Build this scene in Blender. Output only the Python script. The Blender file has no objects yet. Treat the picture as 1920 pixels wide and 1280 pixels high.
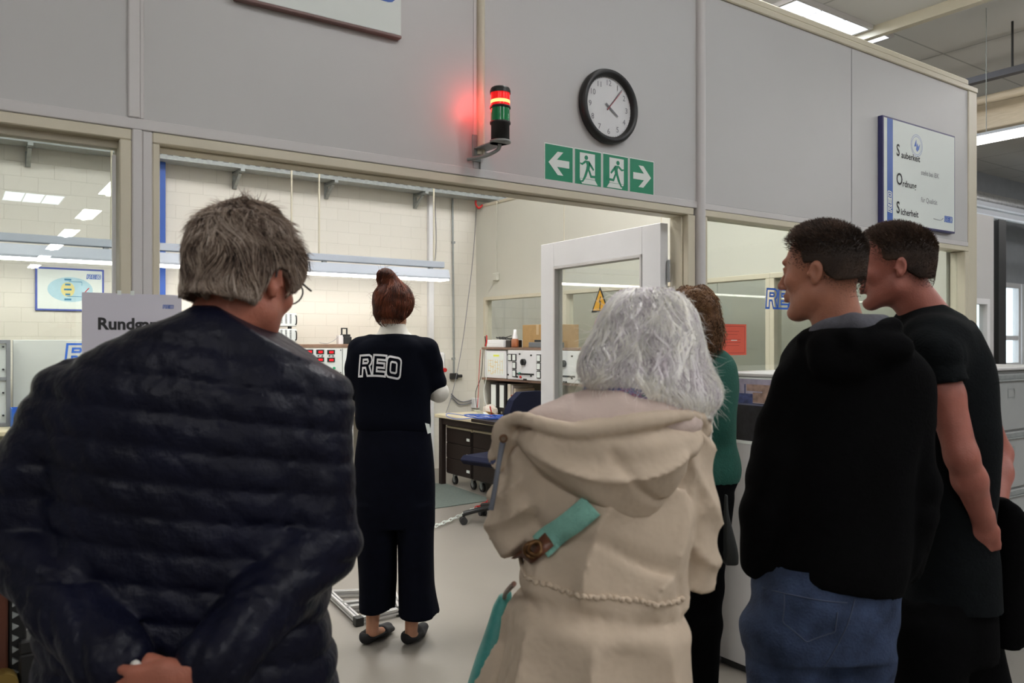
import bpy, math, random
import numpy as np
from mathutils import Vector, Matrix

random.seed(7)
rng = np.random.default_rng(11)
SC = bpy.context.scene
COL = SC.collection
PI = math.pi

# ------------------------------------------------------------------ camera
CAM_H = 1.45
YAW = math.radians(35.1)
FPX = 1500.0
HY = 642.0
FWD = Vector((math.sin(YAW), math.cos(YAW), 0))
RGT = Vector((math.cos(YAW), -math.sin(YAW), 0))
cam_data = bpy.data.cameras.new('camera')
cam = bpy.data.objects.new('camera', cam_data)
COL.objects.link(cam)
cam.location = (0, 0, CAM_H)
cam.rotation_euler = (PI / 2, 0, -YAW)
cam_data.sensor_width = 36.0
cam_data.lens = 36.0 * FPX / 1920.0
cam_data.shift_y = (HY - 640.0) / 1920.0
cam_data.clip_start = 0.05
cam_data.clip_end = 200
cam_data.dof.use_dof = True
cam_data.dof.focus_distance = 4.2
cam_data.dof.aperture_fstop = 6.0
SC.camera = cam

# ------------------------------------------------------------------ view and world
SC.view_settings.view_transform = 'Standard'
SC.view_settings.look = 'None'
SC.view_settings.gamma = 1.0
SC.view_settings.use_curve_mapping = False
SC.view_settings.exposure = 0.0
SC.cycles.use_denoising = True
SC.cycles.max_bounces = 8
SC.cycles.diffuse_bounces = 4
SC.cycles.glossy_bounces = 4
SC.cycles.transparent_max_bounces = 16
SC.cycles.sample_clamp_indirect = 6.0
SC.cycles.caustics_reflective = False
SC.cycles.caustics_refractive = False
world = bpy.data.worlds.new('world')
SC.world = world
world.use_nodes = True
world.node_tree.nodes['Background'].inputs[0].default_value = (0.80, 0.90, 1.0, 1)
world.node_tree.nodes['Background'].inputs[1].default_value = 2.6

HALL_LIGHT = 23.0       # ceiling fittings of the hall
SKYLIGHT = 9.0         # daylight domes in the hall ceiling
LAB_TUBE = 14.0        # pendant tubes over the lab benches


# ------------------------------------------------------------------ pixel helpers (points in the real place)
def ray(px, py):
    v = FWD + RGT * ((px - 960) / FPX)
    return Vector((v.x, v.y, (HY - py) / FPX))


CV = Vector((0, 0, CAM_H))


def onY(px, py, y):
    v = ray(px, py)
    return CV + v * (y / v.y)


def onX(px, py, x):
    v = ray(px, py)
    return CV + v * (x / v.x)


def onZ(px, py, z):
    v = ray(px, py)
    return CV + v * ((z - CAM_H) / v.z)


def atD(px, py, d):
    return CV + ray(px, py) * d


# ------------------------------------------------------------------ materials
def new_mat(name):
    m = bpy.data.materials.new(name)
    m.use_nodes = True
    return m, m.node_tree, m.node_tree.nodes['Principled BSDF']


def M(name, col, rough=0.5, metal=0.0, var=0.08, nscale=6.0, bump=0.0, bscale=60.0, coat=0.0, sheen=0.0,
      stretch=None, spec=0.5, trans=None, attr=None):
    """procedural material: base colour with a noise variation, optional bump"""
    m, nt, b = new_mat(name)
    N, L = nt.nodes, nt.links
    b.inputs['Roughness'].default_value = rough
    b.inputs['Metallic'].default_value = metal
    b.inputs['Specular IOR Level'].default_value = spec
    if coat:
        b.inputs['Coat Weight'].default_value = coat
    if sheen:
        b.inputs['Sheen Weight'].default_value = sheen
        b.inputs['Sheen Roughness'].default_value = 0.5
    tc = N.new('ShaderNodeTexCoord')
    mp = N.new('ShaderNodeMapping')
    L.new(tc.outputs['Object'], mp.inputs[0])
    if stretch:
        mp.inputs['Scale'].default_value = stretch
    n = N.new('ShaderNodeTexNoise')
    n.inputs['Scale'].default_value = nscale
    n.inputs['Detail'].default_value = 4
    L.new(mp.outputs[0], n.inputs['Vector'])
    cr = N.new('ShaderNodeValToRGB')
    lo = [max(0, c * (1 - var)) for c in col[:3]] + [1]
    hi = [min(1, c * (1 + var)) for c in col[:3]] + [1]
    cr.color_ramp.elements[0].position = 0.3
    cr.color_ramp.elements[1].position = 0.7
    cr.color_ramp.elements[0].color = lo
    cr.color_ramp.elements[1].color = hi
    L.new(n.outputs['Fac'], cr.inputs[0])
    L.new(cr.outputs[0], b.inputs['Base Color'])
    if bump:
        n2 = N.new('ShaderNodeTexNoise')
        n2.inputs['Scale'].default_value = bscale
        n2.inputs['Detail'].default_value = 3
        L.new(mp.outputs[0], n2.inputs['Vector'])
        bp = N.new('ShaderNodeBump')
        bp.inputs['Strength'].default_value = bump
        bp.inputs['Distance'].default_value = 0.01
        L.new(n2.outputs['Fac'], bp.inputs['Height'])
        L.new(bp.outputs[0], b.inputs['Normal'])
    return m


def emit_mat(name, col, strength):
    m = bpy.data.materials.new(name)
    m.use_nodes = True
    nt = m.node_tree
    nt.nodes.clear()
    e = nt.nodes.new('ShaderNodeEmission')
    e.inputs[0].default_value = (*col, 1)
    e.inputs[1].default_value = strength
    o = nt.nodes.new('ShaderNodeOutputMaterial')
    nt.links.new(e.outputs[0], o.inputs[0])
    return m


def glass_mat(name, tint=(0.86, 0.90, 0.88), refl=1.0):
    m = bpy.data.materials.new(name)
    m.use_nodes = True
    nt = m.node_tree
    nt.nodes.clear()
    N, L = nt.nodes, nt.links
    t = N.new('ShaderNodeBsdfTransparent')
    t.inputs[0].default_value = (*tint, 1)
    g = N.new('ShaderNodeBsdfGlossy')
    g.inputs['Roughness'].default_value = 0.0
    fr = N.new('ShaderNodeFresnel')
    geo = N.new('ShaderNodeNewGeometry')
    ior = N.new('ShaderNodeMapRange')          # same reflectance on the way in and on the way out of the thin pane
    ior.inputs['To Min'].default_value = 1.5
    ior.inputs['To Max'].default_value = 1 / 1.5
    L.new(geo.outputs['Backfacing'], ior.inputs['Value'])
    L.new(ior.outputs[0], fr.inputs[0])
    mu = N.new('ShaderNodeMath')
    mu.operation = 'MULTIPLY'
    mu.inputs[1].default_value = refl
    mu.use_clamp = True
    mx = N.new('ShaderNodeMixShader')
    o = N.new('ShaderNodeOutputMaterial')
    L.new(fr.outputs[0], mu.inputs[0])
    L.new(mu.outputs[0], mx.inputs[0])
    L.new(t.outputs[0], mx.inputs[1])
    L.new(g.outputs[0], mx.inputs[2])
    L.new(mx.outputs[0], o.inputs[0])
    return m


def brick_mat(name, c1, c2, cm):
    m, nt, b = new_mat(name)
    N, L = nt.nodes, nt.links
    b.inputs['Roughness'].default_value = 0.6
    tc = N.new('ShaderNodeTexCoord')
    sep = N.new('ShaderNodeSeparateXYZ')
    cmb = N.new('ShaderNodeCombineXYZ')
    L.new(tc.outputs['Object'], sep.inputs[0])
    L.new(sep.outputs['X'], cmb.inputs['X'])
    L.new(sep.outputs['Z'], cmb.inputs['Y'])
    br = N.new('ShaderNodeTexBrick')
    br.inputs['Scale'].default_value = 1.0
    br.inputs['Brick Width'].default_value = 0.25
    br.inputs['Row Height'].default_value = 0.125
    br.inputs['Mortar Size'].default_value = 0.0022
    br.inputs['Mortar Smooth'].default_value = 0.6
    br.inputs['Color1'].default_value = (*c1, 1)
    br.inputs['Color2'].default_value = (*c2, 1)
    br.inputs['Mortar'].default_value = (*cm, 1)
    L.new(cmb.outputs[0], br.inputs['Vector'])
    L.new(br.outputs['Color'], b.inputs['Base Color'])
    bp = N.new('ShaderNodeBump')
    bp.inputs['Strength'].default_value = 0.5
    bp.inputs['Distance'].default_value = 0.004
    bp.invert = True
    n = N.new('ShaderNodeTexNoise')
    n.inputs['Scale'].default_value = 25
    L.new(tc.outputs['Object'], n.inputs['Vector'])
    ad = N.new('ShaderNodeMath')
    ad.operation = 'MULTIPLY_ADD'
    ad.inputs[1].default_value = 0.25
    L.new(n.outputs['Fac'], ad.inputs[0])
    L.new(br.outputs['Fac'], ad.inputs[2])
    L.new(ad.outputs[0], bp.inputs['Height'])
    L.new(bp.outputs[0], b.inputs['Normal'])
    return m


def tile_mat(name, col, line, w, h):
    """suspended ceiling boards with thin joints"""
    m, nt, b = new_mat(name)
    N, L = nt.nodes, nt.links
    b.inputs['Roughness'].default_value = 0.8
    tc = N.new('ShaderNodeTexCoord')
    br = N.new('ShaderNodeTexBrick')
    br.offset = 0.0
    br.inputs['Scale'].default_value = 1.0
    br.inputs['Brick Width'].default_value = w
    br.inputs['Row Height'].default_value = h
    br.inputs['Mortar Size'].default_value = 0.012
    br.inputs['Color1'].default_value = (*col, 1)
    br.inputs['Color2'].default_value = (*[c * 0.94 for c in col], 1)
    br.inputs['Mortar'].default_value = (*line, 1)
    L.new(tc.outputs['Object'], br.inputs['Vector'])
    L.new(br.outputs['Color'], b.inputs['Base Color'])
    return m


MT = {}
MT['panel'] = M('partition_panel_grey', (0.53, 0.525, 0.515), 0.42, var=0.03, nscale=1.5)
MT['post'] = M('grey_white_profile', (0.60, 0.58, 0.57), 0.4, var=0.02)
MT['cream'] = M('cream_profile', (0.62, 0.57, 0.44), 0.4, var=0.03)
MT['bluewall'] = M('hall_wall_paint', (0.36, 0.38, 0.40), 0.7, var=0.05)
MT['brick'] = brick_mat('painted_brick', (0.74, 0.71, 0.63), (0.72, 0.69, 0.61), (0.62, 0.59, 0.51))
MT['floor'] = M('grey_resin_floor', (0.215, 0.197, 0.170), 0.34, var=0.05, nscale=1.2, bump=0.02, bscale=40)
MT['ceiling'] = tile_mat('ceiling_boards', (0.74, 0.73, 0.70), (0.45, 0.45, 0.43), 1.25, 2.5)
MT['inner'] = M('inner_partition', (0.62, 0.61, 0.53), 0.45, var=0.03, nscale=1.5)
MT['white'] = M('white_paint', (0.74, 0.74, 0.74), 0.4, var=0.02)
MT['doorwhite'] = M('door_white', (0.74, 0.74, 0.75), 0.35, var=0.02)
MT['blue'] = M('blue_steel_paint', (0.02, 0.09, 0.40), 0.4, var=0.06)
MT['logo'] = M('logo_blue', (0.03, 0.12, 0.50), 0.4, var=0.02)
MT['galv'] = M('galvanised_steel', (0.30, 0.32, 0.31), 0.5, 0.3, var=0.12, nscale=30)
MT['alu'] = M('aluminium', (0.62, 0.62, 0.62), 0.35, 0.7, var=0.04)
MT['chrome'] = M('chrome', (0.7, 0.7, 0.7), 0.15, 1.0, var=0.02)
MT['black'] = M('black_plastic', (0.012, 0.012, 0.012), 0.45, var=0.1)
MT['rubber'] = M('black_rubber', (0.015, 0.015, 0.015), 0.7, var=0.1)
MT['dark'] = M('dark_brown_laminate', (0.018, 0.011, 0.009), 0.4, var=0.15, nscale=12, stretch=(1, 1, 6))
MT['wood'] = M('brown_shelf_edge', (0.20, 0.12, 0.08), 0.5, var=0.15, nscale=18)
MT['benchtop'] = M('beige_bench_top', (0.62, 0.55, 0.38), 0.4, var=0.05, nscale=10)
MT['instr'] = M('instrument_front_grey', (0.56, 0.59, 0.58), 0.4, var=0.03)
MT['cardboard'] = M('cardboard', (0.40, 0.25, 0.10), 0.8, var=0.08, nscale=20)
MT['red'] = M('red_plastic', (0.55, 0.02, 0.02), 0.4, var=0.05)
MT['orange'] = M('orange_paint', (0.75, 0.13, 0.03), 0.5, var=0.05)
MT['green'] = M('sign_green', (0.01, 0.24, 0.12), 0.4, var=0.03)
MT['signwhite'] = M('sign_white', (0.75, 0.80, 0.76), 0.5, var=0.01)
MT['yellow'] = M('sign_yellow', (0.80, 0.42, 0.02), 0.4, var=0.02)
MT['text'] = M('print_black', (0.02, 0.02, 0.022), 0.6, var=0.02)
MT['textgrey'] = M('print_grey', (0.22, 0.22, 0.24), 0.6, var=0.02)
MT['glass'] = glass_mat('window_glass', (0.93, 0.955, 0.94), 1.25)
MT['clearglass'] = glass_mat('clear_glass', (0.97, 0.985, 0.975), 1.0)
MT['mat'] = M('green_floor_mat', (0.10, 0.125, 0.11), 0.8, var=0.12, nscale=40)
MT['cable_blue'] = M('blue_cable', (0.03, 0.12, 0.55), 0.4, var=0.1)
MT['bluebox'] = M('blue_box', (0.04, 0.15, 0.55), 0.45, var=0.06)
MT['cabgrey'] = M('filing_cabinet_grey', (0.34, 0.35, 0.34), 0.4, var=0.03)
MT['cabwhite'] = M('white_side_board', (0.56, 0.55, 0.54), 0.45, var=0.02)
MT['lampwhite'] = M('lamp_housing', (0.42, 0.46, 0.52), 0.35, var=0.02)
MT['tube'] = emit_mat('lab_tube_light', (1.0, 0.95, 0.88), LAB_TUBE)
MT['hallpanel'] = emit_mat('hall_light', (0.98, 0.98, 1.0), HALL_LIGHT)
MT['halltube'] = emit_mat('hall_tube', (1.0, 0.98, 0.96), 80.0)
MT['skylight'] = emit_mat('skylight_dome', (0.78, 0.88, 1.0), SKYLIGHT)
MT['led'] = emit_mat('red_digits', (1.0, 0.02, 0.03), 1.5)
MT['beige'] = M('beige_duct', (0.52, 0.44, 0.32), 0.6, var=0.08, nscale=8, stretch=(1, 1, 8))
MT['silverduct'] = M('foil_duct', (0.6, 0.6, 0.6), 0.3, 0.8, var=0.2, nscale=14, bump=0.6, bscale=20)


# ------------------------------------------------------------------ mesh building
class MB:
    def __init__(self):
        self.v = []
        self.f = []
        self.mi = []
        self.cur = 0
        self.smooth = set()

    def mat(self, i):
        self.cur = i
        return self

    def add(self, verts, faces, smooth=False):
        o = len(self.v)
        self.v += [tuple(p) for p in verts]
        for f in faces:
            if smooth:
                self.smooth.add(len(self.f))
            self.f.append(tuple(o + i for i in f))
            self.mi.append(self.cur)
        return self

    def box(self, a, b, bev=0.0, T=None):
        x0, x1 = sorted((a[0], b[0]))
        y0, y1 = sorted((a[1], b[1]))
        z0, z1 = sorted((a[2], b[2]))
        bev = min(bev, (x1 - x0) * .45, (y1 - y0) * .45, (z1 - z0) * .45)
        if bev <= 0:
            vs = [(x, y, z) for x in (x0, x1) for y in (y0, y1) for z in (z0, z1)]
            fs = [(0, 1, 3, 2), (4, 6, 7, 5), (0, 4, 5, 1), (2, 3, 7, 6), (0, 2, 6, 4), (1, 5, 7, 3)]
        else:
            c = [((x0 + x1) / 2), ((y0 + y1) / 2), ((z0 + z1) / 2)]
            h = [(x1 - x0) / 2, (y1 - y0) / 2, (z1 - z0) / 2]
            vs = []
            idx = {}
            for sx in (-1, 1):
                for sy in (-1, 1):
                    for sz in (-1, 1):
                        for k in range(3):
                            s = [sx, sy, sz]
                            p = [c[i] + s[i] * (h[i] - (0 if i == k else bev)) for i in range(3)]
                            idx[(sx, sy, sz, k)] = len(vs)
                            vs.append(tuple(p))
            fs = []
            for k in range(3):
                a1, a2 = [(1, 2), (2, 0), (0, 1)][k]
                for s in (-1, 1):
                    q = []
                    for (p, r) in ((-1, -1), (1, -1), (1, 1), (-1, 1)):
                        t = [0, 0, 0]
                        t[k] = s
                        t[a1] = p
                        t[a2] = r
                        q.append(idx[(*t, k)])
                    fs.append(tuple(q if s > 0 else q[::-1]))
            for k in range(3):
                a1, a2 = [(1, 2), (2, 0), (0, 1)][k]
                for p in (-1, 1):
                    for r in (-1, 1):
                        t0 = [0, 0, 0]
                        t1 = [0, 0, 0]
                        t0[k] = -1
                        t1[k] = 1
                        for t in (t0, t1):
                            t[a1] = p
                            t[a2] = r
                        q = [idx[(*t0, a1)], idx[(*t1, a1)], idx[(*t1, a2)], idx[(*t0, a2)]]
                        fs.append(tuple(q if p * r < 0 else q[::-1]))
            for sx in (-1, 1):
                for sy in (-1, 1):
                    for sz in (-1, 1):
                        q = [idx[(sx, sy, sz, k)] for k in range(3)]
                        fs.append(tuple(q if sx * sy * sz > 0 else q[::-1]))
        if T is not None:
            vs = [tuple(T @ Vector(p)) for p in vs]
        return self.add(vs, fs)

    def cyl(self, a, b, r, r2=None, n=16, caps=True, smooth=True):
        a, b = Vector(a), Vector(b)
        r2 = r if r2 is None else r2
        d = (b - a).normalized()
        u = d.orthogonal().normalized()
        w = d.cross(u)
        vs = []
        for c, rr in ((a, r), (b, r2)):
            for i in range(n):
                t = 2 * PI * i / n
                vs.append(c + (u * math.cos(t) + w * math.sin(t)) * rr)
        self.add(vs, [(i, (i + 1) % n, n + (i + 1) % n, n + i) for i in range(n)], smooth)
        if caps:
            self.add(vs, [tuple(range(n))[::-1], tuple(range(n, 2 * n))])
        return self

    def tube(self, pts, r, n=6, closed=False):
        pts = [Vector(p) for p in pts]
        if not closed and len(pts) > 2:
            pts = catmull(pts, 5)
        m = len(pts)
        vs = []
        u = None
        for i, p in enumerate(pts):
            if closed:
                t = (pts[(i + 1) % m] - pts[i - 1])
            else:
                t = pts[min(i + 1, m - 1)] - pts[max(i - 1, 0)]
            t = t.normalized() if t.length > 1e-9 else Vector((0, 0, 1))
            u = (t.orthogonal() if u is None else (u - t * u.dot(t)))
            u = u.normalized() if u.length > 1e-6 else t.orthogonal().normalized()
            w = t.cross(u)
            rr = r(i / max(1, m - 1)) if callable(r) else r
            for k in range(n):
                an = 2 * PI * k / n
                vs.append(p + (u * math.cos(an) + w * math.sin(an)) * rr)
        fs = []
        for i in range(m if closed else m - 1):
            j = (i + 1) % m
            for k in range(n):
                fs.append((i * n + k, i * n + (k + 1) % n, j * n + (k + 1) % n, j * n + k))
        self.add(vs, fs, True)
        if not closed:
            self.add(vs[:n], [tuple(range(n))[::-1]])
            self.add(vs[-n:], [tuple(range(n))])
        return self

    def prism(self, poly, o, ux, uy, d):
        """polygon (2D list) in the plane o + x*ux + y*uy, pushed out by vector d"""
        o, ux, uy, d = Vector(o), Vector(ux), Vector(uy), Vector(d)
        n = len(poly)
        vs = [o + ux * p[0] + uy * p[1] for p in poly] + [o + ux * p[0] + uy * p[1] + d for p in poly]
        self.add(vs, [tuple(range(n))[::-1], tuple(range(n, 2 * n))] +
                 [(i, (i + 1) % n, n + (i + 1) % n, n + i) for i in range(n)])
        return self

    def lathe(self, prof, c, axis=(0, 0, 1), n=24):
        c = Vector(c)
        ax = Vector(axis).normalized()
        u = ax.orthogonal().normalized()
        w = ax.cross(u)
        vs = []
        for (r, z) in prof:
            for i in range(n):
                t = 2 * PI * i / n
                vs.append(c + ax * z + (u * math.cos(t) + w * math.sin(t)) * r)
        fs = []
        for j in range(len(prof) - 1):
            for i in range(n):
                fs.append((j * n + i, j * n + (i + 1) % n, (j + 1) * n + (i + 1) % n, (j + 1) * n + i))
        self.add(vs, fs, True)
        return self

    def sphere(self, c, r, n=14, m=9):
        rr = r if hasattr(r, '__len__') else (r, r, r)
        vs = []
        for j in range(m + 1):
            ph = -PI / 2 + PI * j / m
            for i in range(n):
                t = 2 * PI * i / n
                vs.append((c[0] + rr[0] * math.cos(ph) * math.cos(t), c[1] + rr[1] * math.cos(ph) * math.sin(t),
                           c[2] + rr[2] * math.sin(ph)))
        fs = [(j * n + i, j * n + (i + 1) % n, (j + 1) * n + (i + 1) % n, (j + 1) * n + i) for j in range(m) for i in
              range(n)]
        return self.add(vs, fs, True)

    def build(self, name, mats, parent=None, origin=None):
        me = bpy.data.meshes.new(name)
        if not isinstance(mats, (list, tuple)):
            mats = [mats]
        vs = self.v
        if origin is not None:
            vs = [(p[0] - origin[0], p[1] - origin[1], p[2] - origin[2]) for p in vs]
        me.from_pydata(vs, [], self.f)
        for m in mats:
            me.materials.append(MT[m] if isinstance(m, str) else m)
        me.polygons.foreach_set('material_index', [min(i, len(mats) - 1) for i in self.mi])
        me.polygons.foreach_set('use_smooth', [i in self.smooth for i in range(len(self.f))])
        me.validate()
        me.update()
        o = bpy.data.objects.new(name, me)
        COL.objects.link(o)
        if origin is not None:
            o.location = origin
        if parent is not None:
            o.parent = parent
            if origin is None and parent.location.length > 0 or parent.rotation_euler.z:
                pass
        return o


def catmull(P, k=5):
    out = []
    n = len(P)
    for i in range(n - 1):
        p0 = P[max(i - 1, 0)]
        p1, p2 = P[i], P[i + 1]
        p3 = P[min(i + 2, n - 1)]
        for s in range(k):
            t = s / k
            out.append(0.5 * ((2 * p1) + (p2 - p0) * t + (2 * p0 - 5 * p1 + 4 * p2 - p3) * t * t +
                              (3 * p1 - p0 - 3 * p2 + p3) * t ** 3))
    out.append(P[-1])
    return out


def tag(o, label=None, cat=None, group=None, kind=None):
    if label:
        o['label'] = label
    if cat:
        o['category'] = cat
    if group:
        o['group'] = group
    if kind:
        o['kind'] = kind
    return o


def empty(name, loc, label, cat, group=None, rz=0.0):
    o = bpy.data.objects.new(name, None)
    o.empty_display_size = 0.1
    COL.objects.link(o)
    o.location = loc
    o.rotation_euler = (0, 0, rz)
    bpy.context.view_layer.update()
    return tag(o, label, cat, group)


def part(name, mb, mats, parent):
    """mesh given in world coordinates, hung under parent without moving it"""
    o = mb.build(name, mats)
    o.parent = parent
    W = Matrix.Identity(4)
    q = parent
    chain = []
    while q is not None:
        chain.append(q)
        q = q.parent
    for q in reversed(chain):
        W = W @ q.matrix_parent_inverse @ Matrix.LocRotScale(q.location, q.rotation_euler, q.scale)
    o.matrix_parent_inverse = W.inverted()
    return o


def struct(name, mb, mats, label=None, parent=None):
    o = mb.build(name, mats) if parent is None else part(name, mb, mats, parent)
    if parent is None:
        o['kind'] = 'structure'
        if label:
            o['label'] = label
    return o


def flat_obj(name, mb, mats, label, cat, group=None):
    """one-mesh thing with its origin in the middle of its underside"""
    xs = [p[0] for p in mb.v]
    ys = [p[1] for p in mb.v]
    zs = [p[2] for p in mb.v]
    o = mb.build(name, mats, origin=((min(xs) + max(xs)) / 2, (min(ys) + max(ys)) / 2, min(zs)))
    return tag(o, label, cat, group)


def copy_tree(o, parent=None):
    c = o.copy()
    COL.objects.link(c)
    if parent is not None:
        c.parent = parent
        c.matrix_parent_inverse = o.matrix_parent_inverse.copy()
    for ch in list(o.children):
        copy_tree(ch, c)
    return c


_font = {}


def text_mb(s, size, o, ux, uy, depth=0.001, mb=None, bold=0.0, sx=1.0):
    """writing laid out from corner o along ux with height direction uy"""
    cu = bpy.data.curves.new('t', 'FONT')
    cu.body = s
    cu.size = size
    cu.extrude = 0
    cu.offset = bold
    cu.resolution_u = 3
    ob = bpy.data.objects.new('t', cu)
    COL.objects.link(ob)
    dg = bpy.context.evaluated_depsgraph_get()
    me = bpy.data.meshes.new_from_object(ob.evaluated_get(dg))
    ux, uy = Vector(ux).normalized(), Vector(uy).normalized()
    nz = ux.cross(uy)
    o = Vector(o)
    vs = [o + ux * v.co.x * sx + uy * v.co.y + nz * depth for v in me.vertices]
    mb = mb or MB()
    mb.add(vs, [tuple(p.vertices) for p in me.polygons])
    bpy.data.objects.remove(ob)
    bpy.data.curves.remove(cu)
    bpy.data.meshes.remove(me)
    return mb


def ribbon(pts, w, closed=True):
    """2D stroked line -> quads (list of 2D verts, faces)"""
    P = [np.array(p, float) for p in pts]
    n = len(P)
    L, R_ = [], []
    for i in range(n):
        a = P[i - 1] if (closed or i > 0) else P[i]
        b = P[(i + 1) % n] if (closed or i < n - 1) else P[i]
        d1 = P[i] - a
        d2 = b - P[i]
        if np.hypot(*d1) < 1e-9:
            d1 = d2
        if np.hypot(*d2) < 1e-9:
            d2 = d1
        d1 = d1 / np.hypot(*d1)
        d2 = d2 / np.hypot(*d2)
        n1 = np.array([-d1[1], d1[0]])
        n2 = np.array([-d2[1], d2[0]])
        m = n1 + n2
        m = m / max(1e-6, np.hypot(*m))
        k = w / 2 / max(0.45, float(m @ n1))
        L.append(P[i] + m * k)
        R_.append(P[i] - m * k)
    vs = L + R_
    fs = []
    for i in range(n if closed else n - 1):
        j = (i + 1) % n
        fs.append((i, j, n + j, n + i))
    return vs, fs


def rrect(x0, y0, x1, y1, r):
    out = []
    for cx, cy, a0 in ((x1 - r, y1 - r, 0), (x0 + r, y1 - r, 90), (x0 + r, y0 + r, 180), (x1 - r, y0 + r, 270)):
        for k in range(4):
            t = math.radians(a0 + 30 * k)
            out.append((cx + r * math.cos(t), cy + r * math.sin(t)))
    return out


def logo_shapes():
    """the three outlined letters in a box about 2.9 wide and 1 high"""
    R1 = [(0, 0), (0, 1), (.66, 1), (.82, .92), (.88, .75), (.84, .58), (.72, .47), (.95, 0), (.62, 0), (.45, .40),
          (.26, .40), (.26, 0)]
    R2 = [(.26, .62), (.26, .79), (.56, .79), (.61, .70), (.56, .62)]
    E1 = [(0, 0), (0, 1), (.88, 1), (.88, .78), (.27, .78), (.27, .62), (.78, .62), (.78, .40), (.27, .40), (.27, .22),
          (.88, .22), (.88, 0)]
    O1 = rrect(0, 0, .95, 1, .2)
    O2 = rrect(.27, .24, .68, .76, .1)
    out = []
    for sh, ox in ((R1, 0), (R2, 0), (E1, .98), (O1, 1.92), (O2, 1.92)):
        out.append([(x + ox + 0.10 * y, y) for x, y in sh])
    return out


def logo_mb(o, ux, uy, h, depth=0.001, w=0.085, mb=None, warp=None):
    mb = mb or MB()
    ux, uy = Vector(ux).normalized(), Vector(uy).normalized()
    nz = ux.cross(uy)
    o = Vector(o)
    for sh in logo_shapes():
        vs, fs = ribbon(sh, w)
        pts = [o + ux * (p[0] * h) + uy * (p[1] * h) + nz * depth for p in vs]
        if warp:
            pts = [warp(p) for p in pts]
        mb.add(pts, fs)
    return mb
# ================================================================== the setting
D = 2.442          # front face of the lab partition
BK = 8.03          # painted brick back wall
XR = 5.12          # inner face of the lab's right partition
ZT = 3.036         # top of the partition
ZH = 2.015         # underside of the door header
UX, UY, UZ = Vector((1, 0, 0)), Vector((0, 1, 0)), Vector((0, 0, 1))


def bx(mb, x0, x1, y0, y1, z0, z1, bev=0.0):
    return mb.box((x0, y0, z0), (x1, y1, z1), bev)


struct('floor', bx(MB(), -8, 24, -44, 8.03, -0.1, 0), 'floor')
# hall ceiling
struct('ceiling', bx(MB(), -8, 24, -44, 8.03, 5.0, 5.15), 'ceiling')
struct('wall_back', bx(MB(), -8, 16.6, BK, BK + .25, 0, 5.0), 'brick')
m = bx(MB(), 16.6, 24, BK, BK + .25, 2.75, 5.0)
bx(m, 16.6, 24, BK, BK + .25, 0, .9)
bx(m, 16.6, 17.2, BK, BK + .25, .9, 2.75)
struct('wall_back_far', m, 'bluewall')
struct('wall_left', bx(MB(), -8.25, -8, -44, 8.03, 0, 5.0), 'bluewall')
struct('wall_right', bx(MB(), 24, 24.25, -44, 8.28, 0, 5.0), 'bluewall')
struct('wall_rear', bx(MB(), -8.25, 24.25, -44.25, -44, 0, 5.0), 'bluewall')

# far hall windows (white frames, daylight behind)
for k in range(3):
    x0 = 17.2 + k * 2.26
    mm = MB()
    w = .11
    bx(mm, x0, x0 + 2.2, BK - .02, BK + .1, .9, .9 + w)
    bx(mm, x0, x0 + 2.2, BK - .02, BK + .1, 2.75 - w, 2.75)
    for xx in (x0, x0 + 1.05, x0 + 2.2 - w):
        bx(mm, xx, xx + w, BK - .02, BK + .1, .9 + w, 2.75 - w)
    bx(mm, x0 + w, x0 + 2.2 - w, BK - .01, BK + .09, 1.50, 1.60)
    o = struct('window_%d' % (k + 3), mm, 'white')
    part('pane', bx(MB(), x0 + w, x0 + 2.2 - w, BK + .03, BK + .04, .9 + w, 2.75 - w), 'clearglass', o)

# ---- front partition: panels above the header, each board its own panel with a fine joint
joints = [-3.2, -1.9, -.73, .43, 1.574, 2.735, 3.924, 5.21]
mm = MB()
for a, b in zip(joints[:-1], joints[1:]):
    bx(mm, a + .003, b - .003, D, D + .08, 2.075, ZT - .02, .002)
struct('wall_front', mm, 'panel', 'grey partition boards above the lab opening')
mm = MB()
for a, b in ((-3.2, -1.9), (-1.9, -.73), (-.73, .40)):
    bx(mm, a + .003, b - .003, D, D + .08, .06, .90, .002)
struct('wall_front_lower', mm, 'panel', 'grey partition boards below the left window')
mm = MB()
bx(mm, 2.77, 3.92, D, D + .08, .06, 1.0, .002)
bx(mm, 3.926, 5.2, D, D + .08, .06, 1.0, .002)
struct('wall_front_lower_right', mm, 'panel', 'grey partition boards below the right window')
mm = MB()
bx(mm, -3.2, .41, D - .004, D + .084, 0, .06)
bx(mm, 2.77, 5.28, D - .004, D + .084, 0, .06)
struct('baseboard_front', mm, 'post')

# top cap of the partition
mm = MB()
bx(mm, -3.2, 5.29, D - .012, D + .092, ZT - .02, ZT + .012, .004)
bx(mm, -3.2, 5.20, D + .0, D + .075, ZT + .012, ZT + .055, .01)
struct('trim_1', mm, 'cream', 'cream capping strip along the top of the partition')
# flat strip above the header
mm = MB()
bx(mm, -3.2, 2.735, D - .006, D + .086, 2.047, 2.078, .002)
bx(mm, 2.76, 5.2, D - .004, D + .084, 2.047, 2.075, .002)
struct('trim_2', mm, 'post')
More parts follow.
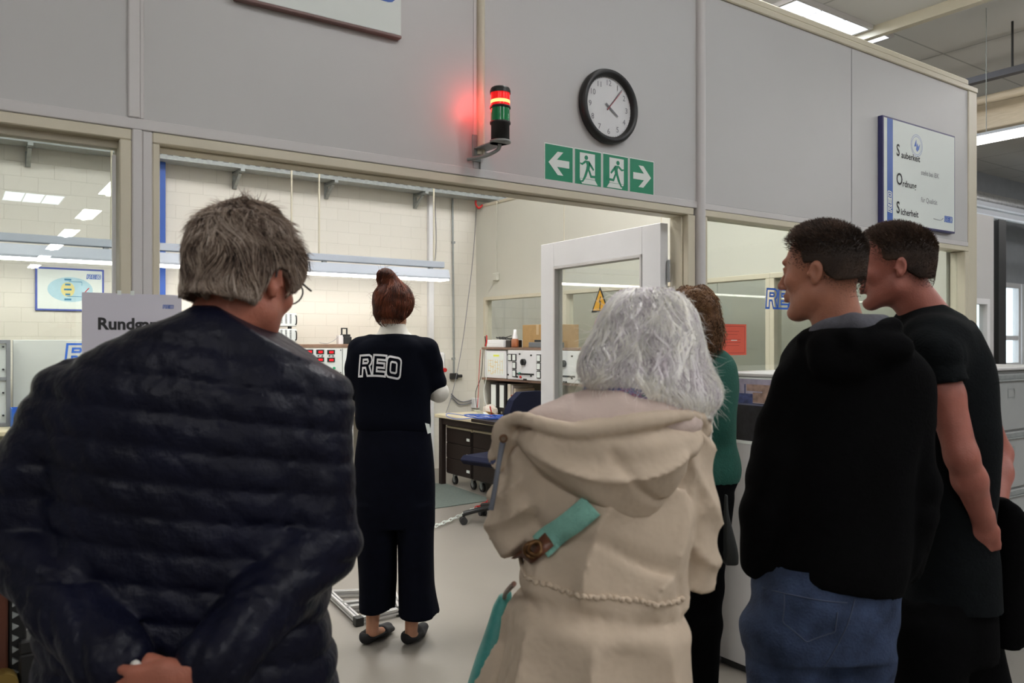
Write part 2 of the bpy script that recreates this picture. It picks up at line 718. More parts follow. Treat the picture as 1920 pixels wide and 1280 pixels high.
# posts
mm = MB()
bx(mm, .406, .437, D - .010, D + .09, 2.078, ZT - .02, .003)
bx(mm, .437, .448, D - .004, D + .085, 2.078, ZT - .02, .002)
struct('trim_3', mm, 'post')
mm = MB()
bx(mm, .416, .443, D - .008, D + .088, 0, 2.047, .003)
bx(mm, .443, .470, D - .003, D + .095, 0, 2.047, .003)
struct('trim_4', mm, 'post', 'grey-white post left of the opening')
mm = MB()
mm.cyl((1.574, D - .006, 2.13), (1.574, D - .006, ZT - .02), .015, n=12)
bx(mm, 1.559, 1.589, D - .006, D + .01, 2.13, ZT - .02)
struct('trim_5', mm, 'cream')
mm = MB()
mm.cyl((2.740, D - .004, 0), (2.740, D - .004, ZT - .02), .024, n=14)
bx(mm, 2.716, 2.764, D - .004, D + .09, 0, ZT - .02)
struct('trim_6', mm, 'post', 'rounded post right of the opening')
mm = bx(MB(), 5.18, 5.285, D - .008, D + .09, 0, ZT - .02, .004)
struct('trim_7', mm, 'cream', 'cream corner post at the right end of the partition')
mm = bx(MB(), 1.545, 1.562, D - .0025, D, 2.08, ZT - .02, .001)
struct('trim_8', mm, 'post')

# opening frame: header and jambs
mm = MB()
bx(mm, .470, 2.70, D - .004, D + .10, ZH, 2.046, .003)
bx(mm, .49, 2.68, D + .03, D + .10, ZH - .005, ZH, .002)
bx(mm, .470, .490, D - .002, D + .10, 0, ZH, .003)
bx(mm, 2.665, 2.712, D - .002, D + .10, 0, ZH, .003)
bx(mm, 2.655, 2.665, D + .03, D + .10, 0, ZH - .005, .002)
struct('door_1', mm, 'cream', 'cream frame of the wide lab doorway')

# left front window
mm = MB()
bx(mm, -3.2, .416, D - .004, D + .09, ZH, 2.046, .003)
bx(mm, .385, .416, D - .004, D + .09, .93, ZH, .003)
bx(mm, -3.2, .416, D - .004, D + .09, .90, .93, .003)
for x in (-.75, -1.92):
    bx(mm, x, x + .04, D - .004, D + .09, .93, ZH, .003)
bx(mm, -3.2, .385, D + .03, D + .07, ZH - .02, ZH)
o = struct('window_1', mm, 'cream', 'cream framed window left of the opening')
for a, b in ((-3.2, -1.92), (-1.88, -.75), (-.71, .385)):
    part('pane', bx(MB(), a, b, D + .045, D + .051, .93, ZH - .02), 'glass', o)
part('glazing_strip', bx(MB(), .3725, .381, D + .030, D + .044, .93, ZH - .04), 'white', o)  # white strip standing in for a reflection at the pane's edge
# right front window
mm = MB()
bx(mm, 2.764, 5.21, D - .004, D + .09, ZH + .002, 2.046, .003)
bx(mm, 2.764, 2.79, D - .004, D + .09, 1.03, ZH, .003)
bx(mm, 5.145, 5.21, D - .004, D + .09, 1.03, ZH, .003)
bx(mm, 3.905, 3.945, D - .004, D + .09, 1.03, ZH, .003)
bx(mm, 2.764, 5.21, D - .004, D + .09, 1.0, 1.03, .003)
o = struct('window_2', mm, 'cream', 'cream framed window right of the opening')
for a, b in ((2.79, 3.905), (3.945, 5.145)):
    part('pane', bx(MB(), a, b, D + .045, D + .051, 1.03, ZH), 'glass', o)

# ---- inner right partition with its windows
zs, zw = .98, 1.94
wins = [(5.25, 6.32), (6.40, 7.82)]
mm = MB()
bx(mm, XR, XR + .08, D + .10, BK, zw + .04, ZT, .0)
bx(mm, XR, XR + .08, D + .10, BK, 0, zs - .04)
bx(mm, XR, XR + .08, 7.86, BK, zs - .04, zw + .04)
bx(mm, XR, XR + .08, D + .10, 2.75, zs - .04, zw + .04)
struct('wall_right_inner', mm, 'inner', 'inner partition on the right side of the lab')
mm = MB()
for y in (6.36, 5.0, 3.7):
    bx(mm, XR - .003, XR + .001, y - .004, y + .004, zw + .04, ZT - .03)
struct('trim_9', mm, 'cream')
struct('trim_10', bx(MB(), XR - .012, XR + .092, D + .1, BK, ZT, ZT + .035, .004), 'cream')
for k, (a, b) in enumerate([(2.79, 3.82), (3.90, 5.17), (5.25, 6.32), (6.40, 7.82)]):
    mm = MB()
    f = .045
    bx(mm, XR - .008, XR + .088, a - .04, b + .04, zw, zw + .04, .003)
    bx(mm, XR - .008, XR + .088, a - .04, b + .04, zs - .04, zs, .003)
    bx(mm, XR - .008, XR + .088, a - .04, a, zs, zw, .003)
    bx(mm, XR - .008, XR + .088, b, b + .04, zs, zw, .003)
    o = struct('window_%d' % (k + 7), mm, 'cream')
    part('pane', bx(MB(), XR + .035, XR + .041, a, b, zs, zw), 'clearglass', o)
# board wall of the neighbouring room seen through those windows
mm = MB()
for y in (3.2, 4.4, 5.6, 6.8):
    bx(mm, 6.55, 6.62, y, y + 1.19, 0, ZT)
struct('wall_neighbour', mm, 'inner')

# ---- second cabin far right and dark steel post
mm = MB()
bx(mm, 7.6, 10.86, 4.8, 4.88, 2.0, 3.05)
bx(mm, 7.6, 10.86, 4.8, 4.88, 0, 1.0)
bx(mm, 10.74, 10.86, 4.8, 4.88, 1.0, 2.0)
struct('wall_cabin', mm, 'panel')
mm = MB()
bx(mm, 7.6, 10.74, 4.79, 4.89, 1.93, 2.0)
bx(mm, 7.6, 10.74, 4.79, 4.89, 1.0, 1.07)
for x in (7.6, 8.85, 9.5, 10.67):
    bx(mm, x, x + .07, 4.79, 4.89, 1.07, 1.93)
o = struct('window_11', mm, 'white')
part('pane', bx(MB(), 7.65, 10.7, 4.84, 4.845, 1.05, 1.95), 'clearglass', o)
mm = MB()
bx(mm, 11.0, 11.2, 4.80, 4.81, 0, 3.03)
bx(mm, 11.0, 11.2, 4.98, 4.99, 0, 3.03)
bx(mm, 11.08, 11.12, 4.81, 4.98, 0, 3.03)
struct('pillar', mm, 'black', 'dark steel column behind the second cabin')

# ---- blue steel column at the back wall
p0 = onY(306, 430, BK - .02)
mm = MB()
bx(mm, p0.x - .20, p0.x, BK - .12, BK - .11, 0, 4.2)
bx(mm, p0.x - .20, p0.x, BK - .02, BK - .01, 0, 4.2)
bx(mm, p0.x - .12, p0.x - .08, BK - .11, BK - .02, 0, 4.2)
struct('column_blue', mm, 'blue', 'blue steel column at the brick wall')
# white vertical duct and plaster strip at px 805-815
pa = onY(803, 500, BK - .03)
struct('trim_11', bx(MB(), pa.x, pa.x + .065, BK - .05, BK, 0, 3.3, .003), 'white')

# ---- ceiling fittings
def ceiling_light(x, y, w=.3, l=1.5, mats=('white', 'hallpanel'), label='', cat='ceiling light', group=None, z=5.0,
                  lab=None):
    e = empty('ceiling_light', (x, y, z - .1), label, cat, group)
    f = MB()
    bx(f, x - w / 2 - .11, x + w / 2 + .11, y - l / 2 - .04, y + l / 2 + .04, z - .06, z - .001)
    part('housing', f, mats[0], e)
    part('diffuser', bx(MB(), x - w / 2 - .09, x + w / 2 + .09, y - l / 2, y + l / 2, z - .072, z - .061), mats[1], e)
    part('tube', bx(MB(), x - .05, x + .05, y - l / 2 + .04, y + l / 2 - .04, z - .100, z - .074), 'halltube', e)
    return e


row = 'row of twin tube fittings on the hall ceiling behind the visitors'
first = ceiling_light(3.0, -1.5, .24, 1.9, label='twin tube fitting on the hall ceiling, one of the row mirrored in the left window', group=row)
for i in range(1, 9):
    c = copy_tree(first)
    c.location = (3.0 + .02 * i, -1.5 - 4.5 * i, 4.9)
c = copy_tree(first)
c.location = (3.0, 3.2, 4.9)
row2 = 'second row of twin tube fittings on the hall ceiling'
s2 = ceiling_light(-3.5, -1.5, .24, 1.9, label='twin tube fitting on the hall ceiling, in the row on the left', group=row2)
for i in range(1, 5):
    c = copy_tree(s2)
    c.location = (-3.5, -1.5 - 4.5 * i, 4.9)
row3 = 'added tube fittings on the ceiling above the lab'  # unseen fittings, added to brighten the lab
s3 = ceiling_light(.6, 4.4, .24, 1.5, label='added tube fitting on the ceiling above the lab, out of sight behind the partition', group=row3)
for (x_, y_) in ((-2.0, 4.4), (3.4, 4.4), (5.85, 4.6)):  # the rightmost one is added to light the neighbouring room
    c = copy_tree(s3)
    c.location = (x_, y_, 4.9)
row4 = 'added tube fittings on the ceiling of the right-hand hall bay'  # out of view, added to light the right side and the far hall
s4 = ceiling_light(11.5, 1.0, .24, 1.9, label='added unseen tube fitting on the ceiling of the right-hand hall bay', group=row4)
for (x_, y_) in ((11.5, -4.0), (15.0, 2.5), (15.0, -3.0), (20.5, 2.5)):
    c = copy_tree(s4)
    c.location = (x_, y_, 4.9)
# large cool skylights
def skylight(x0, x1, y0, y1, label, n=2, z=5.0):
    e = empty('skylight', ((x0 + x1) / 2, (y0 + y1) / 2, z - .02), label, 'skylight')
    f = MB()
    w = .04
    bx(f, x0 - w, x1 + w, y0 - w, y0, z - .05, z - .001)
    bx(f, x0 - w, x1 + w, y1, y1 + w, z - .05, z - .001)
    bx(f, x0 - w, x0, y0, y1, z - .05, z - .001)
    bx(f, x1, x1 + w, y0, y1, z - .05, z - .001)
    for k in range(1, n):
        xx = x0 + (x1 - x0) * k / n
        bx(f, xx - .008, xx + .008, y0, y1, z - .05, z - .001)
    part('frame', f, 'post', e)
    for k in range(n):
        a = x0 + (x1 - x0) * k / n
        b = x0 + (x1 - x0) * (k + 1) / n
        part('dome', bx(MB(), a + .008, b - .008, y0, y1, z - .03, z - .02), 'skylight', e)
    return e


skylight(7.10, 8.40, 5.03, 6.6, 'bright skylight in three fields above the top of the partition', 3)
skylight(8.62, 8.83, 5.03, 6.6, 'narrow skylight beyond the ceiling beam', 1)
ra = onZ(0, 356, 5.0)
rb = onZ(118, 378, 5.0)
skylight(1.05, 2.28, -18.4, -16.9, 'wide skylight behind the visitors, mirrored in the left window', 3)
skylight(5.5, 7.5, -3.0, -1.5, 'square skylight above the hall aisle', 2)
# ceiling beam
mm = MB()
bx(mm, 8.47, 8.56, -8, 8.0, 4.88, 4.999)
struct('beam', mm, 'cream', 'cream beam under the hall ceiling')
# ================================================================== things on the partition
YF = D - .001


# wall clock
c = onY(1137, 202, D)
e = empty('wall_clock', (c.x, D, c.z - .15), 'round black-rimmed wall clock with white dial above the exit signs', 'clock')
R0 = .150
m = MB()
m.lathe([(R0 - .01, 0), (R0, .004), (R0 + .002, .018), (R0 - .004, .032), (R0 - .016, .036), (R0 - .027, .026), (R0 - .028, .012)],
        (c.x, D, c.z), (0, -1, 0), 48)
part('rim', m, 'black', e)
m = MB()
m.lathe([(0, .012), (R0 - .027, .012)], (c.x, D, c.z), (0, -1, 0), 48)
m.mat(1)
dial_y = D - .0135
for k in range(12):
    a = PI / 6 * (k + 1)
    s = str(k + 1)
    px_, pz_ = c.x + math.sin(a) * .098, c.z + math.cos(a) * .098
    text_mb(s, .032, (px_ - .008 * len(s), dial_y, pz_ - .011), UX, UZ, .0, m)
for k in range(60):
    a = PI / 30 * k
    r0, r1 = .117, .121
    T = Vector((math.sin(a), 0, math.cos(a)))
    S = Vector((math.cos(a), 0, -math.sin(a)))
    q = Vector((c.x, dial_y, c.z))
    w = .0008
    m.add([q + T * r0 - S * w, q + T * r0 + S * w, q + T * r1 + S * w, q + T * r1 - S * w], [(0, 1, 2, 3)])
part('dial', m, ['white', 'textgrey'], e)


def hand(name, ang, l, w, mat, y):
    T = Vector((math.sin(ang), 0, math.cos(ang)))
    S = Vector((math.cos(ang), 0, -math.sin(ang)))
    q = Vector((c.x, y, c.z))
    part(name, MB().prism([(-w, -.02), (w, -.02), (w * .6, l), (-w * .6, l)], q, S, T, (0, -.0015, 0)), mat, e)


hand('hour_hand', math.radians(124), .058, .0040, 'textgrey', D - .016)
hand('minute_hand', math.radians(40), .105, .0028, 'textgrey', D - .019)
hand('second_hand', math.radians(42), .100, .0009, 'red', D - .022)
m = MB()
m.lathe([(R0 - .029, .034), (0, .034)], (c.x, D, c.z), (0, -1, 0), 48)
# four green escape signs
gx0 = onY(1020, 300, D).x
gx1 = onY(1227, 330, D).x
gw = (gx1 - gx0) / 4
zt = onY(1120, 284, D).z
zt0 = onY(1021, 267, D).z
zt1 = onY(1226, 303, D).z
gh = .146
ARROW = [(-.42, 0), (-.06, .36), (.16, .36), (-.09, .11), (.40, .11), (.40, -.11), (-.09, -.11), (.16, -.36), (-.06, -.36)]


def escape_sign(i, kind, label):
    x0 = gx0 + gw * i
    w = gw - .004
    z1 = zt0 + (zt1 - zt0) * (i + .5) / 4
    z0 = z1 - gh
    e = empty('exit_sign', (x0 + w / 2, D, z0), label, 'sign', 'green escape route signs under the clock')
    m = bx(MB(), x0, x0 + w, D - .002, D - .0002, z0, z1)
    part('border', m, 'signwhite', e)
    m = bx(MB(), x0 + .004, x0 + w - .004, D - .0028, D - .002, z0 + .004, z1 - .004)
    part('panel', m, 'green', e)
    o = Vector((x0 + w / 2, D - .0029, (z0 + z1) / 2))
    m = MB()
    if kind in ('L', 'R'):
        sx = 1 if kind == 'L' else -1
        pl = [(p[0] * gh * .86 * sx, p[1] * gh * .86) for p in ARROW]
        m.prism(pl if sx > 0 else pl[::-1], o, UX, UZ, (0, -.0006, 0))
        part('arrow', m, 'signwhite', e)
    else:
        sx = 1 if kind == 'A' else -1
        m.prism([(-.30 * gh, -.30 * gh), (.24 * gh, -.30 * gh), (.24 * gh, .40 * gh), (-.30 * gh, .40 * gh)], o, UX * sx, UZ, (0, -.0006, 0))
        m.prism([(-.22 * gh, -.44 * gh), (.34 * gh, -.44 * gh), (.24 * gh, -.31 * gh), (-.30 * gh, -.31 * gh)], o, UX * sx, UZ, (0, -.0006, 0))
        part('doorway_symbol', m, 'signwhite', e)
        g = MB()
        oo = o + Vector((0, -.0008, 0))
        S = gh * .0095

        def P(*pts):
            g.prism([(p[0] * S, p[1] * S) for p in pts], oo, UX * sx, UZ, (0, -.0005, 0))
        circ = [(-8 + 6.5 * math.cos(t * PI / 8), 29 + 6.5 * math.sin(t * PI / 8)) for t in range(16)]
        P(*circ)                                                     # head
        P((-12, 21), (4, 20), (7, 14), (4, -6), (-9, -6), (-6, 8))   # trunk
        P((-12, 21), (-24, 12), (-31, 13), (-31, 9), (-23, 6), (-10, 14))   # rear arm
        P((3, 20), (14, 8), (22, -2), (18, -6), (9, 3), (3, 10))      # front arm
        P((-2, -5), (6, -6), (12, -20), (30, -19), (34, -12), (37, -12), (36, -26), (8, -27))   # leg to the side
        P((-9, -5), (0, -6), (-8, -26), (-20, -42), (-27, -42), (-28, -38), (-23, -37), (-16, -24))   # leg down
        part('running_figure', g, 'green', e)


escape_sign(0, 'L', 'green escape sign with a white arrow pointing left')
escape_sign(1, 'A', 'green escape sign with running figure, beside the left-pointing arrow sign')
escape_sign(2, 'B', 'green escape sign with running figure, beside the right-pointing arrow sign')
escape_sign(3, 'R', 'green escape sign with a white arrow pointing right')

# signal tower on its bracket
ys = D - .13
b = onY(938, 262, ys)
k = ys / ray(938, 262).y / FPX     # metres per pixel there
e = empty('signal_tower', (b.x, ys, b.z), 'signal light tower lit red over green on a wall bracket', 'signal light')
r = .0335
z0 = b.z


def zz(py):
    return onY(938, py, ys).z


part('base_module', MB().lathe([(0, zz(262) - z0), (r * .97, zz(262) - z0), (r * .97, zz(234) - z0), (r * 1.08, zz(233) - z0), (r * 1.08, zz(229) - z0), (0, zz(229) - z0)], (b.x, ys, z0), n=32), 'black', e)
greenlens = M('green_lens', (0.01, 0.22, 0.07), 0.15, var=.02)
part('green_lens', MB().lathe([(r, zz(229) - z0), (r, zz(204) - z0)], (b.x, ys, z0), n=32), greenlens, e)
part('collar', MB().lathe([(0, zz(204) - z0), (r * 1.08, zz(204) - z0), (r * 1.08, zz(200) - z0), (0, zz(200) - z0)], (b.x, ys, z0), n=32), 'black', e)
# red lens: lit lamp inside tinted plastic
m_, nt_, b_ = new_mat('red_lens_lit')
b_.inputs['Base Color'].default_value = (.7, .01, .01, 1)
b_.inputs['Roughness'].default_value = .2
b_.inputs['Emission Color'].default_value = (1, .01, .01, 1)
b_.inputs['Emission Strength'].default_value = .55
part('red_lens', MB().lathe([(r, zz(200) - z0), (r, zz(174) - z0)], (b.x, ys, z0), n=32), m_, e)
fil = emit_mat('lamp_glow', (1, .32, .10), 3.5)
part('lamp_element', MB().lathe([(r * 1.002, zz(195) - z0), (r * 1.008, zz(192) - z0), (r * 1.002, zz(189) - z0)], (b.x, ys, z0), n=32), fil, e)
part('cap', MB().lathe([(r * 1.08, zz(176) - z0), (r * 1.08, zz(171) - z0), (r * .98, zz(166) - z0), (r * .8, zz(164) - z0), (0, zz(164) - z0)], (b.x, ys, z0), n=32), 'black', e)
m = MB()
m.lathe([(0, zz(268) - z0), (r * 1.1, zz(268) - z0), (r * 1.1, zz(264) - z0), (0, zz(264) - z0)], (b.x, ys, z0), n=24)
m.box((b.x - .03, ys, zz(268)), (b.x + .03, D - .002, zz(266)))
m.box((b.x - .035, D - .006, zz(292)), (b.x + .0, D - .0005, zz(240)), .001)
m.tube([(b.x + .005, ys + .01, zz(268)), (b.x + .004, ys + .02, zz(278)), (b.x - .02, ys + .06, zz(287)), (b.x - .06, D - .01, zz(291))], .007)
part('bracket', m, 'galv', e)
ld = bpy.data.lights.new('red_signal_light', 'POINT')
ld.energy = .5
ld.color = (1, .02, .02)
ld.shadow_soft_size = .03
lo = bpy.data.objects.new('red_signal_light', ld)
COL.objects.link(lo)
lo.parent = e
lo.location = Vector((b.x - .035, D - .075, zz(190))) - e.location

# board SAUBERKEIT ORDNUNG SICHERHEIT
tl, tr_ = onY(1656, 216, D - .03), onY(1790, 257, D - .03)
bl = onY(1656, 415, D - .03)
brr = onY(1790, 437, D - .03)
x0, x1 = tl.x, tr_.x
z1, z0 = (tl.z + tr_.z) / 2, (bl.z + brr.z) / 2
e = empty('notice_board', ((x0 + x1) / 2, D, z0), 'white wall board reading Sauberkeit Ordnung Sicherheit with a blue stripe', 'sign')
navy = M('navy_frame', (.03, .03, .12), .4)
part('frame', bx(MB(), x0 - .004, x1 + .004, D - .030, D - .0005, z0 - .004, z1 + .004, .002), navy, e)
W_, Hh = x1 - x0, z1 - z0
fx = D - .0312
bluefield = M('board_blue', (.02, .10, .42), .4)
part('white_face', bx(MB(), x0 + .006, x1 - .006, fx, D - .030, z0 + .006, z1 - .006), 'signwhite', e)
part('blue_stripe', bx(MB(), x0 + .04 * W_ + .006, x0 + .12 * W_, fx - .0006, fx, z0 + .006, z1 - .006), bluefield, e)
m = MB()
tx = x0 + .165 * W_
for i, (cap, rest) in enumerate((('S', 'auberkeit'), ('O', 'rdnung'), ('S', 'icherheit'))):
    zb = z1 - Hh * (.345 + .275 * i)
    text_mb(cap, .160 * Hh, (tx, fx - .0005, zb), UX, UZ, .0005, m, sx=.85, bold=.0016)
    text_mb(rest, .088 * Hh, (tx + (.066, .082, .060)[i] * W_, fx - .0005, zb - .006), UX, UZ, .0005, m, sx=1.02, bold=.0009)
part('lettering', m, 'text', e)
m = MB()
text_mb('steht bei IBK', .070 * Hh, (x0 + .50 * W_, fx - .0005, z1 - Hh * .475), UX, UZ, .0005, m, sx=.95)
part('upper_small_lettering', m, 'textgrey', e)
m = MB()
text_mb('für Qualität', .070 * Hh, (x0 + .50 * W_, fx - .0005, z1 - Hh * .745), UX, UZ, .0005, m, sx=.95)
part('small_lettering', m, 'textgrey', e)
m = MB()
m.tube([(x0 + .68 * W_, fx - .001, z0 + .11 * Hh), (x0 + .78 * W_, fx - .001, z0 + .105 * Hh), (x0 + .82 * W_, fx - .001, z0 + .13 * Hh)], .0016, 4)
part('pen_stroke', m, 'textgrey', e)
part('corner_logo', logo_mb((x0 + .84 * W_, fx - .0005, z0 + .10 * Hh), UX, UZ, .055 * Hh, .0005, .16), 'logo', e)
part('stripe_logo', logo_mb((x0 + .105 * W_, fx - .0007, z0 + .10 * Hh), UZ, -UX, .05 * W_, .0005, .14), 'signwhite', e)
m = MB()
cx, cz = x0 + .44 * W_, z1 - .20 * Hh
for rr_ in (.062, .052):
    vs, fs = ribbon([(rr_ * math.cos(t * PI / 12), rr_ * math.sin(t * PI / 12)) for t in range(24)], .002)
    m.add([(cx + p[0] * 1.0, fx - .0008, cz + p[1]) for p in vs], fs)
m.prism([(-.028, -.008), (-.004, .036), (-.002, -.004)], (cx, fx - .0005, cz), UX, UZ, (0, -.0004, 0))
m.prism([(-.012, -.022), (.002, .016), (.012, -.006), (.03, .012), (.022, -.018), (.002, -.034)], (cx + .004, fx - .0005, cz), UX, UZ, (0, -.0004, 0))
part('sail_emblem', m, 'logo', e)

# large white sign at the top left, only its lower edge in view
p = onY(752, 68, D - .02)
p2 = onY(440, 2, D - .02)
e = empty('company_sign', ((p.x + p2.x) / 2, D, p.z), 'large white company sign cut by the upper edge of the picture', 'sign')
part('board', bx(MB(), p2.x, p.x, D - .022, D - .0005, p.z, p.z + .62, .002), 'signwhite', e)
brn = M('sign_edge', (.22, .13, .12), .5)
part('lower_edge', bx(MB(), p2.x, p.x, D - .026, D - .0005, p.z - .010, p.z, .002), brn, e)
q = onY(688, 0, D - .023)
part('logo', logo_mb((onY(560, 0, D - .023).x, D - .0225, onY(741, 4, D - .023).z), UX, UZ, .115, .0005, .11), 'logo', e)

# paper sheet "Rund..." taped to the post
a = onY(155, 547, D - .03)
b = onY(343, 555, D - .03)
pt = M('paper_sheet', (.62, .60, .66), .6, var=.02)
pt.node_tree.nodes['Principled BSDF'].inputs['Transmission Weight'].default_value = 0.0
e = empty('paper_notice', ((a.x + b.x) / 2, D - .015, a.z - .36), 'white paper notice beginning with Rund, taped over the post', 'notice')
part('sheet', bx(MB(), a.x, b.x, D - .0145, D - .0135, a.z - .36, a.z), pt, e)
hw = b.x - a.x
m = text_mb('Rundgang', .0445, (a.x + .145 * hw, D - .0146, onY(200, 617, D - .015).z), UX, UZ, .0006, bold=.0016)
part('lettering', m, 'text', e)
part('logo', logo_mb((a.x + .80 * hw, D - .0146, onY(310, 578, D - .015).z), UX, UZ, .0098, .0006, .11), 'logo', e)
for fx_ in (.34, .47):
    part('tape', MB().box((a.x + fx_ * hw, D - .0155, a.z - .004), (a.x + fx_ * hw + .01, D - .0132, a.z + .008)), 'signwhite', e)

# writing and notices on the right window (film stuck on the glass)
gy = D + .044
p = onY(1436, 577, gy)
q = onY(1436, 541, gy)
o = flat_obj('window_logo', logo_mb((p.x, gy, p.z), UX, UZ, q.z - p.z, .0005, .10), 'logo', 'blue outlined company letters stuck on the right window', 'logo')
p = onY(1343, 666, gy)
q = onY(1399, 608, gy)
e = empty('red_notice', ((p.x + q.x) / 2, gy, p.z), 'red paper notice on the right window glass', 'notice')
redp = M('red_paper', (.62, .09, .05), .6, var=.03)
part('sheet', bx(MB(), p.x, q.x, gy - .0012, gy - .0002, p.z, q.z), redp, e)
m = MB()
hh = q.z - p.z
ww = q.x - p.x
vs, fs = ribbon([(.06 * ww, .07 * hh), (.94 * ww, .07 * hh), (.94 * ww, .93 * hh), (.06 * ww, .93 * hh)], .0025)
m.add([(p.x + v[0], gy - .0015, p.z + v[1]) for v in vs], fs)
for i, (l0, l1) in enumerate(((.25, .75), (.3, .7), (.2, .8), (.2, .8), (.25, .75))):
    zq = p.z + hh * (.76 - .10 * i - (.06 if i > 1 else 0))
    m.box((p.x + l0 * ww, gy - .0016, zq), (p.x + l1 * ww, gy - .0012, zq + .002))
part('print', m, M('dark_red_print', (.30, .03, .02), .6), e)
part('white_mark', bx(MB(), p.x + .48 * ww, p.x + .68 * ww, gy - .0018, gy - .0012, p.z + .47 * hh, p.z + .49 * hh), 'signwhite', e)

# ---- open door leaf with glass
hx, hy = 2.640, D + .095
ex, ey = 2.700, 3.50
dv = Vector((ex - hx, ey - hy, 0))
wd = dv.length
dv.normalize()
dn = Vector((-dv.y, dv.x, 0))     # towards the opening
ztop = 1.985
e = empty('door_leaf', (hx, hy, 0), 'white glazed door leaf standing open into the lab', 'door')


def lbox(mb, s0, s1, t0, t1, z0, z1, bev=.002):
    T = Matrix(((dv.x, dn.x, 0, hx), (dv.y, dn.y, 0, hy), (0, 0, 1, 0), (0, 0, 0, 1)))
    return mb.box((s0, t0, z0), (s1, t1, z1), bev, T)


m = MB()
st, tp = .125, .13
lbox(m, 0, st, 0, .045, .01, ztop)
lbox(m, wd - st, wd, 0, .045, .01, ztop)
lbox(m, st, wd - st, 0, .045, ztop - tp, ztop)
lbox(m, st, wd - st, 0, .045, .01, .80)
part('frame', m, 'doorwhite', e)
m = MB()
for (a, b, c_, d_) in ((st, st + .014, .80, ztop - tp), (wd - st - .014, wd - st, .80, ztop - tp)):
    lbox(m, a, b, -.004, .05, c_, d_)
lbox(m, st, wd - st, -.004, .05, ztop - tp - .014, ztop - tp)
lbox(m, st, wd - st, -.004, .05, .80, .814)
part('glazing_strip', m, 'post', e)
part('pane', lbox(MB(), st + .014, wd - st - .014, .02, .026, .814, ztop - tp - .014, 0), 'glass', e)
for z in (.25, 1.72):
    part('hinge', MB().cyl((hx - .006, hy - .012, z), (hx - .006, hy - .012, z + .10), .009), 'chrome', e)
m = MB()
m.tube([Vector((hx, hy, 1.02)) + dv * (wd - .06) + dn * t for t in (.045, .09)] + [Vector((hx, hy, 1.02)) + dv * (wd - .17) + dn * .095], .009)
lbox(m, wd - .08, wd - .04, .045, .052, .92, 1.08)
part('handle', m, 'alu', e)
# warning sign on the leaf's glass; s coordinate measured along the leaf, seen from the room side (dn)
def leaf_pt(px, py, t):
    v = ray(px, py)
    o_ = Vector((hx, hy, 0)) + dn * t
    k_ = (o_ - CV).dot(dn) / v.dot(dn)
    return CV + v * k_


w0, w1, w2 = leaf_pt(1110, 587, .028), leaf_pt(1141, 583, .028), leaf_pt(1127, 531, .028)
U_ = -dv
cxy = (w0 + w1) / 2
wid = (w1 - w0).length * 1.06
hgt = wid * .90
zc = (w0.z + w1.z) / 2
oo = Vector((cxy.x, cxy.y, zc))
e2 = empty('warning_sign', (cxy.x, cxy.y, zc), 'yellow triangular high-voltage warning sign on the door glass', 'sign')
tri = [(-wid / 2, 0), (wid / 2, 0), (0, hgt)]
part('black_border', MB().prism(tri, oo, U_, UZ, dn * .001), 'text', e2)
k_ = .80
tri2 = [(-wid / 2 * k_, hgt * .07), (wid / 2 * k_, hgt * .07), (0, hgt * (.07 + k_))]
part('yellow_field', MB().prism(tri2, oo + dn * .001, U_, UZ, dn * .0006), 'yellow', e2)
bolt = [(.02, .62), (-.06, .36), (.0, .38), (-.03, .14), (-.06, .16), (0, .08), (.05, .17), (.01, .16), (.07, .44), (.0, .41), (.06, .60)]
part('bolt_symbol', MB().prism([(x * wid, y * hgt) for x, y in bolt], oo + dn * .0016, U_, UZ, dn * .0005), 'text', e2)
w3 = leaf_pt(1128, 613, .028)
e3 = empty('prohibition_sign', (w3.x, w3.y, w3.z - .05), 'round red prohibition sign below the yellow triangle', 'sign')
rs = .060
circ = [(rs * math.cos(t * PI / 18), rs * math.sin(t * PI / 18)) for t in range(36)]
part('disc', MB().prism(circ, w3, U_, UZ, dn * .0008), 'signwhite', e3)
m = MB()
vs, fs = ribbon([(p[0] * .9, p[1] * .9) for p in circ], .011)
m.add([w3 + dn * .0012 + U_ * p[0] + UZ * p[1] for p in vs], fs)
vs, fs = ribbon([(-.037, .037), (.037, -.037)], .010, closed=False)
m.add([w3 + dn * .0012 + U_ * p[0] + UZ * p[1] for p in vs], fs)
part('red_ring', m, 'red', e3)

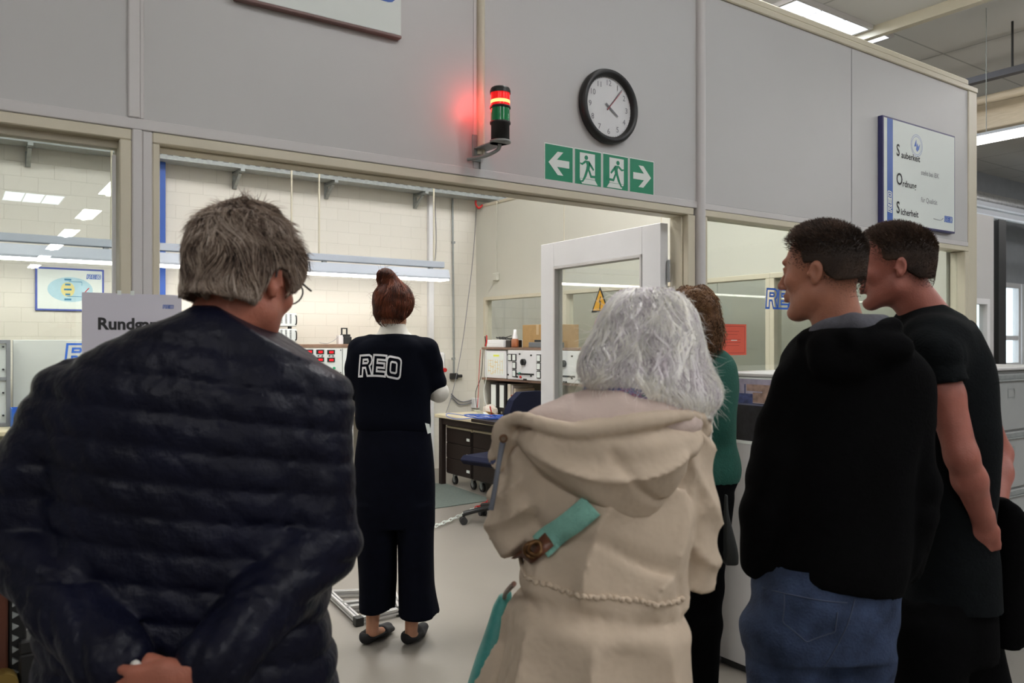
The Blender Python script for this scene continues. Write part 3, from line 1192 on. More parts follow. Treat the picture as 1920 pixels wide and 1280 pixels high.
# ---- filing cabinets outside, under the right window
CF = 1.985
for i in range(6):
    x0 = 2.853 + .402 * i
    lab = ['grey filing cabinet with a machine poster on its side', 'grey filing cabinet behind the person in the black hooded top',
           'grey filing cabinet between the two men in black', 'grey filing cabinet behind the man in the black T-shirt',
           'grey filing cabinet just left of the end cabinet, drawer labels in view', 'end filing cabinet of the row, cut by the right picture edge'][i]
    e = empty('filing_cabinet', (x0 + .2, CF + .22, 0), lab, 'filing cabinet', 'filing cabinets in a row under the window')
    part('body', bx(MB(), x0, x0 + .400, CF + .004, D - .01, .03, 1.30, .004), 'cabgrey' if i else 'cabwhite', e)
    part('plinth', bx(MB(), x0 + .01, x0 + .39, CF + .03, D - .02, 0, .03), 'black', e)
    for k in range(4):
        z0 = .045 + .312 * k
        dr = part('drawer', bx(MB(), x0 + .012, x0 + .388, CF - .014, CF + .004, z0, z0 + .300, .004), 'cabgrey', e)
        mh = MB()
        bx(mh, x0 + .016, x0 + .384, CF - .026, CF - .014, z0 + .262, z0 + .270, .002)
        bx(mh, x0 + .016, x0 + .384, CF - .017, CF - .014, z0 + .272, z0 + .294)
        part('handle', mh, 'galv', dr)
        mh = MB()
        vs, fs = ribbon([(0, 0), (.075, 0), (.075, .045), (0, .045)], .005)
        mh.add([(x0 + .16 + p[0], CF - .0155, z0 + .175 + p[1]) for p in vs], fs)
        part('label_holder', mh, 'galv', dr)
top = flat_obj('worktop', bx(MB(), 2.85, 5.27, CF - .02, D - .01, 1.301, 1.318, .004), 'cabwhite', 'pale worktop lying on the row of filing cabinets', 'worktop')
# poster on the side of the first cabinet
px0 = 2.853 - .002
pa, pb = onX(1368, 706, px0), onX(1369, 828, px0)
pw = .30
e = empty('poster', (px0, pa.y - pw / 2, pb.z), 'photo poster of machinery on the side of the first filing cabinet', 'poster')
part('paper', bx(MB(), px0 - .0015, px0 + .0015, pa.y - pw, pa.y, pb.z, pa.z), 'signwhite', e)
ph = MB()
m1 = M('poster_picture_dark', (.012, .012, .016), .35, var=.6, nscale=30)
m2 = M('poster_picture_lilac', (.36, .33, .42), .4, var=.2, nscale=20)
m3 = M('poster_picture_blue', (.05, .07, .18), .4, var=.5, nscale=40)
m4 = M('poster_picture_tan', (.36, .24, .19), .4, var=.4, nscale=30)
H_ = pa.z - pb.z


def pp(s0, s1, r0, r1, mi, d=.0022):
    ph.mat(mi)
    bx(ph, px0 - d, px0 - .0014, pa.y - .012 - (pw - .024) * s1, pa.y - .012 - (pw - .024) * s0, pb.z + H_ * r0, pb.z + H_ * r1)


pp(0, 1, .05, .98, 0)
pp(0, 1, .62, .98, 1, .0024)
pp(0, .42, .61, .76, 2, .0027)
pp(.42, .75, .63, .80, 3, .0028)
pp(.30, 1, .78, .90, 3, .0026)
pp(.75, .95, .60, .74, 2, .0029)
pp(.08, .10, .76, .90, 2, .0027)
pp(.26, .28, .76, .90, 2, .0027)
pp(.30, .60, .78, .80, 1, .003)
pp(.0, 1, .585, .61, 4, .0027)
pp(.0, .1, .05, .2, 5, .0027)
part('photo_print', ph, [m1, m2, m3, m4, M('poster_line', (.12, .13, .2), .4), M('poster_green', (.08, .16, .03), .4)], e)
# ================================================================== the lab behind the partition
# ---- cable tray along the back wall
ty = BK - .16
ta, tb = onY(300, 303, ty), onY(935, 377, ty)
zt_ = (ta.z + tb.z) / 2
e = empty('cable_tray', (2.2, ty, zt_), 'perforated galvanised cable tray on brackets high along the brick wall', 'cable tray')
m = MB()
x0t, x1t = -3.0, tb.x + .12
bx(m, x0t, x1t, ty - .10, ty + .10, zt_, zt_ + .004)
bx(m, x0t, x1t, ty - .104, ty - .10, zt_, zt_ + .06)
bx(m, x0t, x1t, ty + .10, ty + .104, zt_, zt_ + .06)
part('trough', m, 'galv', e)
m = MB()
k = 0
x = x0t
while x < x1t - .1:
    bx(m, x + .02, x + .07, ty - .1052, ty - .1035, zt_ + .036, zt_ + .054)
    x += .1
part('slots', m, 'black', e)
for px_ in (55, 448, 622, 790):
    xx = onY(px_, 330, ty).x
    m = MB()
    bx(m, xx - .02, xx + .02, BK - .02, BK - .002, zt_ - .16, zt_ + .02)
    bx(m, xx - .02, xx + .02, ty - .13, BK - .02, zt_ - .03, zt_ - .003)
    m.prism([(0, 0), (-.18, .12), (-.18, .13), (0, .04)], (xx - .015, BK - .02, zt_ - .16), UY, UZ, (.03, 0, 0))
    part('bracket', m, 'galv', e)
# pipes above the tray
flat_obj('pipe', MB().cyl((-3, BK - .10, zt_ + .26), (4.9, BK - .10, zt_ + .26), .022), 'orange', 'long orange pipe above the cable tray', 'pipe')
flat_obj('duct', bx(MB(), -3, 4.75, BK - .30, BK - .02, zt_ + .10, zt_ + .20, .01), 'lampwhite', 'long pale duct running above the cable tray', 'duct')

# ---- pendant tube lamps
ly = 7.35
la, lb = onY(20, 490, ly), onY(835, 527, ly)
zl = (onY(300, 499, ly).z + onY(830, 527, ly).z) / 2
rp = 'pendant tube lamps hung end to end over the back bench'


def pendant(x0, x1, y, z, label, group, mesh=None):
    e = empty('pendant_lamp', ((x0 + x1) / 2, y, z), label, 'lamp', group)
    m = MB()
    # reflector hood: trapezoid section
    sec = [(-.10, .012), (-.10, .03), (-.07, .115), (.07, .115), (.10, .03), (.10, .012)]
    m.prism(sec, (x0, y, z), UY, UZ, (x1 - x0, 0, 0))
    part('hood', m, 'lampwhite', e)
    part('gear_tray', bx(MB(), x0 - .0, x1 - .03, y - .04, y + .04, z + .135, z + .20, .005), 'lampwhite', e)
    m = MB()
    for xx in (x0 + .15, x1 - .2):
        bx(m, xx, xx + .04, y - .02, y + .02, z + .115, z + .135)
    part('spacer', m, 'galv', e)
    m = MB()
    bx(m, x0 + .01, x1 - .01, y - .092, y + .092, z, z + .012)
    part('tube', m, 'tube', e)
    m = MB()
    for xx in (x0 + .12, x1 - .14):
        m.tube([(xx, y, z + .20), (xx + .005, y + .01, z + .9), (xx, y, z + 1.6), (xx, y, 4.999)], .009, 6)
    part('chain', m, 'cream', e)
    return e


L_ = 1.52
for k in range(3):
    x1 = lb.x - k * (L_ + .012)
    lab = ['pendant tube lamp over the back bench, its free end right of the woman\'s head',
           'pendant tube lamp over the back bench, behind the grey-haired man\'s head',
           'pendant tube lamp over the back bench, seen through the left window'][k]
    pendant(x1 - L_, x1, ly, zl, lab, rp)
# lamps further out of the left edge feed light only where the photo's row goes on
pendant(lb.x - 3 * (L_ + .012) - L_, lb.x - 3 * (L_ + .012), ly, zl, 'pendant tube lamp over the back bench, at the left picture edge', rp)
# tubes over the right bench, seen mirrored in the panes
def pendant_y(x, y0, y1, z, label, group):
    e = empty('pendant_lamp', (x, (y0 + y1) / 2, z), label, 'lamp', group)
    part('housing', bx(MB(), x - .035, x + .035, y0, y1, z + .075, z + .11, .005), 'bluewall', e)
    part('tube', bx(MB(), x - .035, x + .035, y0 + .01, y1 - .01, z, z + .075), 'tube', e)
    m = MB()
    for yy in (y0 + .12, y1 - .14):
        m.cyl((x, yy, z + .11), (x, yy, 4.999), .004, n=6)
    part('suspension', m, 'galv', e)
    return e
    sec = [(-.10, .012), (-.10, .03), (-.07, .115), (.07, .115), (.10, .03), (.10, .012)]
    part('hood', MB().prism(sec, (x, y0, z), UX, UZ, (0, y1 - y0, 0)), 'lampwhite', e)
    part('gear_tray', bx(MB(), x - .04, x + .04, y0, y1, z + .135, z + .20, .005), 'lampwhite', e)
    part('tube', bx(MB(), x - .092, x + .092, y0 + .01, y1 - .01, z, z + .012), 'tube', e)
    m = MB()
    for yy in (y0 + .12, y1 - .14):
        m.cyl((x, yy, z + .20), (x, yy, 4.999), .004, n=6)
    part('suspension', m, 'galv', e)
    return e


pendant(2.95, 4.45, 3.55, 2.62, 'pendant tube lamp inside the lab just behind the doorway, hidden by the header', 'pendant tube lamps in the middle of the lab')
pendant(.6, 2.1, 3.6, 2.62, 'added pendant tube lamp, unseen behind the left half of the doorway header', 'pendant tube lamps in the middle of the lab')  # added out of view to light the open door leaf
pendant(1.0, 2.5, 5.4, 2.75, 'pendant tube lamp in the middle of the lab above the header', 'pendant tube lamps in the middle of the lab')

# ---- framed diagram on the brick wall (left window)
a, b = onY(66, 500, BK - .02), onY(195, 507, BK - .02)
c1 = onY(66, 580, BK - .02)
zA, zB = (onY(130, 503, BK).z), onY(130, 583, BK).z
e = empty('framed_diagram', ((a.x + b.x) / 2, BK, zB), 'blue-framed diagram with a pale blue oval on the brick wall', 'picture')
part('frame', bx(MB(), a.x, b.x, BK - .022, BK - .001, zB, zA, .003), M('frame_blue', (.08, .12, .45), .4), e)
part('sheet', bx(MB(), a.x + .016, b.x - .016, BK - .0235, BK - .021, zB + .016, zA - .016), 'signwhite', e)
cx, cz = (a.x + b.x) / 2, (zA + zB) / 2
ww, hh = b.x - a.x, zA - zB
m = MB()
m.prism([(ww * .33 * math.cos(t * PI / 16), hh * .29 * math.sin(t * PI / 16)) for t in range(32)], (cx, BK - .0236, cz), UX, UZ, (0, -.0006, 0))
part('oval', m, M('pale_blue_print', (.42, .62, .70), .5), e)
m = MB()
m.prism([(ww * .10 * math.cos(t * PI / 12), hh * .17 * math.sin(t * PI / 12)) for t in range(24)], (cx - .02, BK - .0243, cz), UX, UZ, (0, -.0006, 0))
part('yellow_disc', m, M('pale_yellow_print', (.70, .62, .25), .5), e)
m = MB()
for i, (dx, w_) in enumerate(((0, .10), (0, .08), (0, .11), (0, .07), (0, .10))):
    zc_ = cz + hh * (.23 - .115 * i)
    bx(m, cx - .02 - ww * w_ / 2, cx - .02 + ww * w_ / 2, BK - .0252, BK - .0249, zc_ - .008, zc_ + .008)
for (xa, xb, za, zb_) in ((-.02, .17, .18, .185), (.165, .17, .10, .18), (.165, .17, -.16, -.05), (-.05, .17, -.165, -.16)):
    bx(m, cx + ww * xa, cx + ww * xb, BK - .0252, BK - .0249, cz + hh * za, cz + hh * zb_ + .003)
part('flow_chart', m, M('chart_blue', (.03, .20, .36), .5), e)
part('red_mark', MB().prism([(0, 0), (.01, 0), (.05, .05), (.04, .05)], (cx + ww * .19, BK - .0252, cz - .03), UX, UZ, (0, -.0003, 0)), 'red', e)
part('logo', logo_mb((cx + ww * .24, BK - .0238, cz + hh * .27), UX, UZ, .038, .0005, .14), 'logo', e)

# ---- back bench with upstand boards, racks and shelf
by0, by1 = 7.15, BK - .03
bench = empty('workbench', (1.5, (by0 + by1) / 2, 0), 'long beige workbench along the brick wall behind the visitors', 'workbench')
part('bench_top', bx(MB(), -2.9, 3.75, by0, by1, .74, .78, .006), 'benchtop', bench)
for xx in (-2.85, -1.3, .25, 1.8, 3.65):
    m = MB()
    bx(m, xx, xx + .05, by0 + .04, by0 + .09, 0, .74)
    bx(m, xx, xx + .05, by1 - .09, by1 - .04, 0, .74)
    bx(m, xx, xx + .05, by0 + .09, by1 - .09, .68, .74)
    part('leg_frame', m, 'dark', bench)
# grey board with blue letters (left)
gy0 = 7.62
g0, g1 = onY(24, 640, gy0).x, onY(262, 640, gy0).x
gt = onY(90, 637, gy0).z
e = empty('grey_backboard', ((g0 + g1) / 2, gy0, .78), 'grey standing board with blue company letters on the back bench', 'board')
part('board', bx(MB(), g0, g1, gy0, gy0 + .03, .781, gt, .003), M('grey_green_board', (.48, .50, .48), .45, var=.02), e)
lg = onY(122, 690, gy0)
part('logo', logo_mb((lg.x, gy0 - .0004, onY(122, 684, gy0).z), UX, UZ, onY(122, 645, gy0).z - onY(122, 684, gy0).z, .0006, .10), 'logo', e)
# aluminium rack at the very left
r0, r1 = onY(-90, 640, gy0 - .1).x, onY(20, 640, gy0 - .1).x
yy = gy0 - .1
zt2 = onY(10, 637, yy).z
e = empty('instrument_rack', ((r0 + r1) / 2, yy, .78), 'aluminium framed instrument rack at the left picture edge', 'rack')
m = MB()
w = .03
bx(m, r0, r0 + w, yy, yy + .25, .781, zt2, .002)
bx(m, r1 - w, r1, yy, yy + .25, .781, zt2, .002)
for z in (.781, (zt2 + .781) / 2 + .02, zt2 - w):
    bx(m, r0 + w, r1 - w, yy, yy + .25, z, z + w, .002)
part('frame', m, M('rack_grey', (.25, .26, .28), .4, .3), e)
zm = (zt2 + .781) / 2 + .02
for (za, zb_) in ((.811, zm), (zm + w, zt2 - w)):
    m = bx(MB(), r0 + w, r1 - w, yy + .012, yy + .02, za + .002, zb_ - .002)
    pl = part('front_plate', m, 'instr', e)
    m = MB()
    for k in range(5):
        m.cyl((r1 - .05 - .09 * (k % 3), yy + .014, za + .06 + .06 * k), (r1 - .05 - .09 * (k % 3), yy - .006, za + .06 + .06 * k), .008, n=10)
    part('knob', m, 'text', pl)
# blue box on the bench
b0, b1 = onY(20, 780, 7.45), onY(64, 780, 7.45)
e = empty('storage_box', ((b0.x + b1.x) / 2, 7.45, .78), 'open blue storage box on the bench seen through the left window', 'box')
m = MB()
X0, X1, Y0, Y1, Z1 = b0.x, b1.x + .04, 7.3, 7.5, .781 + .155
bx(m, X0, X1, Y0, Y1, .781, .787)
bx(m, X0, X1, Y0, Y0 + .006, .787, Z1 - .03)
bx(m, X0, X1, Y1 - .006, Y1, .787, Z1)
bx(m, X0, X0 + .006, Y0 + .006, Y1 - .006, .787, Z1)
bx(m, X1 - .006, X1, Y0 + .006, Y1 - .006, .787, Z1)
part('body', m, 'bluebox', e)
part('label_slot', bx(MB(), X0 + .03, X0 + .09, Y0 - .003, Y0, .81, .86), 'signwhite', e)
t = MB()
t.cyl((X1 - .02, Y0 + .04, .84), (X1 - .10, Y0 + .09, .95), .008, n=8)
flat_obj('screwdriver', t, 'red', 'red handled tool sticking out of the blue box', 'tool')

# bench shelf with power meters
sy = 7.55
s0, s1 = onY(558, 650, sy), onY(690, 650, sy)
zs_ = onY(600, 645, sy).z
e = empty('bench_shelf', ((s0.x + s1.x) / 2, sy, .78), 'brown shelf board over the red-display instruments on the back bench', 'shelf')
m = bx(MB(), s0.x, s1.x + .5, sy - .02, BK - .04, zs_ - .035, zs_, .003)
part('shelf_board', m, 'wood', e)
for xx in (s0.x + .01, s1.x + .46):
    part('support', bx(MB(), xx, xx + .03, sy + .06, BK - .06, .781, zs_ - .036), 'dark', e)
# power meter front
zi1 = zs_ - .045
zi0 = onY(600, 703, sy).z
i0, i1 = onY(560, 650, sy - .01).x, onY(641, 650, sy - .01).x
e = empty('power_meter', ((i0 + i1) / 2, sy - .02, zi0), 'grey instrument with six red digital displays under the brown shelf', 'instrument')
part('case', bx(MB(), i0, i1, sy - .02, sy + .05, zi0, zi1, .003), 'instr', e)
for r_ in range(2):
    for cidx in range(3):
        cxp = 580 + 20.4 * cidx
        cyp = 659.5 + 14.5 * r_ + .02 * (cxp - 600)
        q = onY(cxp, cyp, sy - .022)
        dsp = part('display', bx(MB(), q.x - .040, q.x + .040, sy - .024, sy - .02, q.z - .022, q.z + .022), 'black', e)
        part('digits', text_mb('888', .030, (q.x - .020, sy - .0245, q.z - .011), UX, UZ, .0006, bold=.0012), 'led', dsp)
m = MB()
for cidx in range(3):
    for s in (-1, 1):
        q = onY(580 + 20.4 * cidx + 3.5 * s, 667, sy - .022)
        m.cyl((q.x, sy - .02, q.z), (q.x, sy - .032, q.z), .006, n=8)
for q in (onY(561, 653, sy), onY(637, 656, sy), onY(637, 698, sy)):
    m.cyl((q.x, sy - .02, q.z), (q.x, sy - .026, q.z), .006, n=8)
part('knob', m, 'black', e)
q = onY(626, 690, sy - .02)
part('green_button', MB().cyl((q.x, sy - .02, q.z), (q.x, sy - .034, q.z), .013), M('green_button', (.01, .25, .12), .4), e)
# neighbour instrument right of it
j0, j1 = i1 + .006, i1 + .42
e = empty('measuring_console', ((j0 + j1) / 2, sy - .02, zi0), 'grey instrument panel half hidden behind the standing woman\'s back', 'instrument')
part('case', bx(MB(), j0, j1, sy - .02, sy + .05, zi0 - .01, zi1, .003), 'instr', e)
m = MB()
for k in range(2):
    bx(m, j0 + .06, j0 + .14, sy - .023, sy - .02, zi1 - .10 - .10 * k, zi1 - .03 - .10 * k)
part('meter', m, 'signwhite', e)
# instruments standing left on the shelf level: a stack of two
u0, u1 = onY(485, 620, 7.62).x, onY(555, 620, 7.62).x
e0z = onY(540, 643, 7.62).z
ped = empty('instrument_tower', ((u0 + u1) / 2, 7.62, .78), 'dark instrument tower carrying two light grey instruments', 'instrument')
part('case', bx(MB(), u0, u1 - .01, 7.60, 7.9, .781, e0z - .015, .004), 'black', ped)
inst_proto = None
for k in range(2):
    zb0 = e0z + .0 + .152 * k
    e = empty('bench_instrument', ((u0 + u1) / 2, 7.62, zb0),
              ['light grey instrument with speaker grille, lower one of two', 'light grey instrument with speaker grille, upper one of two'][k],
              'instrument', 'two stacked light grey instruments')
    cs = part('case', bx(MB(), u0, u1, 7.60, 7.88, zb0 + .012, zb0 + .138, .004), 'instr', e)
    m = MB()
    for fx_ in (.05, .45, .8):
        bx(m, u0 + (u1 - u0) * fx_, u0 + (u1 - u0) * fx_ + .03, 7.62, 7.65, zb0 - .013, zb0 + .012)
    part('foot', m, 'rubber', e)
    m = MB()
    for r_ in range(8):
        for q_ in range(3):
            xg = u1 - .16 + .045 * q_
            bx(m, xg, xg + .018, 7.598, 7.600, zb0 + .122 - .0115 * r_, zb0 + .127 - .0115 * r_)
    part('grille', m, 'black', cs)
    m = MB()
    cxk = u1 - .25
    m.cyl((cxk, 7.6, zb0 + .085), (cxk, 7.585, zb0 + .085), .022, n=16)
    part('dial', m, 'benchtop', cs)
    m = MB()
    for (dx, dz) in ((-.03, .11), (.025, .11), (-.03, .06), (0, .052), (.025, .06), (-.03, .02), (0, .02), (.025, .02)):
        m.cyl((cxk + dx, 7.6, zb0 + dz), (cxk + dx, 7.592, zb0 + dz), .006, n=8)
    part('knob', m, 'black', cs)
    part('side_handle', MB().tube([(u1 - .012, 7.6, zb0 + .03), (u1 - .012, 7.575, zb0 + .04), (u1 - .012, 7.575, zb0 + .105), (u1 - .012, 7.6, zb0 + .115)], .006), 'black', cs)
# small transformer on the shelf
q = onY(649, 645, sy + .1)
e = empty('transformer', (q.x, sy + .1, zs_), 'small black transformer with a top handle on the brown shelf', 'transformer')
m = MB()
bx(m, q.x - .035, q.x + .045, sy + .06, sy + .16, zs_, zs_ + .075, .004)
bx(m, q.x - .045, q.x + .035, sy + .07, sy + .15, zs_ + .075, zs_ + .10, .003)
part('core', m, 'black', e)
m = MB()
vs, fs = ribbon([(0, 0), (0, .06), (.055, .06), (.055, 0)], .012, closed=False)
for y_ in (sy + .10, sy + .115):
    m.add([(q.x - .045 + p[0], y_, zs_ + .10 + p[1]) for p in vs], fs)
part('handle', m, 'black', e)
part('side_plate', bx(MB(), q.x - .09, q.x - .037, sy + .08, sy + .14, zs_, zs_ + .09, .003), 'post', e)
part('cord', MB().tube([(q.x - .08, sy + .1, zs_ + .08), (q.x - .14, sy + .05, zs_ + .045), (q.x - .22, sy + .04, zs_ + .008), (q.x - .30, sy + .06, zs_ + .012)], .003), 'textgrey', e)

# ---- conduit, emergency switch and socket near the corner
cA = onY(852, 380, BK - .03)
cx_ = cA.x
e = empty('conduit', (cx_, BK, 1.1), 'vertical cable conduit with a socket at its lower end by the corner', 'conduit')
zso = onY(848, 705, BK - .03).z
part('pipe', MB().cyl((cx_, BK - .02, zso), (cx_ - .02, BK - .02, zt_ + .02), .011, n=10), 'galv', e)
m = MB()
m.box((cx_ - .05, BK - .06, zso - .035), (cx_ + .035, BK - .001, zso + .035), .006)
m.cyl((cx_ + .03, BK - .03, zso), (cx_ + .10, BK - .03, zso), .018)
part('socket', m, 'black', e)
m = MB()
for pz in (455, 672):
    zc_ = onY(852, pz, BK).z
    bx(m, cx_ - .025, cx_ + .01, BK - .035, BK - .001, zc_ - .012, zc_ + .012)
part('clip', m, 'galv', e)
q = onY(833, 693, BK - .1)
e = empty('wall_device', (q.x, BK, q.z - .1), 'white wall device with red knob right of the standing woman', 'device')
m = MB()
zd0, zd1 = onY(830, 712, BK).z, onY(826, 660, BK).z
m.box((q.x - .20, BK - .15, zd0), (q.x - .01, BK - .002, zd1), .02)
part('housing', m, 'white', e)
part('red_knob', MB().cyl((q.x - .04, BK - .15, q.z), (q.x - .04, BK - .19, q.z), .024), 'red', e)
# thin cables down the wall
def wire(pts, r, mat, label, name='cable'):
    return flat_obj(name, MB().tube(pts, r, 5), mat, label, 'cable')


wire([onY(893, 388, BK - .02), onY(888, 470, BK - .02), onY(878, 560, BK - .02), onY(866, 650, BK - .07), onY(850, 730, BK - .10), onY(836, 775, BK - .09)], .004, 'textgrey', 'thin grey cable hanging slantwise from the corner of the brick wall')
wire([onY(815, 372, BK - .03), onY(818, 440, BK - .03), onY(816, 485, BK - .03), onY(809, 500, BK - .06)], .004, 'textgrey', 'thin cable dropping from the tray beside the white strip')
wire([onY(846, 738, BK - .02), onY(856, 748, BK - .02), onY(868, 753, BK - .02), onY(884, 750, BK - .02)], .007, 'textgrey', 'upper loop of dark cable low on the wall at the corner')
wire([onY(846, 742, BK - .02), onY(858, 756, BK - .02), onY(870, 758, BK - .02), onY(884, 754, BK - .02)], .007, 'textgrey', 'lower loop of dark cable low on the wall at the corner')
# junction box and wire on the inner right wall
q = onX(930, 519, XR - .02)
e = empty('wall_bell', (XR, q.y, q.z - .05), 'small cream box with a cable up the inner partition', 'junction box')
part('box', bx(MB(), XR - .04, XR - .001, q.y - .045, q.y + .045, q.z - .045, q.z + .045, .008), 'inner', e)
part('cord', MB().tube([(XR - .012, q.y, q.z + .04), (XR - .010, q.y, 2.5), (XR - .012, q.y - .005, ZT - .02), (XR - .012, q.y - .05, ZT + .02)], .005, 5), 'inner', e)
q = onX(900, 758, XR - .03)
flat_obj('junction_box', bx(MB(), XR - .07, XR - .001, q.y + .05, q.y + .34, q.z - .05, q.z + .07, .006), 'white', 'white cable box low in the corner beside the folders', 'junction box')
# red bracket at the tray end
q = onY(899, 382, ty)
e = empty('red_bracket', (q.x, ty, q.z - .05), 'red curved clamp hanging at the end of the cable tray', 'clamp')
part('hook', MB().tube([(q.x - .05, ty, zt_ - .015), (q.x - .05, ty, zt_ - .06), (q.x - .01, ty, zt_ - .10), (q.x + .04, ty, zt_ - .06)], .012), 'red', e)
part('striped_board', bx(MB(), q.x + .02, q.x + .42, ty - .03, ty - .015, zt_ + .07, zt_ + .20), 'orange', e)

# ---- bench along the right partition
dx0, dy0, dy1 = onZ(822, 907, 0).x, 4.35, onZ(826, 907, 0).y
zd = onX(885, 785, dx0).z
desk = empty('desk', ((dx0 + 5.0) / 2, (dy0 + dy1) / 2, 0), 'beige-topped desk with dark legs along the right partition', 'desk')
part('desk_top', bx(MB(), dx0 - .02, 5.08, dy0, dy1 + .06, zd - .035, zd, .005), 'benchtop', desk)
dl = None
for (xx, y_) in ((dx0, dy1 - .05), (dx0, dy0 + .02), (5.0, dy1 - .05), (5.0, dy0 + .02)):
    part('leg', bx(MB(), xx, xx + .055, y_, y_ + .055, 0, zd - .035, .003), 'dark', desk)
m = MB()
bx(m, dx0 + .01, dx0 + .045, dy0 + .075, dy1 - .05, zd - .10, zd - .036)
bx(m, dx0 + .055, 5.0, dy1 - .04, dy1 - .01, zd - .10, zd - .036)
part('apron', m, 'dark', desk)
# side extension at far left of the desk
# drawer units on castors
for k, (ya, yb, lab) in enumerate(((onX(836, 800, dx0 + .06).y, onX(884, 800, dx0 + .06).y, 'dark drawer pedestal with three white labels, far one under the desk'),
                                   (onX(886, 800, dx0 + .06).y, onX(886, 800, dx0 + .06).y - .56, 'dark drawer pedestal behind the chair seat, near one under the desk'))):
    xa, xb = dx0 + .06, dx0 + .60
    e = empty('drawer_pedestal', ((xa + xb) / 2, (ya + yb) / 2, 0), lab, 'drawer unit', 'rolling drawer pedestals under the desk')
    zt3 = zd - .115
    part('body', bx(MB(), xa + .01, xb, yb + .005, ya - .005, .115, zt3 - .03, .004), 'dark', e)
    part('top_board', bx(MB(), xa, xb, yb, ya, zt3 - .03, zt3, .004), 'benchtop', e)
    for j in range(3):
        z0 = .125 + .155 * j
        dr = part('drawer', bx(MB(), xa - .002, xa + .0095, yb + .012, ya - .012, z0, z0 + .148, .003), 'dark', e)
        part('label', bx(MB(), xa - .0045, xa - .0022, yb + .03, yb + .085, z0 + .045, z0 + .072), 'signwhite', dr)
    for (cxx, cyy) in ((xa + .07, yb + .07), (xa + .07, ya - .07), (xb - .07, yb + .07), (xb - .07, ya - .07)):
        mc = MB()
        mc.cyl((cxx - .012, cyy, .042), (cxx + .012, cyy, .042), .042, n=18)
        cw = part('caster', mc, 'rubber', e)
        mc = MB()
        mc.cyl((cxx - .014, cyy, .042), (cxx + .014, cyy, .042), .020, n=14)
        bx(mc, cxx - .018, cxx - .014, cyy - .015, cyy + .02, .04, .115)
        bx(mc, cxx + .014, cxx + .018, cyy - .015, cyy + .02, .04, .115)
        part('fork', mc, 'galv', cw)

# shelf unit on the desk
fx0 = onX(905, 650, 4.38)
sx = 4.38
yL = fx0.y + .02
yR = 4.6
zS1 = onX(930, 651, sx).z
zS0 = onX(930, 709, sx).z
e = empty('desk_shelf', ((sx + 5.0) / 2, (yL + yR) / 2, zd), 'two-tier brown shelf standing on the desk', 'shelf')
part('upper_board', bx(MB(), sx, 4.98, yR, yL, zS1 - .022, zS1, .002), 'wood', e)
part('lower_board', bx(MB(), sx, 4.98, yR, yL, zS0 - .022, zS0, .002), 'wood', e)
m = MB()
bx(m, sx + .02, 4.98, yL - .02, yL - .002, zd + .001, zS0 - .022)
bx(m, sx + .02, 4.98, yL - .02, yL - .002, zS0, zS1 - .022)
bx(m, sx + .02, 4.98, yR + .002, yR + .02, zd + .001, zS0 - .022)
bx(m, sx + .02, 4.98, yR + .002, yR + .02, zS0, zS1 - .022)
bx(m, 4.95, 4.98, yR + .02, yL - .02, zd + .001, zS1 - .022)
part('side_board', m, 'inner', e)
# white cabinet with circuit diagram
ya, yb = onX(908, 680, sx).y, onX(948, 680, sx).y
zb = zS0 + .002
e = empty('white_cabinet', (sx, (ya + yb) / 2, zb), 'white metal cabinet with a yellow-marked circuit sheet on its door', 'cabinet')
part('body', bx(MB(), sx + .005, 4.8, yb + .003, ya, zb, zS1 - .032, .004), 'white', e)
part('sheet', bx(MB(), sx + .0025, sx + .0045, yb + .03, ya - .045, zb + .03, zS1 - .05), 'signwhite', e)
m = MB()
yw, yn = ya - .05, yb + .035
zz0, zz1 = zb + .035, zS1 - .06
rr2 = random.Random(3)
for k in range(7):
    y_ = yn + (yw - yn) * (k + .5) / 7
    m.box((sx + .0015, y_, zz0 + .01), (sx + .0024, y_ + .0025, zz1 - .06))
for k in range(18):
    z_ = zz0 + (zz1 - .06 - zz0) * rr2.random()
    y_ = yn + (yw - yn - .06) * rr2.random()
    m.box((sx + .0015, y_, z_), (sx + .0024, y_ + .03 + .03 * rr2.random(), z_ + .003))
part('circuit_lines', m, M('yellow_print', (.75, .50, .10), .5), e)
part('yellow_mark', bx(MB(), sx + .0015, sx + .0024, yn + .08, yn + .18, zz1 - .03, zz1 - .012), M('marker_yellow', (.75, .80, .10), .5), e)
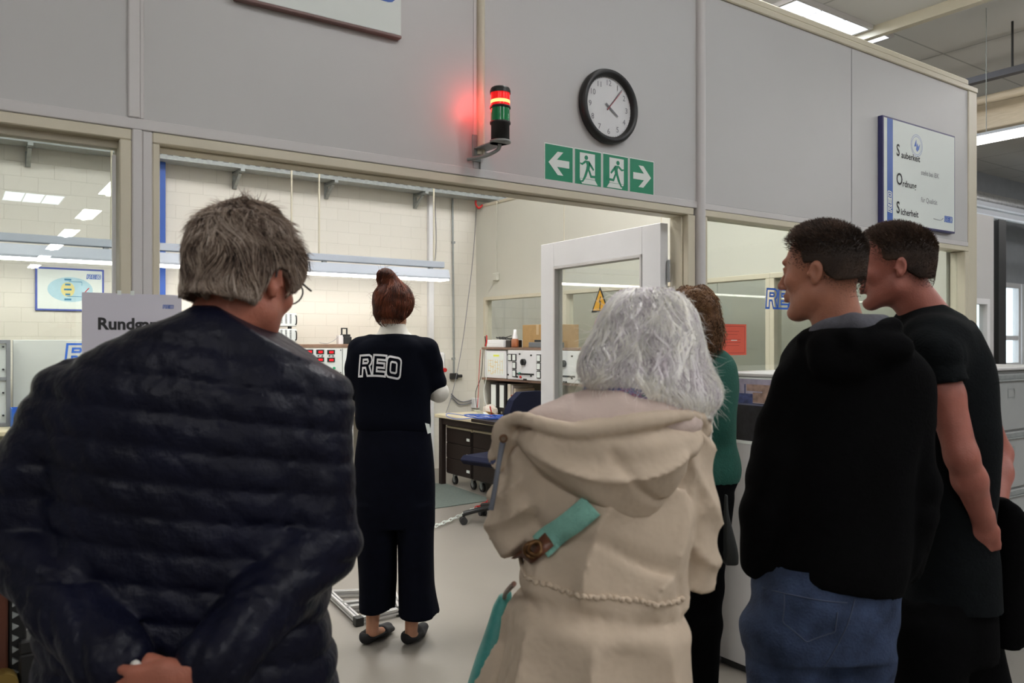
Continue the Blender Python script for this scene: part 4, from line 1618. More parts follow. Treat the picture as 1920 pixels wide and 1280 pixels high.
# instrument panels between the shelves
pn = [(onX(954, 680, sx).y, onX(954, 680, sx).y - .58), (onX(954, 680, sx).y - .59, onX(954, 680, sx).y - 1.17)]
for k, (ya, yb) in enumerate(pn):
    e = empty('test_console', (sx, (ya + yb) / 2, zb), ['white test panel with meters and a black dial, beside the circuit sheet', 'white test panel with meters seen past the door edge'][k],
              'instrument', 'white test panels in the desk shelf')
    pl = part('front_plate', bx(MB(), sx - .012, sx + .006, yb, ya, zb, zS1 - .026, .003), 'white', e)
    part('case', bx(MB(), sx + .006, 4.8, yb + .01, ya - .01, zb, zS1 - .035), 'instr', e)
    zc1 = zS1 - .06
    for (dy, dz) in ((.045, 0), (.115, 0), (.115, .075), (.115, .150), (.50, 0), (.50, .075), (.50, .150)):
        y_ = ya - dy
        mt = part('meter', bx(MB(), sx - .022, sx - .0125, y_ - .030, y_ + .030, zc1 - dz - .066, zc1 - dz), 'black', e)
        part('meter_face', bx(MB(), sx - .024, sx - .0222, y_ - .023, y_ + .023, zc1 - dz - .060, zc1 - dz - .008), 'signwhite', mt)
    m = MB()
    yk = ya - .27
    m.cyl((sx - .012, yk, zc1 - .075), (sx - .040, yk, zc1 - .075), .030)
    m.box((sx - .05, yk - .006, zc1 - .10), (sx - .036, yk + .006, zc1 - .05))
    part('dial_knob', m, 'black', e)
    m = MB()
    for k2 in range(10):
        y_ = ya - .16 - .028 * k2
        m.cyl((sx - .012, y_, zc1 - .185), (sx - .026, y_, zc1 - .185), .008, n=8)
    for (dy, dz) in ((.20, 0), (.38, .01), (.01, .01), (.01, .2), (.38, .2), (.16, .215), (.30, .235), (.27, .235)):
        m.cyl((sx - .012, ya - dy, zc1 - dz), (sx - .022, ya - dy, zc1 - dz), .008, n=8)
    part('terminals', m, 'black', e)
    part('red_button', MB().cyl((sx - .012, ya - .215, zc1 - .215), (sx - .024, ya - .215, zc1 - .215), .011), 'red', e)
    part('green_button', MB().cyl((sx - .012, ya - .205, zc1 - .18), (sx - .026, ya - .205, zc1 - .18), .010), M('green_btn', (.02, .3, .22), .4), e)
# things on top of the shelf
def yA(px):
    return onX(px, 650, sx + .06).y


books = empty('ring_binder_box', (sx + .2, (yA(916) + yA(947)) / 2, zS1), 'lower white book box on top of the desk shelf', 'box', 'white boxes stacked on the shelf')
part('body', bx(MB(), sx + .04, sx + .30, yA(947), yA(916), zS1 + .001, zS1 + .038, .003), 'white', books)
b2 = empty('ring_binder_box', (sx + .2, (yA(916) + yA(947)) / 2, zS1 + .04), 'upper white book box under the black cables', 'box', 'white boxes stacked on the shelf')
part('body', bx(MB(), sx + .045, sx + .30, yA(946), yA(916), zS1 + .039, zS1 + .074, .003), 'white', b2)
m = MB()
for k in range(4):
    pts = []
    for t in range(9):
        a_ = t / 8
        pts.append((sx + .12 + .05 * math.sin(a_ * 6 + k), yA(922) - (yA(922) - yA(952)) * a_, zS1 + .090 + .011 * math.sin(a_ * 9 + k * 2) + (.02 if t == 8 else 0)))
    m.tube(pts, .004, 5)
flat_obj('cable_bundle', m, 'black', 'black cables lying on the white boxes of the desk shelf', 'cable')
flat_obj('dark_tray', bx(MB(), sx + .06, sx + .2, yA(957), yA(948), zS1 + .001, zS1 + .072, .004), 'dark', 'small dark box between the white boxes and the bottle', 'box')
e = empty('bottle', (sx + .08, yA(962), zS1), 'amber bottle with white nozzle on the desk shelf', 'bottle')
yb_ = yA(962.5)
part('body', MB().lathe([(0, 0), (.034, 0), (.036, .01), (.036, .072), (.030, .082), (0, .084)], (sx + .08, yb_, zS1 + .001), n=20), M('amber_plastic', (.35, .12, .05), .3), e)
part('nozzle', MB().lathe([(.026, .082), (.026, .10), (.018, .125), (.014, .17), (0, .172)], (sx + .08, yb_, zS1 + .001), n=16), 'white', e)
e = empty('cardboard_box', (sx + .2, yA(993), zS1), 'brown cardboard box on the desk shelf', 'box')
part('body', bx(MB(), sx + .12, sx + .42, yA(1028), yA(970), zS1 + .001, zS1 + .215, .003), 'cardboard', e)
part('tape', bx(MB(), sx + .119, sx + .4201, (yA(1028) + yA(970)) / 2 - .02, (yA(1028) + yA(970)) / 2 + .02, zS1 + .12, zS1 + .2155), M('tape_brown', (.50, .36, .20), .3), e)
e = empty('grey_device', (sx + .1, yA(1015), zS1), 'flat grey device with a black top in front of the cardboard box', 'device')
part('body', bx(MB(), sx + .01, sx + .11, yA(1050), yA(999), zS1 + .001, zS1 + .05, .004), M('device_grey', (.13, .14, .15), .4), e)
part('black_top', bx(MB(), sx + .02, sx + .10, yA(1045), yA(1008), zS1 + .051, zS1 + .072, .004), 'black', e)
e = empty('cutters', (sx + .05, yA(912), zS1), 'red handled pliers at the left end of the desk shelf', 'pliers')
part('grip', MB().tube([(sx + .05, yA(911), zS1 + .01), (sx + .05, yA(912), zS1 + .05), (sx + .05, yA(910) - .01, zS1 + .11)], .006), 'black', e)
part('red_grip', MB().tube([(sx + .05, yA(912), zS1 + .01), (sx + .05, yA(914), zS1 + .06), (sx + .05, yA(914), zS1 + .12)], .007), 'red', e)
# test leads hanging on the shelf end
for k, (pxs, mat_, lab) in enumerate((((907, 898, 899), 'red', 'red test lead hanging from the shelf end'), ((906, 902, 894), 'black', 'black test lead hanging from the shelf end'),
                                      ((909, 912, 909), 'signwhite', 'white test lead hanging from the shelf end'))):
    y_ = onX(pxs[0], 700, sx - .02).y
    wire([onX(901 + 5 * k, 655, sx - .02 - .02 * k), onX(pxs[1], 705, sx - .03), onX(pxs[2] - 2, 735, sx - .03), onX(pxs[2] - 4 + k * 4, 764, sx - .03)], .0035, mat_, lab, 'test_lead')
# binders
for k, (pa_, pb_, lab) in enumerate(((918, 933, 'black ring binder with white spine label, far one of two'), (934, 948, 'black ring binder with white spine label, near one of two'))):
    y1_, y0_ = onX(pa_, 740, sx + .02).y, onX(pb_, 740, sx + .02).y
    e = empty('ring_binder', (sx + .1, (y0_ + y1_) / 2, zd), lab, 'binder', 'black ring binders under the shelf')
    part('cover', bx(MB(), sx + .02, sx + .30, y0_ + .003, y1_ - .003, zd + .001, zS0 - .045, .004), 'black', e)
    part('spine_label', bx(MB(), sx + .0175, sx + .0198, y0_ + .03, y1_ - .03, zd + .10, zS0 - .065), 'signwhite', e)
    part('ring_hole', MB().cyl((sx + .02, (y0_ + y1_) / 2, zd + .05), (sx + .016, (y0_ + y1_) / 2, zd + .05), .012), 'chrome', e)
cols = [('white_folder', (.62, .58, .48)), ('folder_grey', (.45, .42, .38)), ('folder_cream', (.60, .52, .40))]
yy_ = onX(950, 740, sx + .02).y
for k, (nm, cc) in enumerate(cols):
    t_ = (.05, .028, .028)[k]
    flat_obj('folder', bx(MB(), sx + .03 + .01 * k, sx + .28, yy_ - t_ + .002, yy_, zd + .001, zS0 - (.05, .06, .09)[k], .002), M(nm, cc, .6),
             ['cream white folder right of the black binders', 'grey folder right of the cream white folder', 'tan folder behind the magazines'][k], 'folder')
    yy_ -= t_
for k in range(3):
    mg = MB()
    x_ = sx - .01 + .012 * k
    y1_ = yy_ - .004 - .045 * k
    bx(mg, x_, x_ + .21, y1_ - .008, y1_, zd + .001, zd + .235, .001)
    mg.mat(1)
    bx(mg, x_ - .0005, x_ + .0, y1_ - .007, y1_ - .001, zd + .03, zd + .20)
    flat_obj('magazine', mg, [M('magazine_%d' % k, [(.60, .20, .12), (.10, .25, .45), (.60, .55, .50)][k], .3, var=.6, nscale=25), 'signwhite'],
             ['reddish magazine standing right of the folders', 'blue magazine standing among the folders', 'pale magazine nearest the chair back'][k], 'magazine', 'magazines standing on the desk')
# clutter on the desk
e = empty('parts_bin', (sx - .05, onX(922, 750, sx - .1).y, zd), 'pale crumpled parts bag on the desk before the binders', 'bag')
mb_ = MB()
q = onX(919, 752, sx - .03)
mb_.sphere((q.x, q.y, zd + .06), (.05, .11, .058), 22, 14)
mb_.v = [(x + random.uniform(-.007, .007), y + random.uniform(-.010, .010), max(zd + .001, z + random.uniform(-.010, .012))) for x, y, z in mb_.v]
me_ = part('bag', mb_, M('crumpled_plastic', (.62, .55, .48), .5, bump=1.0, bscale=30), e)
for k, (px_, c_, lab) in enumerate(((908, 'signwhite', 'white parts box on the desk edge'), (931, 'cardboard', 'open cardboard parts box on the desk'))):
    q = onX(px_, 765, sx - .115)
    e = empty('parts_box', (q.x, q.y, zd), lab, 'box')
    m = MB()
    m.box((q.x - .04, q.y - .06, zd + .001), (q.x + .04, q.y + .06, zd + .045), .002)
    m.prism([(0, 0), (.05, .035), (.052, .033), (.004, 0)], (q.x - .04, q.y - .06, zd + .045), -UX, UZ, (0, .12, 0))
    part('carton', m, c_, e)
q = onX(921, 765, sx - .2)
flat_obj('pliers', MB().tube([(q.x, q.y, zd + .01), (q.x + .01, q.y + .01, zd + .06), (q.x, q.y + .02, zd + .13)], .007), 'red', 'red handled tool upright among the boxes on the desk', 'tool')
flat_obj('screwdriver', MB().tube([(q.x - .05, q.y + .03, zd + .012), (q.x - .06, q.y - .05, zd + .012)], .010), 'yellow', 'yellow handled tool lying on the desk', 'tool')
# dark board with blue cable coil
q0, q1 = onZ(873, 772, zd), onZ(958, 778, zd)
e = empty('circuit_board_case', (4.15, (q0.y + q1.y) / 2, zd), 'dark flat case on the desk edge under the blue cables', 'case')
part('case', bx(MB(), 3.93, 4.22, 5.25, 6.25, zd + .001, zd + .032, .003), 'dark', e)
m = MB()
rr3 = random.Random(5)
for k in range(9):
    pts = []
    cy = 6.25 - .10 * k * .7
    for t in range(12):
        a_ = t / 12 * 2 * PI
        pts.append((4.03 + .10 * math.cos(a_) + rr3.uniform(-.02, .02), cy + .26 * math.sin(a_) + rr3.uniform(-.03, .03), zd + .040 + .004 * k + rr3.uniform(0, .01)))
    m.tube([Vector(p) for p in pts], .0035, 5, closed=True)
m.tube([(4.0, 6.5, zd + .04), (3.93, 6.66, zd + .05), (3.88, 6.6, zd + .03), (3.86, 6.4, zd + .02), (3.9, 6.2, zd + .04)], .0035, 5)
flat_obj('cable_coil', m, 'cable_blue', 'tangle of thin blue cables on the desk', 'cable')

# ---- office chair
navyf = M('navy_fabric', (.006, .008, .024), .85, var=.15, nscale=120, bump=.15, bscale=300, spec=.2)
cc0 = atD(938, 800, 6.45)
ccx, ccy = cc0.x, cc0.y
ang = -YAW - math.radians(42)
CT = Matrix.Translation((ccx, ccy, 0)) @ Matrix.Rotation(ang, 4, 'Z')


def cl(p):
    return CT @ Vector(p)


e = empty('office_chair', (ccx, ccy, 0), 'dark blue swivel chair with black high back at the desk', 'chair')
m = MB()
m.box((-.24, -.24, .475), (.22, .24, .545), .03, CT)
part('seat', m, navyf, e)
m = MB()
prof = [(-.18, .0), (.18, .0), (.23, .10), (.235, .34), (.20, .44), (.12, .50), (-.12, .50), (-.20, .44), (-.235, .34), (-.23, .10)]
m.prism(prof, cl((.20, 0, .575)), cl((.20, 1, .575)) - cl((.20, 0, .575)), (cl((.15, 0, 1)) - cl((0, 0, 0))).normalized(), cl((.06, 0, 0)) - cl((0, 0, 0)))
part('backrest', m, navyf, e)
part('back_bracket', MB().tube([cl((.05, 0, .46)), cl((.24, 0, .46)), cl((.30, 0, .56)), cl((.32, 0, .75))], .018), 'black', e)
part('column', MB().cyl((ccx, ccy, .10), (ccx, ccy, .475), .028), 'black', e)
for k in range(5):
    a_ = 2 * PI * k / 5 + 2.75
    ex_, ey_ = ccx + .30 * math.cos(a_), ccy + .30 * math.sin(a_)
    lg = part('base_arm', MB().tube([(ccx, ccy, .13), ((ccx + ex_) / 2, (ccy + ey_) / 2, .115), (ex_, ey_, .085)], .022), 'black', e)
    m = MB()
    t_ = Vector((-math.sin(a_), math.cos(a_), 0))
    for s_ in (-1, 1):
        cc = Vector((ex_, ey_, .030)) + t_ * .018 * s_
        m.cyl(cc - t_ * .010, cc + t_ * .010, .030, n=14)
    m.cyl((ex_, ey_, .03), (ex_, ey_, .085), .01, n=8)
    part('caster', m, 'rubber', lg)

# floor mat, chain, aluminium frame, post foot
q0, q1, q2, q3 = onZ(818, 905, 0), onZ(845, 903, 0), onZ(925, 941, 0), onZ(800, 953, 0)
m = MB()
P4 = [onZ(780, 907, 0), onZ(836, 907, 0), onZ(925, 938, 0), onZ(800, 956, 0)]
m.prism([(p.x, p.y) for p in [P4[3], P4[2], P4[1], P4[0]]], (0, 0, .001), UX, UY, (0, 0, .006))
flat_obj('floor_mat', m, 'mat', 'grey-green floor mat in front of the desk', 'mat')


def chain(A, B, sag, labels):
    A, B = Vector(A), Vector(B)
    n = int((B - A).length / .058)
    mid = int(n * .22)
    for nm, mat_, lo_, hi_, lab in labels:
        m = MB()
        for i in range(int(n * lo_), int(n * hi_)):
            t = (i + .5) / n
            p = A.lerp(B, t) - Vector((0, 0, sag * 4 * t * (1 - t)))
            d_ = (B - A).normalized()
            s = d_.cross(UZ).normalized() if i % 2 else UZ
            s = (s + d_ * 0).normalized()
            pts = [p + d_ * (.038 * math.cos(a) if abs(math.cos(a)) > .1 else 0) + s * .013 * math.sin(a) for a in [k * PI / 5 for k in range(10)]]
            m.tube(pts, .0042, 5, closed=True)
        flat_obj(nm, m, mat_, lab, 'chain', 'plastic barrier chain in the lab')


chain(onZ(918, 938, .04), onZ(800, 992, .03), .012, [('barrier_chain', 'red', 0, .30, 'red links of the plastic barrier chain beside the chair foot'),
                                                   ('barrier_chain', 'signwhite', .30, 1.0, 'white links of the plastic barrier chain on the lab floor')])
q = onZ(662, 1018, 0)
e = empty('barrier_post_foot', (q.x, q.y, 0), 'white round foot of a barrier post behind the woman', 'post foot')
part('disc', MB().lathe([(.15, .0), (.15, .012), (.11, .03), (.035, .04), (0, .04)], (q.x - .02, q.y, 0), n=28), 'white', e)
part('post', MB().cyl((q.x - .02, q.y, .04), (q.x - .02, q.y, .95), .02), 'white', e)
chain((q.x + .03, q.y - .03, .07), (q.x + .42, q.y - .15, .05), .03, [('barrier_chain', 'red', 0, 1.0, 'short red chain links at the white post foot')])
wire([(q.x - .2, q.y - .3, .01), (q.x - .05, q.y - .25, .02), (q.x + .06, q.y - .1, .15), (q.x + .08, q.y, .35), (q.x + .1, q.y + .05, .7)], .006, 'black', 'black cable rising beside the white post foot')
# aluminium profile base frame
F0, F1, F2, F3 = onZ(672, 1172, 0), onZ(752, 1153, 0), onZ(735, 1116, 0), onZ(618, 1121, 0)
e = empty('profile_frame', ((F0.x + F2.x) / 2, (F0.y + F2.y) / 2, 0), 'aluminium profile frame on the floor at the woman\'s feet', 'frame')


def profile(a, b, w=.03, h=.03, z=.012):
    a, b = Vector((a.x, a.y, z)), Vector((b.x, b.y, z))
    d_ = (b - a).normalized()
    s = d_.cross(UZ)
    m = MB()
    sec = [(-w / 2, 0), (w / 2, 0), (w / 2, h * .38), (w * .3, h * .38), (w * .3, h * .62), (w / 2, h * .62), (w / 2, h), (w * .12, h), (w * .12, h * .75), (-w * .12, h * .75),
           (-w * .12, h), (-w / 2, h), (-w / 2, h * .62), (-w * .3, h * .62), (-w * .3, h * .38), (-w / 2, h * .38)]
    m.prism(sec, a, s, UZ, b - a)
    return m


part('side_rail', profile(F3, F0), 'alu', e)
part('side_rail', profile(F2, F1), 'alu', e)
part('front_rail', profile(F0, F1), 'alu', e)
part('back_rail', profile(F3, F2), 'alu', e)
part('cross_rail', profile(F3.lerp(F0, .45), F2.lerp(F1, .45)), 'alu', e)
part('cross_rail', profile(F3.lerp(F0, .6), F2.lerp(F1, .6)), 'alu', e)
for p in (F0, F1):
    part('corner_foot', MB().box((p.x - .022, p.y - .022, 0), (p.x + .022, p.y + .022, .045), .003), 'black', e)
flat_obj('cable_cover', MB().prism([(0, 0), (.06, .10), (.08, .10), (.10, 0)], onZ(680, 1135, 0) + Vector((0, 0, .045)), RGT, UZ, FWD * .02), 'black', 'small dark wedge on the aluminium frame', 'wedge')

# ---- machine post at the lower left corner of the picture
q = atD(14, 1150, 1.75)
e = empty('machine_stand', (q.x, q.y, 0), 'dark toothed machine column at the lower left picture edge', 'machine')
m = MB()
m.box((q.x - .16, q.y - .02, .02), (q.x + .0, q.y + .10, q.z + .10), .004)
part('column', m, M('brown_machine_paint', (.10, .03, .015), .5, var=.3), e)
m = MB()
m.box((q.x, q.y - .01, .02), (q.x + .035, q.y + .06, q.z + .08), .003)
part('guide_rail', m, 'black', e)
m = MB()
for k in range(34):
    z = .10 + .025 * k
    if z < q.z + .05:
        m.prism([(0, 0), (.012, .006), (0, .014)], (q.x + .008, q.y - .012, z), UX, UZ, (0, -.008, 0))
part('rack_teeth', m, 'galv', e)
m = MB()
zk = onY(20, 1250, q.y).z
m.box((q.x + .02, q.y - .03, zk - .16), (q.x + .065, q.y + .05, zk + .03), .004)
m.box((q.x + .02, q.y - .03, zk + .03), (q.x + .048, q.y + .05, zk + .06), .004)
part('clamp_block', m, 'black', e)
part('brass_knob', MB().cyl((q.x - .01, q.y - .02, zk - .02), (q.x - .01, q.y - .06, zk - .02), .028), M('brass', (.30, .20, .05), .4, .6), e)
part('foot_plate', bx(MB(), q.x - .25, q.x + .12, q.y - .1, q.y + .2, 0, .02, .003), 'black', e)

# ================================================================== far hall on the right
a = onX(1827, 268, 9.0)
b = onX(1920, 247, 9.0)
zf = (a.z + b.z) / 2
e = pendant_y(9.0, 1.2, a.y + .02, zf - .03, 'long bright tube lamp at the right picture edge beyond the partition', None)
a2, b2_ = onX(1830, 215, 10.2), onX(1920, 197, 10.2)
zb1 = onX(1830, 203, 10.2).z
zb0 = onX(1830, 250, 10.2).z
flat_obj('crane_beam', bx(MB(), 10.1, 10.35, .5, 7.6, zb0, zb1, .01), 'beige', 'beige box beam high in the hall beyond the partition', 'beam')
zp = onX(1860, 142, 9.6).z
e = empty('cable_channel', (9.6, 3.6, zp), 'dark cable channel hung under the hall ceiling on thin rods', 'cable channel')
part('channel', bx(MB(), 9.55, 9.65, .5, 7.8, zp - .04, zp + .03), M('dark_channel', (.07, .07, .08), .5), e)
m = MB()
for y_ in (1.2, 2.6, 4.05, 5.4, 6.8):
    m.cyl((9.6, y_, zp + .03), (9.6, y_, 4.995), .012, n=6)
part('rod', m, 'black', e)
zq = onX(1880, 187, 10.0).z
flat_obj('heating_pipe', MB().cyl((9.9, .5, zq + .02), (9.9, 7.8, zq + .02), .05), 'beige', 'brownish pipe between the cable channel and the beige beam', 'pipe')
zq = onY(1880, 385, 7.0).z
m = MB().cyl((12.0, 7.0, zq), (23.5, 7.0, zq), .16, n=18)
flat_obj('ventilation_duct', m, 'silverduct', 'foil-wrapped round duct high in the far hall', 'duct')
for k, (py_, yy2) in enumerate(((397, 6.2), (412, 5.9))):
    zq = onY(1880, py_, yy2).z
    e = empty('far_tube_lamp', (16, yy2, zq), ['thin far tube lamp just under the foil duct', 'thin far tube lamp below the other one'][k], 'lamp')
    part('housing', bx(MB(), 11.5, 20, yy2 - .03, yy2 + .03, zq + .03, zq + .10), 'lampwhite', e)
    part('tube', bx(MB(), 11.5, 20, yy2 - .03, yy2 + .03, zq, zq + .03), M('pale_tube', (.75, .82, .9), .4), e)
# heads of small things on the machines outside are not in view
# ================================================================== sculpting toolkit for people
# Every figure is modelled as a smooth union of tapered volumes on a grid that is finer around head and hands,
# then turned into one continuous quad mesh.
F4 = np.float32


def axis_coords(lo, hi, h, fine):
    pts = [lo]
    x = lo
    while x < hi:
        st = h
        for a, b, hf in fine:
            if a - h <= x < b:
                st = min(st, hf)
        x += st
        pts.append(x)
    return np.array(pts, F4)


class Vol:
    def __init__(s, lo, hi, h=.010, fine=()):
        s.ax = [axis_coords(lo[i], hi[i], h, [(f[0][i], f[1][i], f[2]) for f in fine]) for i in range(3)]
        s.D = np.full([len(a) for a in s.ax], .3, F4)

    def _sl(s, lo, hi):
        out = []
        for i in range(3):
            a = max(0, int(np.searchsorted(s.ax[i], lo[i])) - 1)
            b = min(len(s.ax[i]), int(np.searchsorted(s.ax[i], hi[i])) + 1)
            if b - a < 2:
                return None
            out.append(slice(a, b))
        return tuple(out)

    def grid(s, sl):
        return (s.ax[0][sl[0]][:, None, None], s.ax[1][sl[1]][None, :, None], s.ax[2][sl[2]][None, None, :])

    def put(s, prim, k=.02, sub=False, T=None):
        fn, lo, hi = prim
        lo, hi = np.array(lo, float), np.array(hi, float)
        if T is not None:
            R, o = T
            cs = np.array([[x, y, z] for x in (lo[0], hi[0]) for y in (lo[1], hi[1]) for z in (lo[2], hi[2])])
            cs = cs @ R.T + o
            lo, hi = cs.min(0), cs.max(0)
        m = k + .035
        sl = s._sl(lo - m, hi + m)
        if sl is None:
            return s
        X, Y, Z = s.grid(sl)
        if T is not None:
            X, Y, Z = X - F4(o[0]), Y - F4(o[1]), Z - F4(o[2])
            X, Y, Z = (X * F4(R[0, 0]) + Y * F4(R[1, 0]) + Z * F4(R[2, 0]), X * F4(R[0, 1]) + Y * F4(R[1, 1]) + Z * F4(R[2, 1]),
                       X * F4(R[0, 2]) + Y * F4(R[1, 2]) + Z * F4(R[2, 2]))
        d = np.broadcast_to(fn(X, Y, Z), s.D[sl].shape)
        a = s.D[sl]
        if sub:
            d = -d
            hh = np.maximum(k - np.abs(a - d), 0) / max(k, 1e-6)
            s.D[sl] = np.maximum(a, d) + hh * hh * k * .25
        else:
            hh = np.maximum(k - np.abs(a - d), 0) / max(k, 1e-6)
            s.D[sl] = np.minimum(a, d) - hh * hh * k * .25
        return s

    def warp(s, fn, lo=None, hi=None):
        """D += fn(X,Y,Z,D) in a region"""
        lo = [a[0] for a in s.ax] if lo is None else lo
        hi = [a[-1] for a in s.ax] if hi is None else hi
        sl = s._sl(lo, hi)
        X, Y, Z = s.grid(sl)
        s.D[sl] = s.D[sl] + fn(X, Y, Z)
        return s

    def sample(s, P):
        P = np.asarray(P, float)
        idx, fr = [], []
        for i in range(3):
            a = s.ax[i]
            j = np.clip(np.searchsorted(a, P[:, i]) - 1, 0, len(a) - 2)
            idx.append(j)
            fr.append(np.clip((P[:, i] - a[j]) / (a[j + 1] - a[j]), 0, 1))
        out = 0
        for dx in (0, 1):
            for dy in (0, 1):
                for dz in (0, 1):
                    w = (fr[0] if dx else 1 - fr[0]) * (fr[1] if dy else 1 - fr[1]) * (fr[2] if dz else 1 - fr[2])
                    out = out + w * s.D[idx[0] + dx, idx[1] + dy, idx[2] + dz]
        return out

    def grad(s, P, e=.006):
        g = np.stack([s.sample(P + np.eye(3)[i] * e) - s.sample(P - np.eye(3)[i] * e) for i in range(3)], 1)
        return g / np.maximum(1e-9, np.linalg.norm(g, axis=1, keepdims=True))

    def surface(s):
        D = s.D
        nx, ny, nz = D.shape
        S = D < 0
        c = S[:-1, :-1, :-1].astype(np.int8)
        for dx in (0, 1):
            for dy in (0, 1):
                for dz in (0, 1):
                    if dx + dy + dz:
                        c = c + S[dx:nx - 1 + dx, dy:ny - 1 + dy, dz:nz - 1 + dz]
        I = np.argwhere((c > 0) & (c < 8))
        vid = -np.ones((nx - 1, ny - 1, nz - 1), np.int32)
        vid[I[:, 0], I[:, 1], I[:, 2]] = np.arange(len(I))
        acc = np.zeros((len(I), 3))
        cnt = np.zeros(len(I))
        A = [a.astype(float) for a in s.ax]
        corners = [(dx, dy, dz) for dx in (0, 1) for dy in (0, 1) for dz in (0, 1)]
        val = {cc: D[I[:, 0] + cc[0], I[:, 1] + cc[1], I[:, 2] + cc[2]].astype(float) for cc in corners}
        for ca in corners:
            for ax in range(3):
                if ca[ax]:
                    continue
                cb = list(ca)
                cb[ax] = 1
                cb = tuple(cb)
                va, vb = val[ca], val[cb]
                m = (va < 0) != (vb < 0)
                t = np.where(m, va / np.where(m, va - vb, 1), 0)
                for q in range(3):
                    pa = A[q][I[:, q] + ca[q]]
                    pb = A[q][I[:, q] + cb[q]]
                    acc[:, q] += np.where(m, pa + (pb - pa) * t, 0)
                cnt += m
        V = acc / cnt[:, None]
        quads = []
        for ax in range(3):
            a1, a2 = (ax + 1) % 3, (ax + 2) % 3
            sl0 = [slice(None)] * 3
            sl1 = [slice(None)] * 3
            sl0[ax] = slice(0, -1)
            sl1[ax] = slice(1, None)
            ch = S[tuple(sl0)] != S[tuple(sl1)]
            E = np.argwhere(ch)
            ok = (E[:, a1] > 0) & (E[:, a2] > 0) & (E[:, a1] < D.shape[a1] - 1) & (E[:, a2] < D.shape[a2] - 1)
            E = E[ok]
            inside = S[E[:, 0], E[:, 1], E[:, 2]]
            q = []
            for (o1, o2) in ((-1, -1), (0, -1), (0, 0), (-1, 0)):
                K = E.copy()
                K[:, a1] += o1
                K[:, a2] += o2
                q.append(vid[K[:, 0], K[:, 1], K[:, 2]])
            q = np.stack(q, 1)
            q[~inside] = q[~inside][:, ::-1]
            quads.append(q)
        return V, np.concatenate(quads)


def smooth_verts(V, Q, it=1, lam=.5):
    n = len(V)
    for _ in range(it):
        acc = np.zeros_like(V)
        cnt = np.zeros(n)
        for a, b in ((0, 1), (1, 2), (2, 3), (3, 0)):
            for q in range(3):
                acc[:, q] += np.bincount(Q[:, a], V[Q[:, b], q], n) + np.bincount(Q[:, b], V[Q[:, a], q], n)
            cnt += np.bincount(Q[:, a], minlength=n) + np.bincount(Q[:, b], minlength=n)
        V = V * (1 - lam) + lam * acc / np.maximum(1, cnt)[:, None]
    return V


def keep_big(V, Q, frac=.02):
    """drop tiny loose crumbs"""
    n = len(V)
    lab = np.arange(n)
    for _ in range(400):
        m = lab[Q].min(1)
        new = lab.copy()
        for k in range(4):
            np.minimum.at(new, Q[:, k], m)
        new = new[new]
        if (new == lab).all():
            break
        lab = new
    u, c = np.unique(lab, return_counts=True)
    ok = np.isin(lab, u[c > frac * n])
    Q = Q[ok[Q[:, 0]]]
    remap = -np.ones(n, int)
    used = np.unique(Q)
    remap[used] = np.arange(len(used))
    return V[used], remap[Q]


def np_mesh(name, V, Q, mats, parent=None, smooth=True, mi=None, attr=None):
    me = bpy.data.meshes.new(name)
    V = np.ascontiguousarray(V, np.float32)
    Q = np.ascontiguousarray(Q, np.int32)
    me.vertices.add(len(V))
    me.vertices.foreach_set('co', V.ravel())
    me.loops.add(Q.size)
    me.loops.foreach_set('vertex_index', Q.ravel())
    me.polygons.add(len(Q))
    me.polygons.foreach_set('loop_start', np.arange(0, Q.size, Q.shape[1], dtype=np.int32))
    if mi is not None:
        me.polygons.foreach_set('material_index', np.ascontiguousarray(mi, np.int32))
    me.polygons.foreach_set('use_smooth', np.full(len(Q), smooth))
    for m in (mats if isinstance(mats, (list, tuple)) else [mats]):
        me.materials.append(MT[m] if isinstance(m, str) else m)
    me.update(calc_edges=True)
    if attr is not None:
        for k, v in attr.items():
            a = me.attributes.new(k, 'FLOAT', 'POINT')
            a.data.foreach_set('value', np.ascontiguousarray(v, np.float32))
    o = bpy.data.objects.new(name, me)
    COL.objects.link(o)
    if parent is not None:
        o.parent = parent
    return o


# ---- primitives: (function, lower corner, upper corner)
def ell(c, r):
    c = np.array(c, float)
    r = np.array(r, float)

    def fn(X, Y, Z):
        x, y, z = (X - F4(c[0])), (Y - F4(c[1])), (Z - F4(c[2]))
        k0 = np.sqrt((x / F4(r[0])) ** 2 + (y / F4(r[1])) ** 2 + (z / F4(r[2])) ** 2) + F4(1e-6)
        k1 = np.sqrt((x / F4(r[0] ** 2)) ** 2 + (y / F4(r[1] ** 2)) ** 2 + (z / F4(r[2] ** 2)) ** 2) + F4(1e-6)
        return k0 * (k0 - 1) / k1
    return fn, c - r, c + r


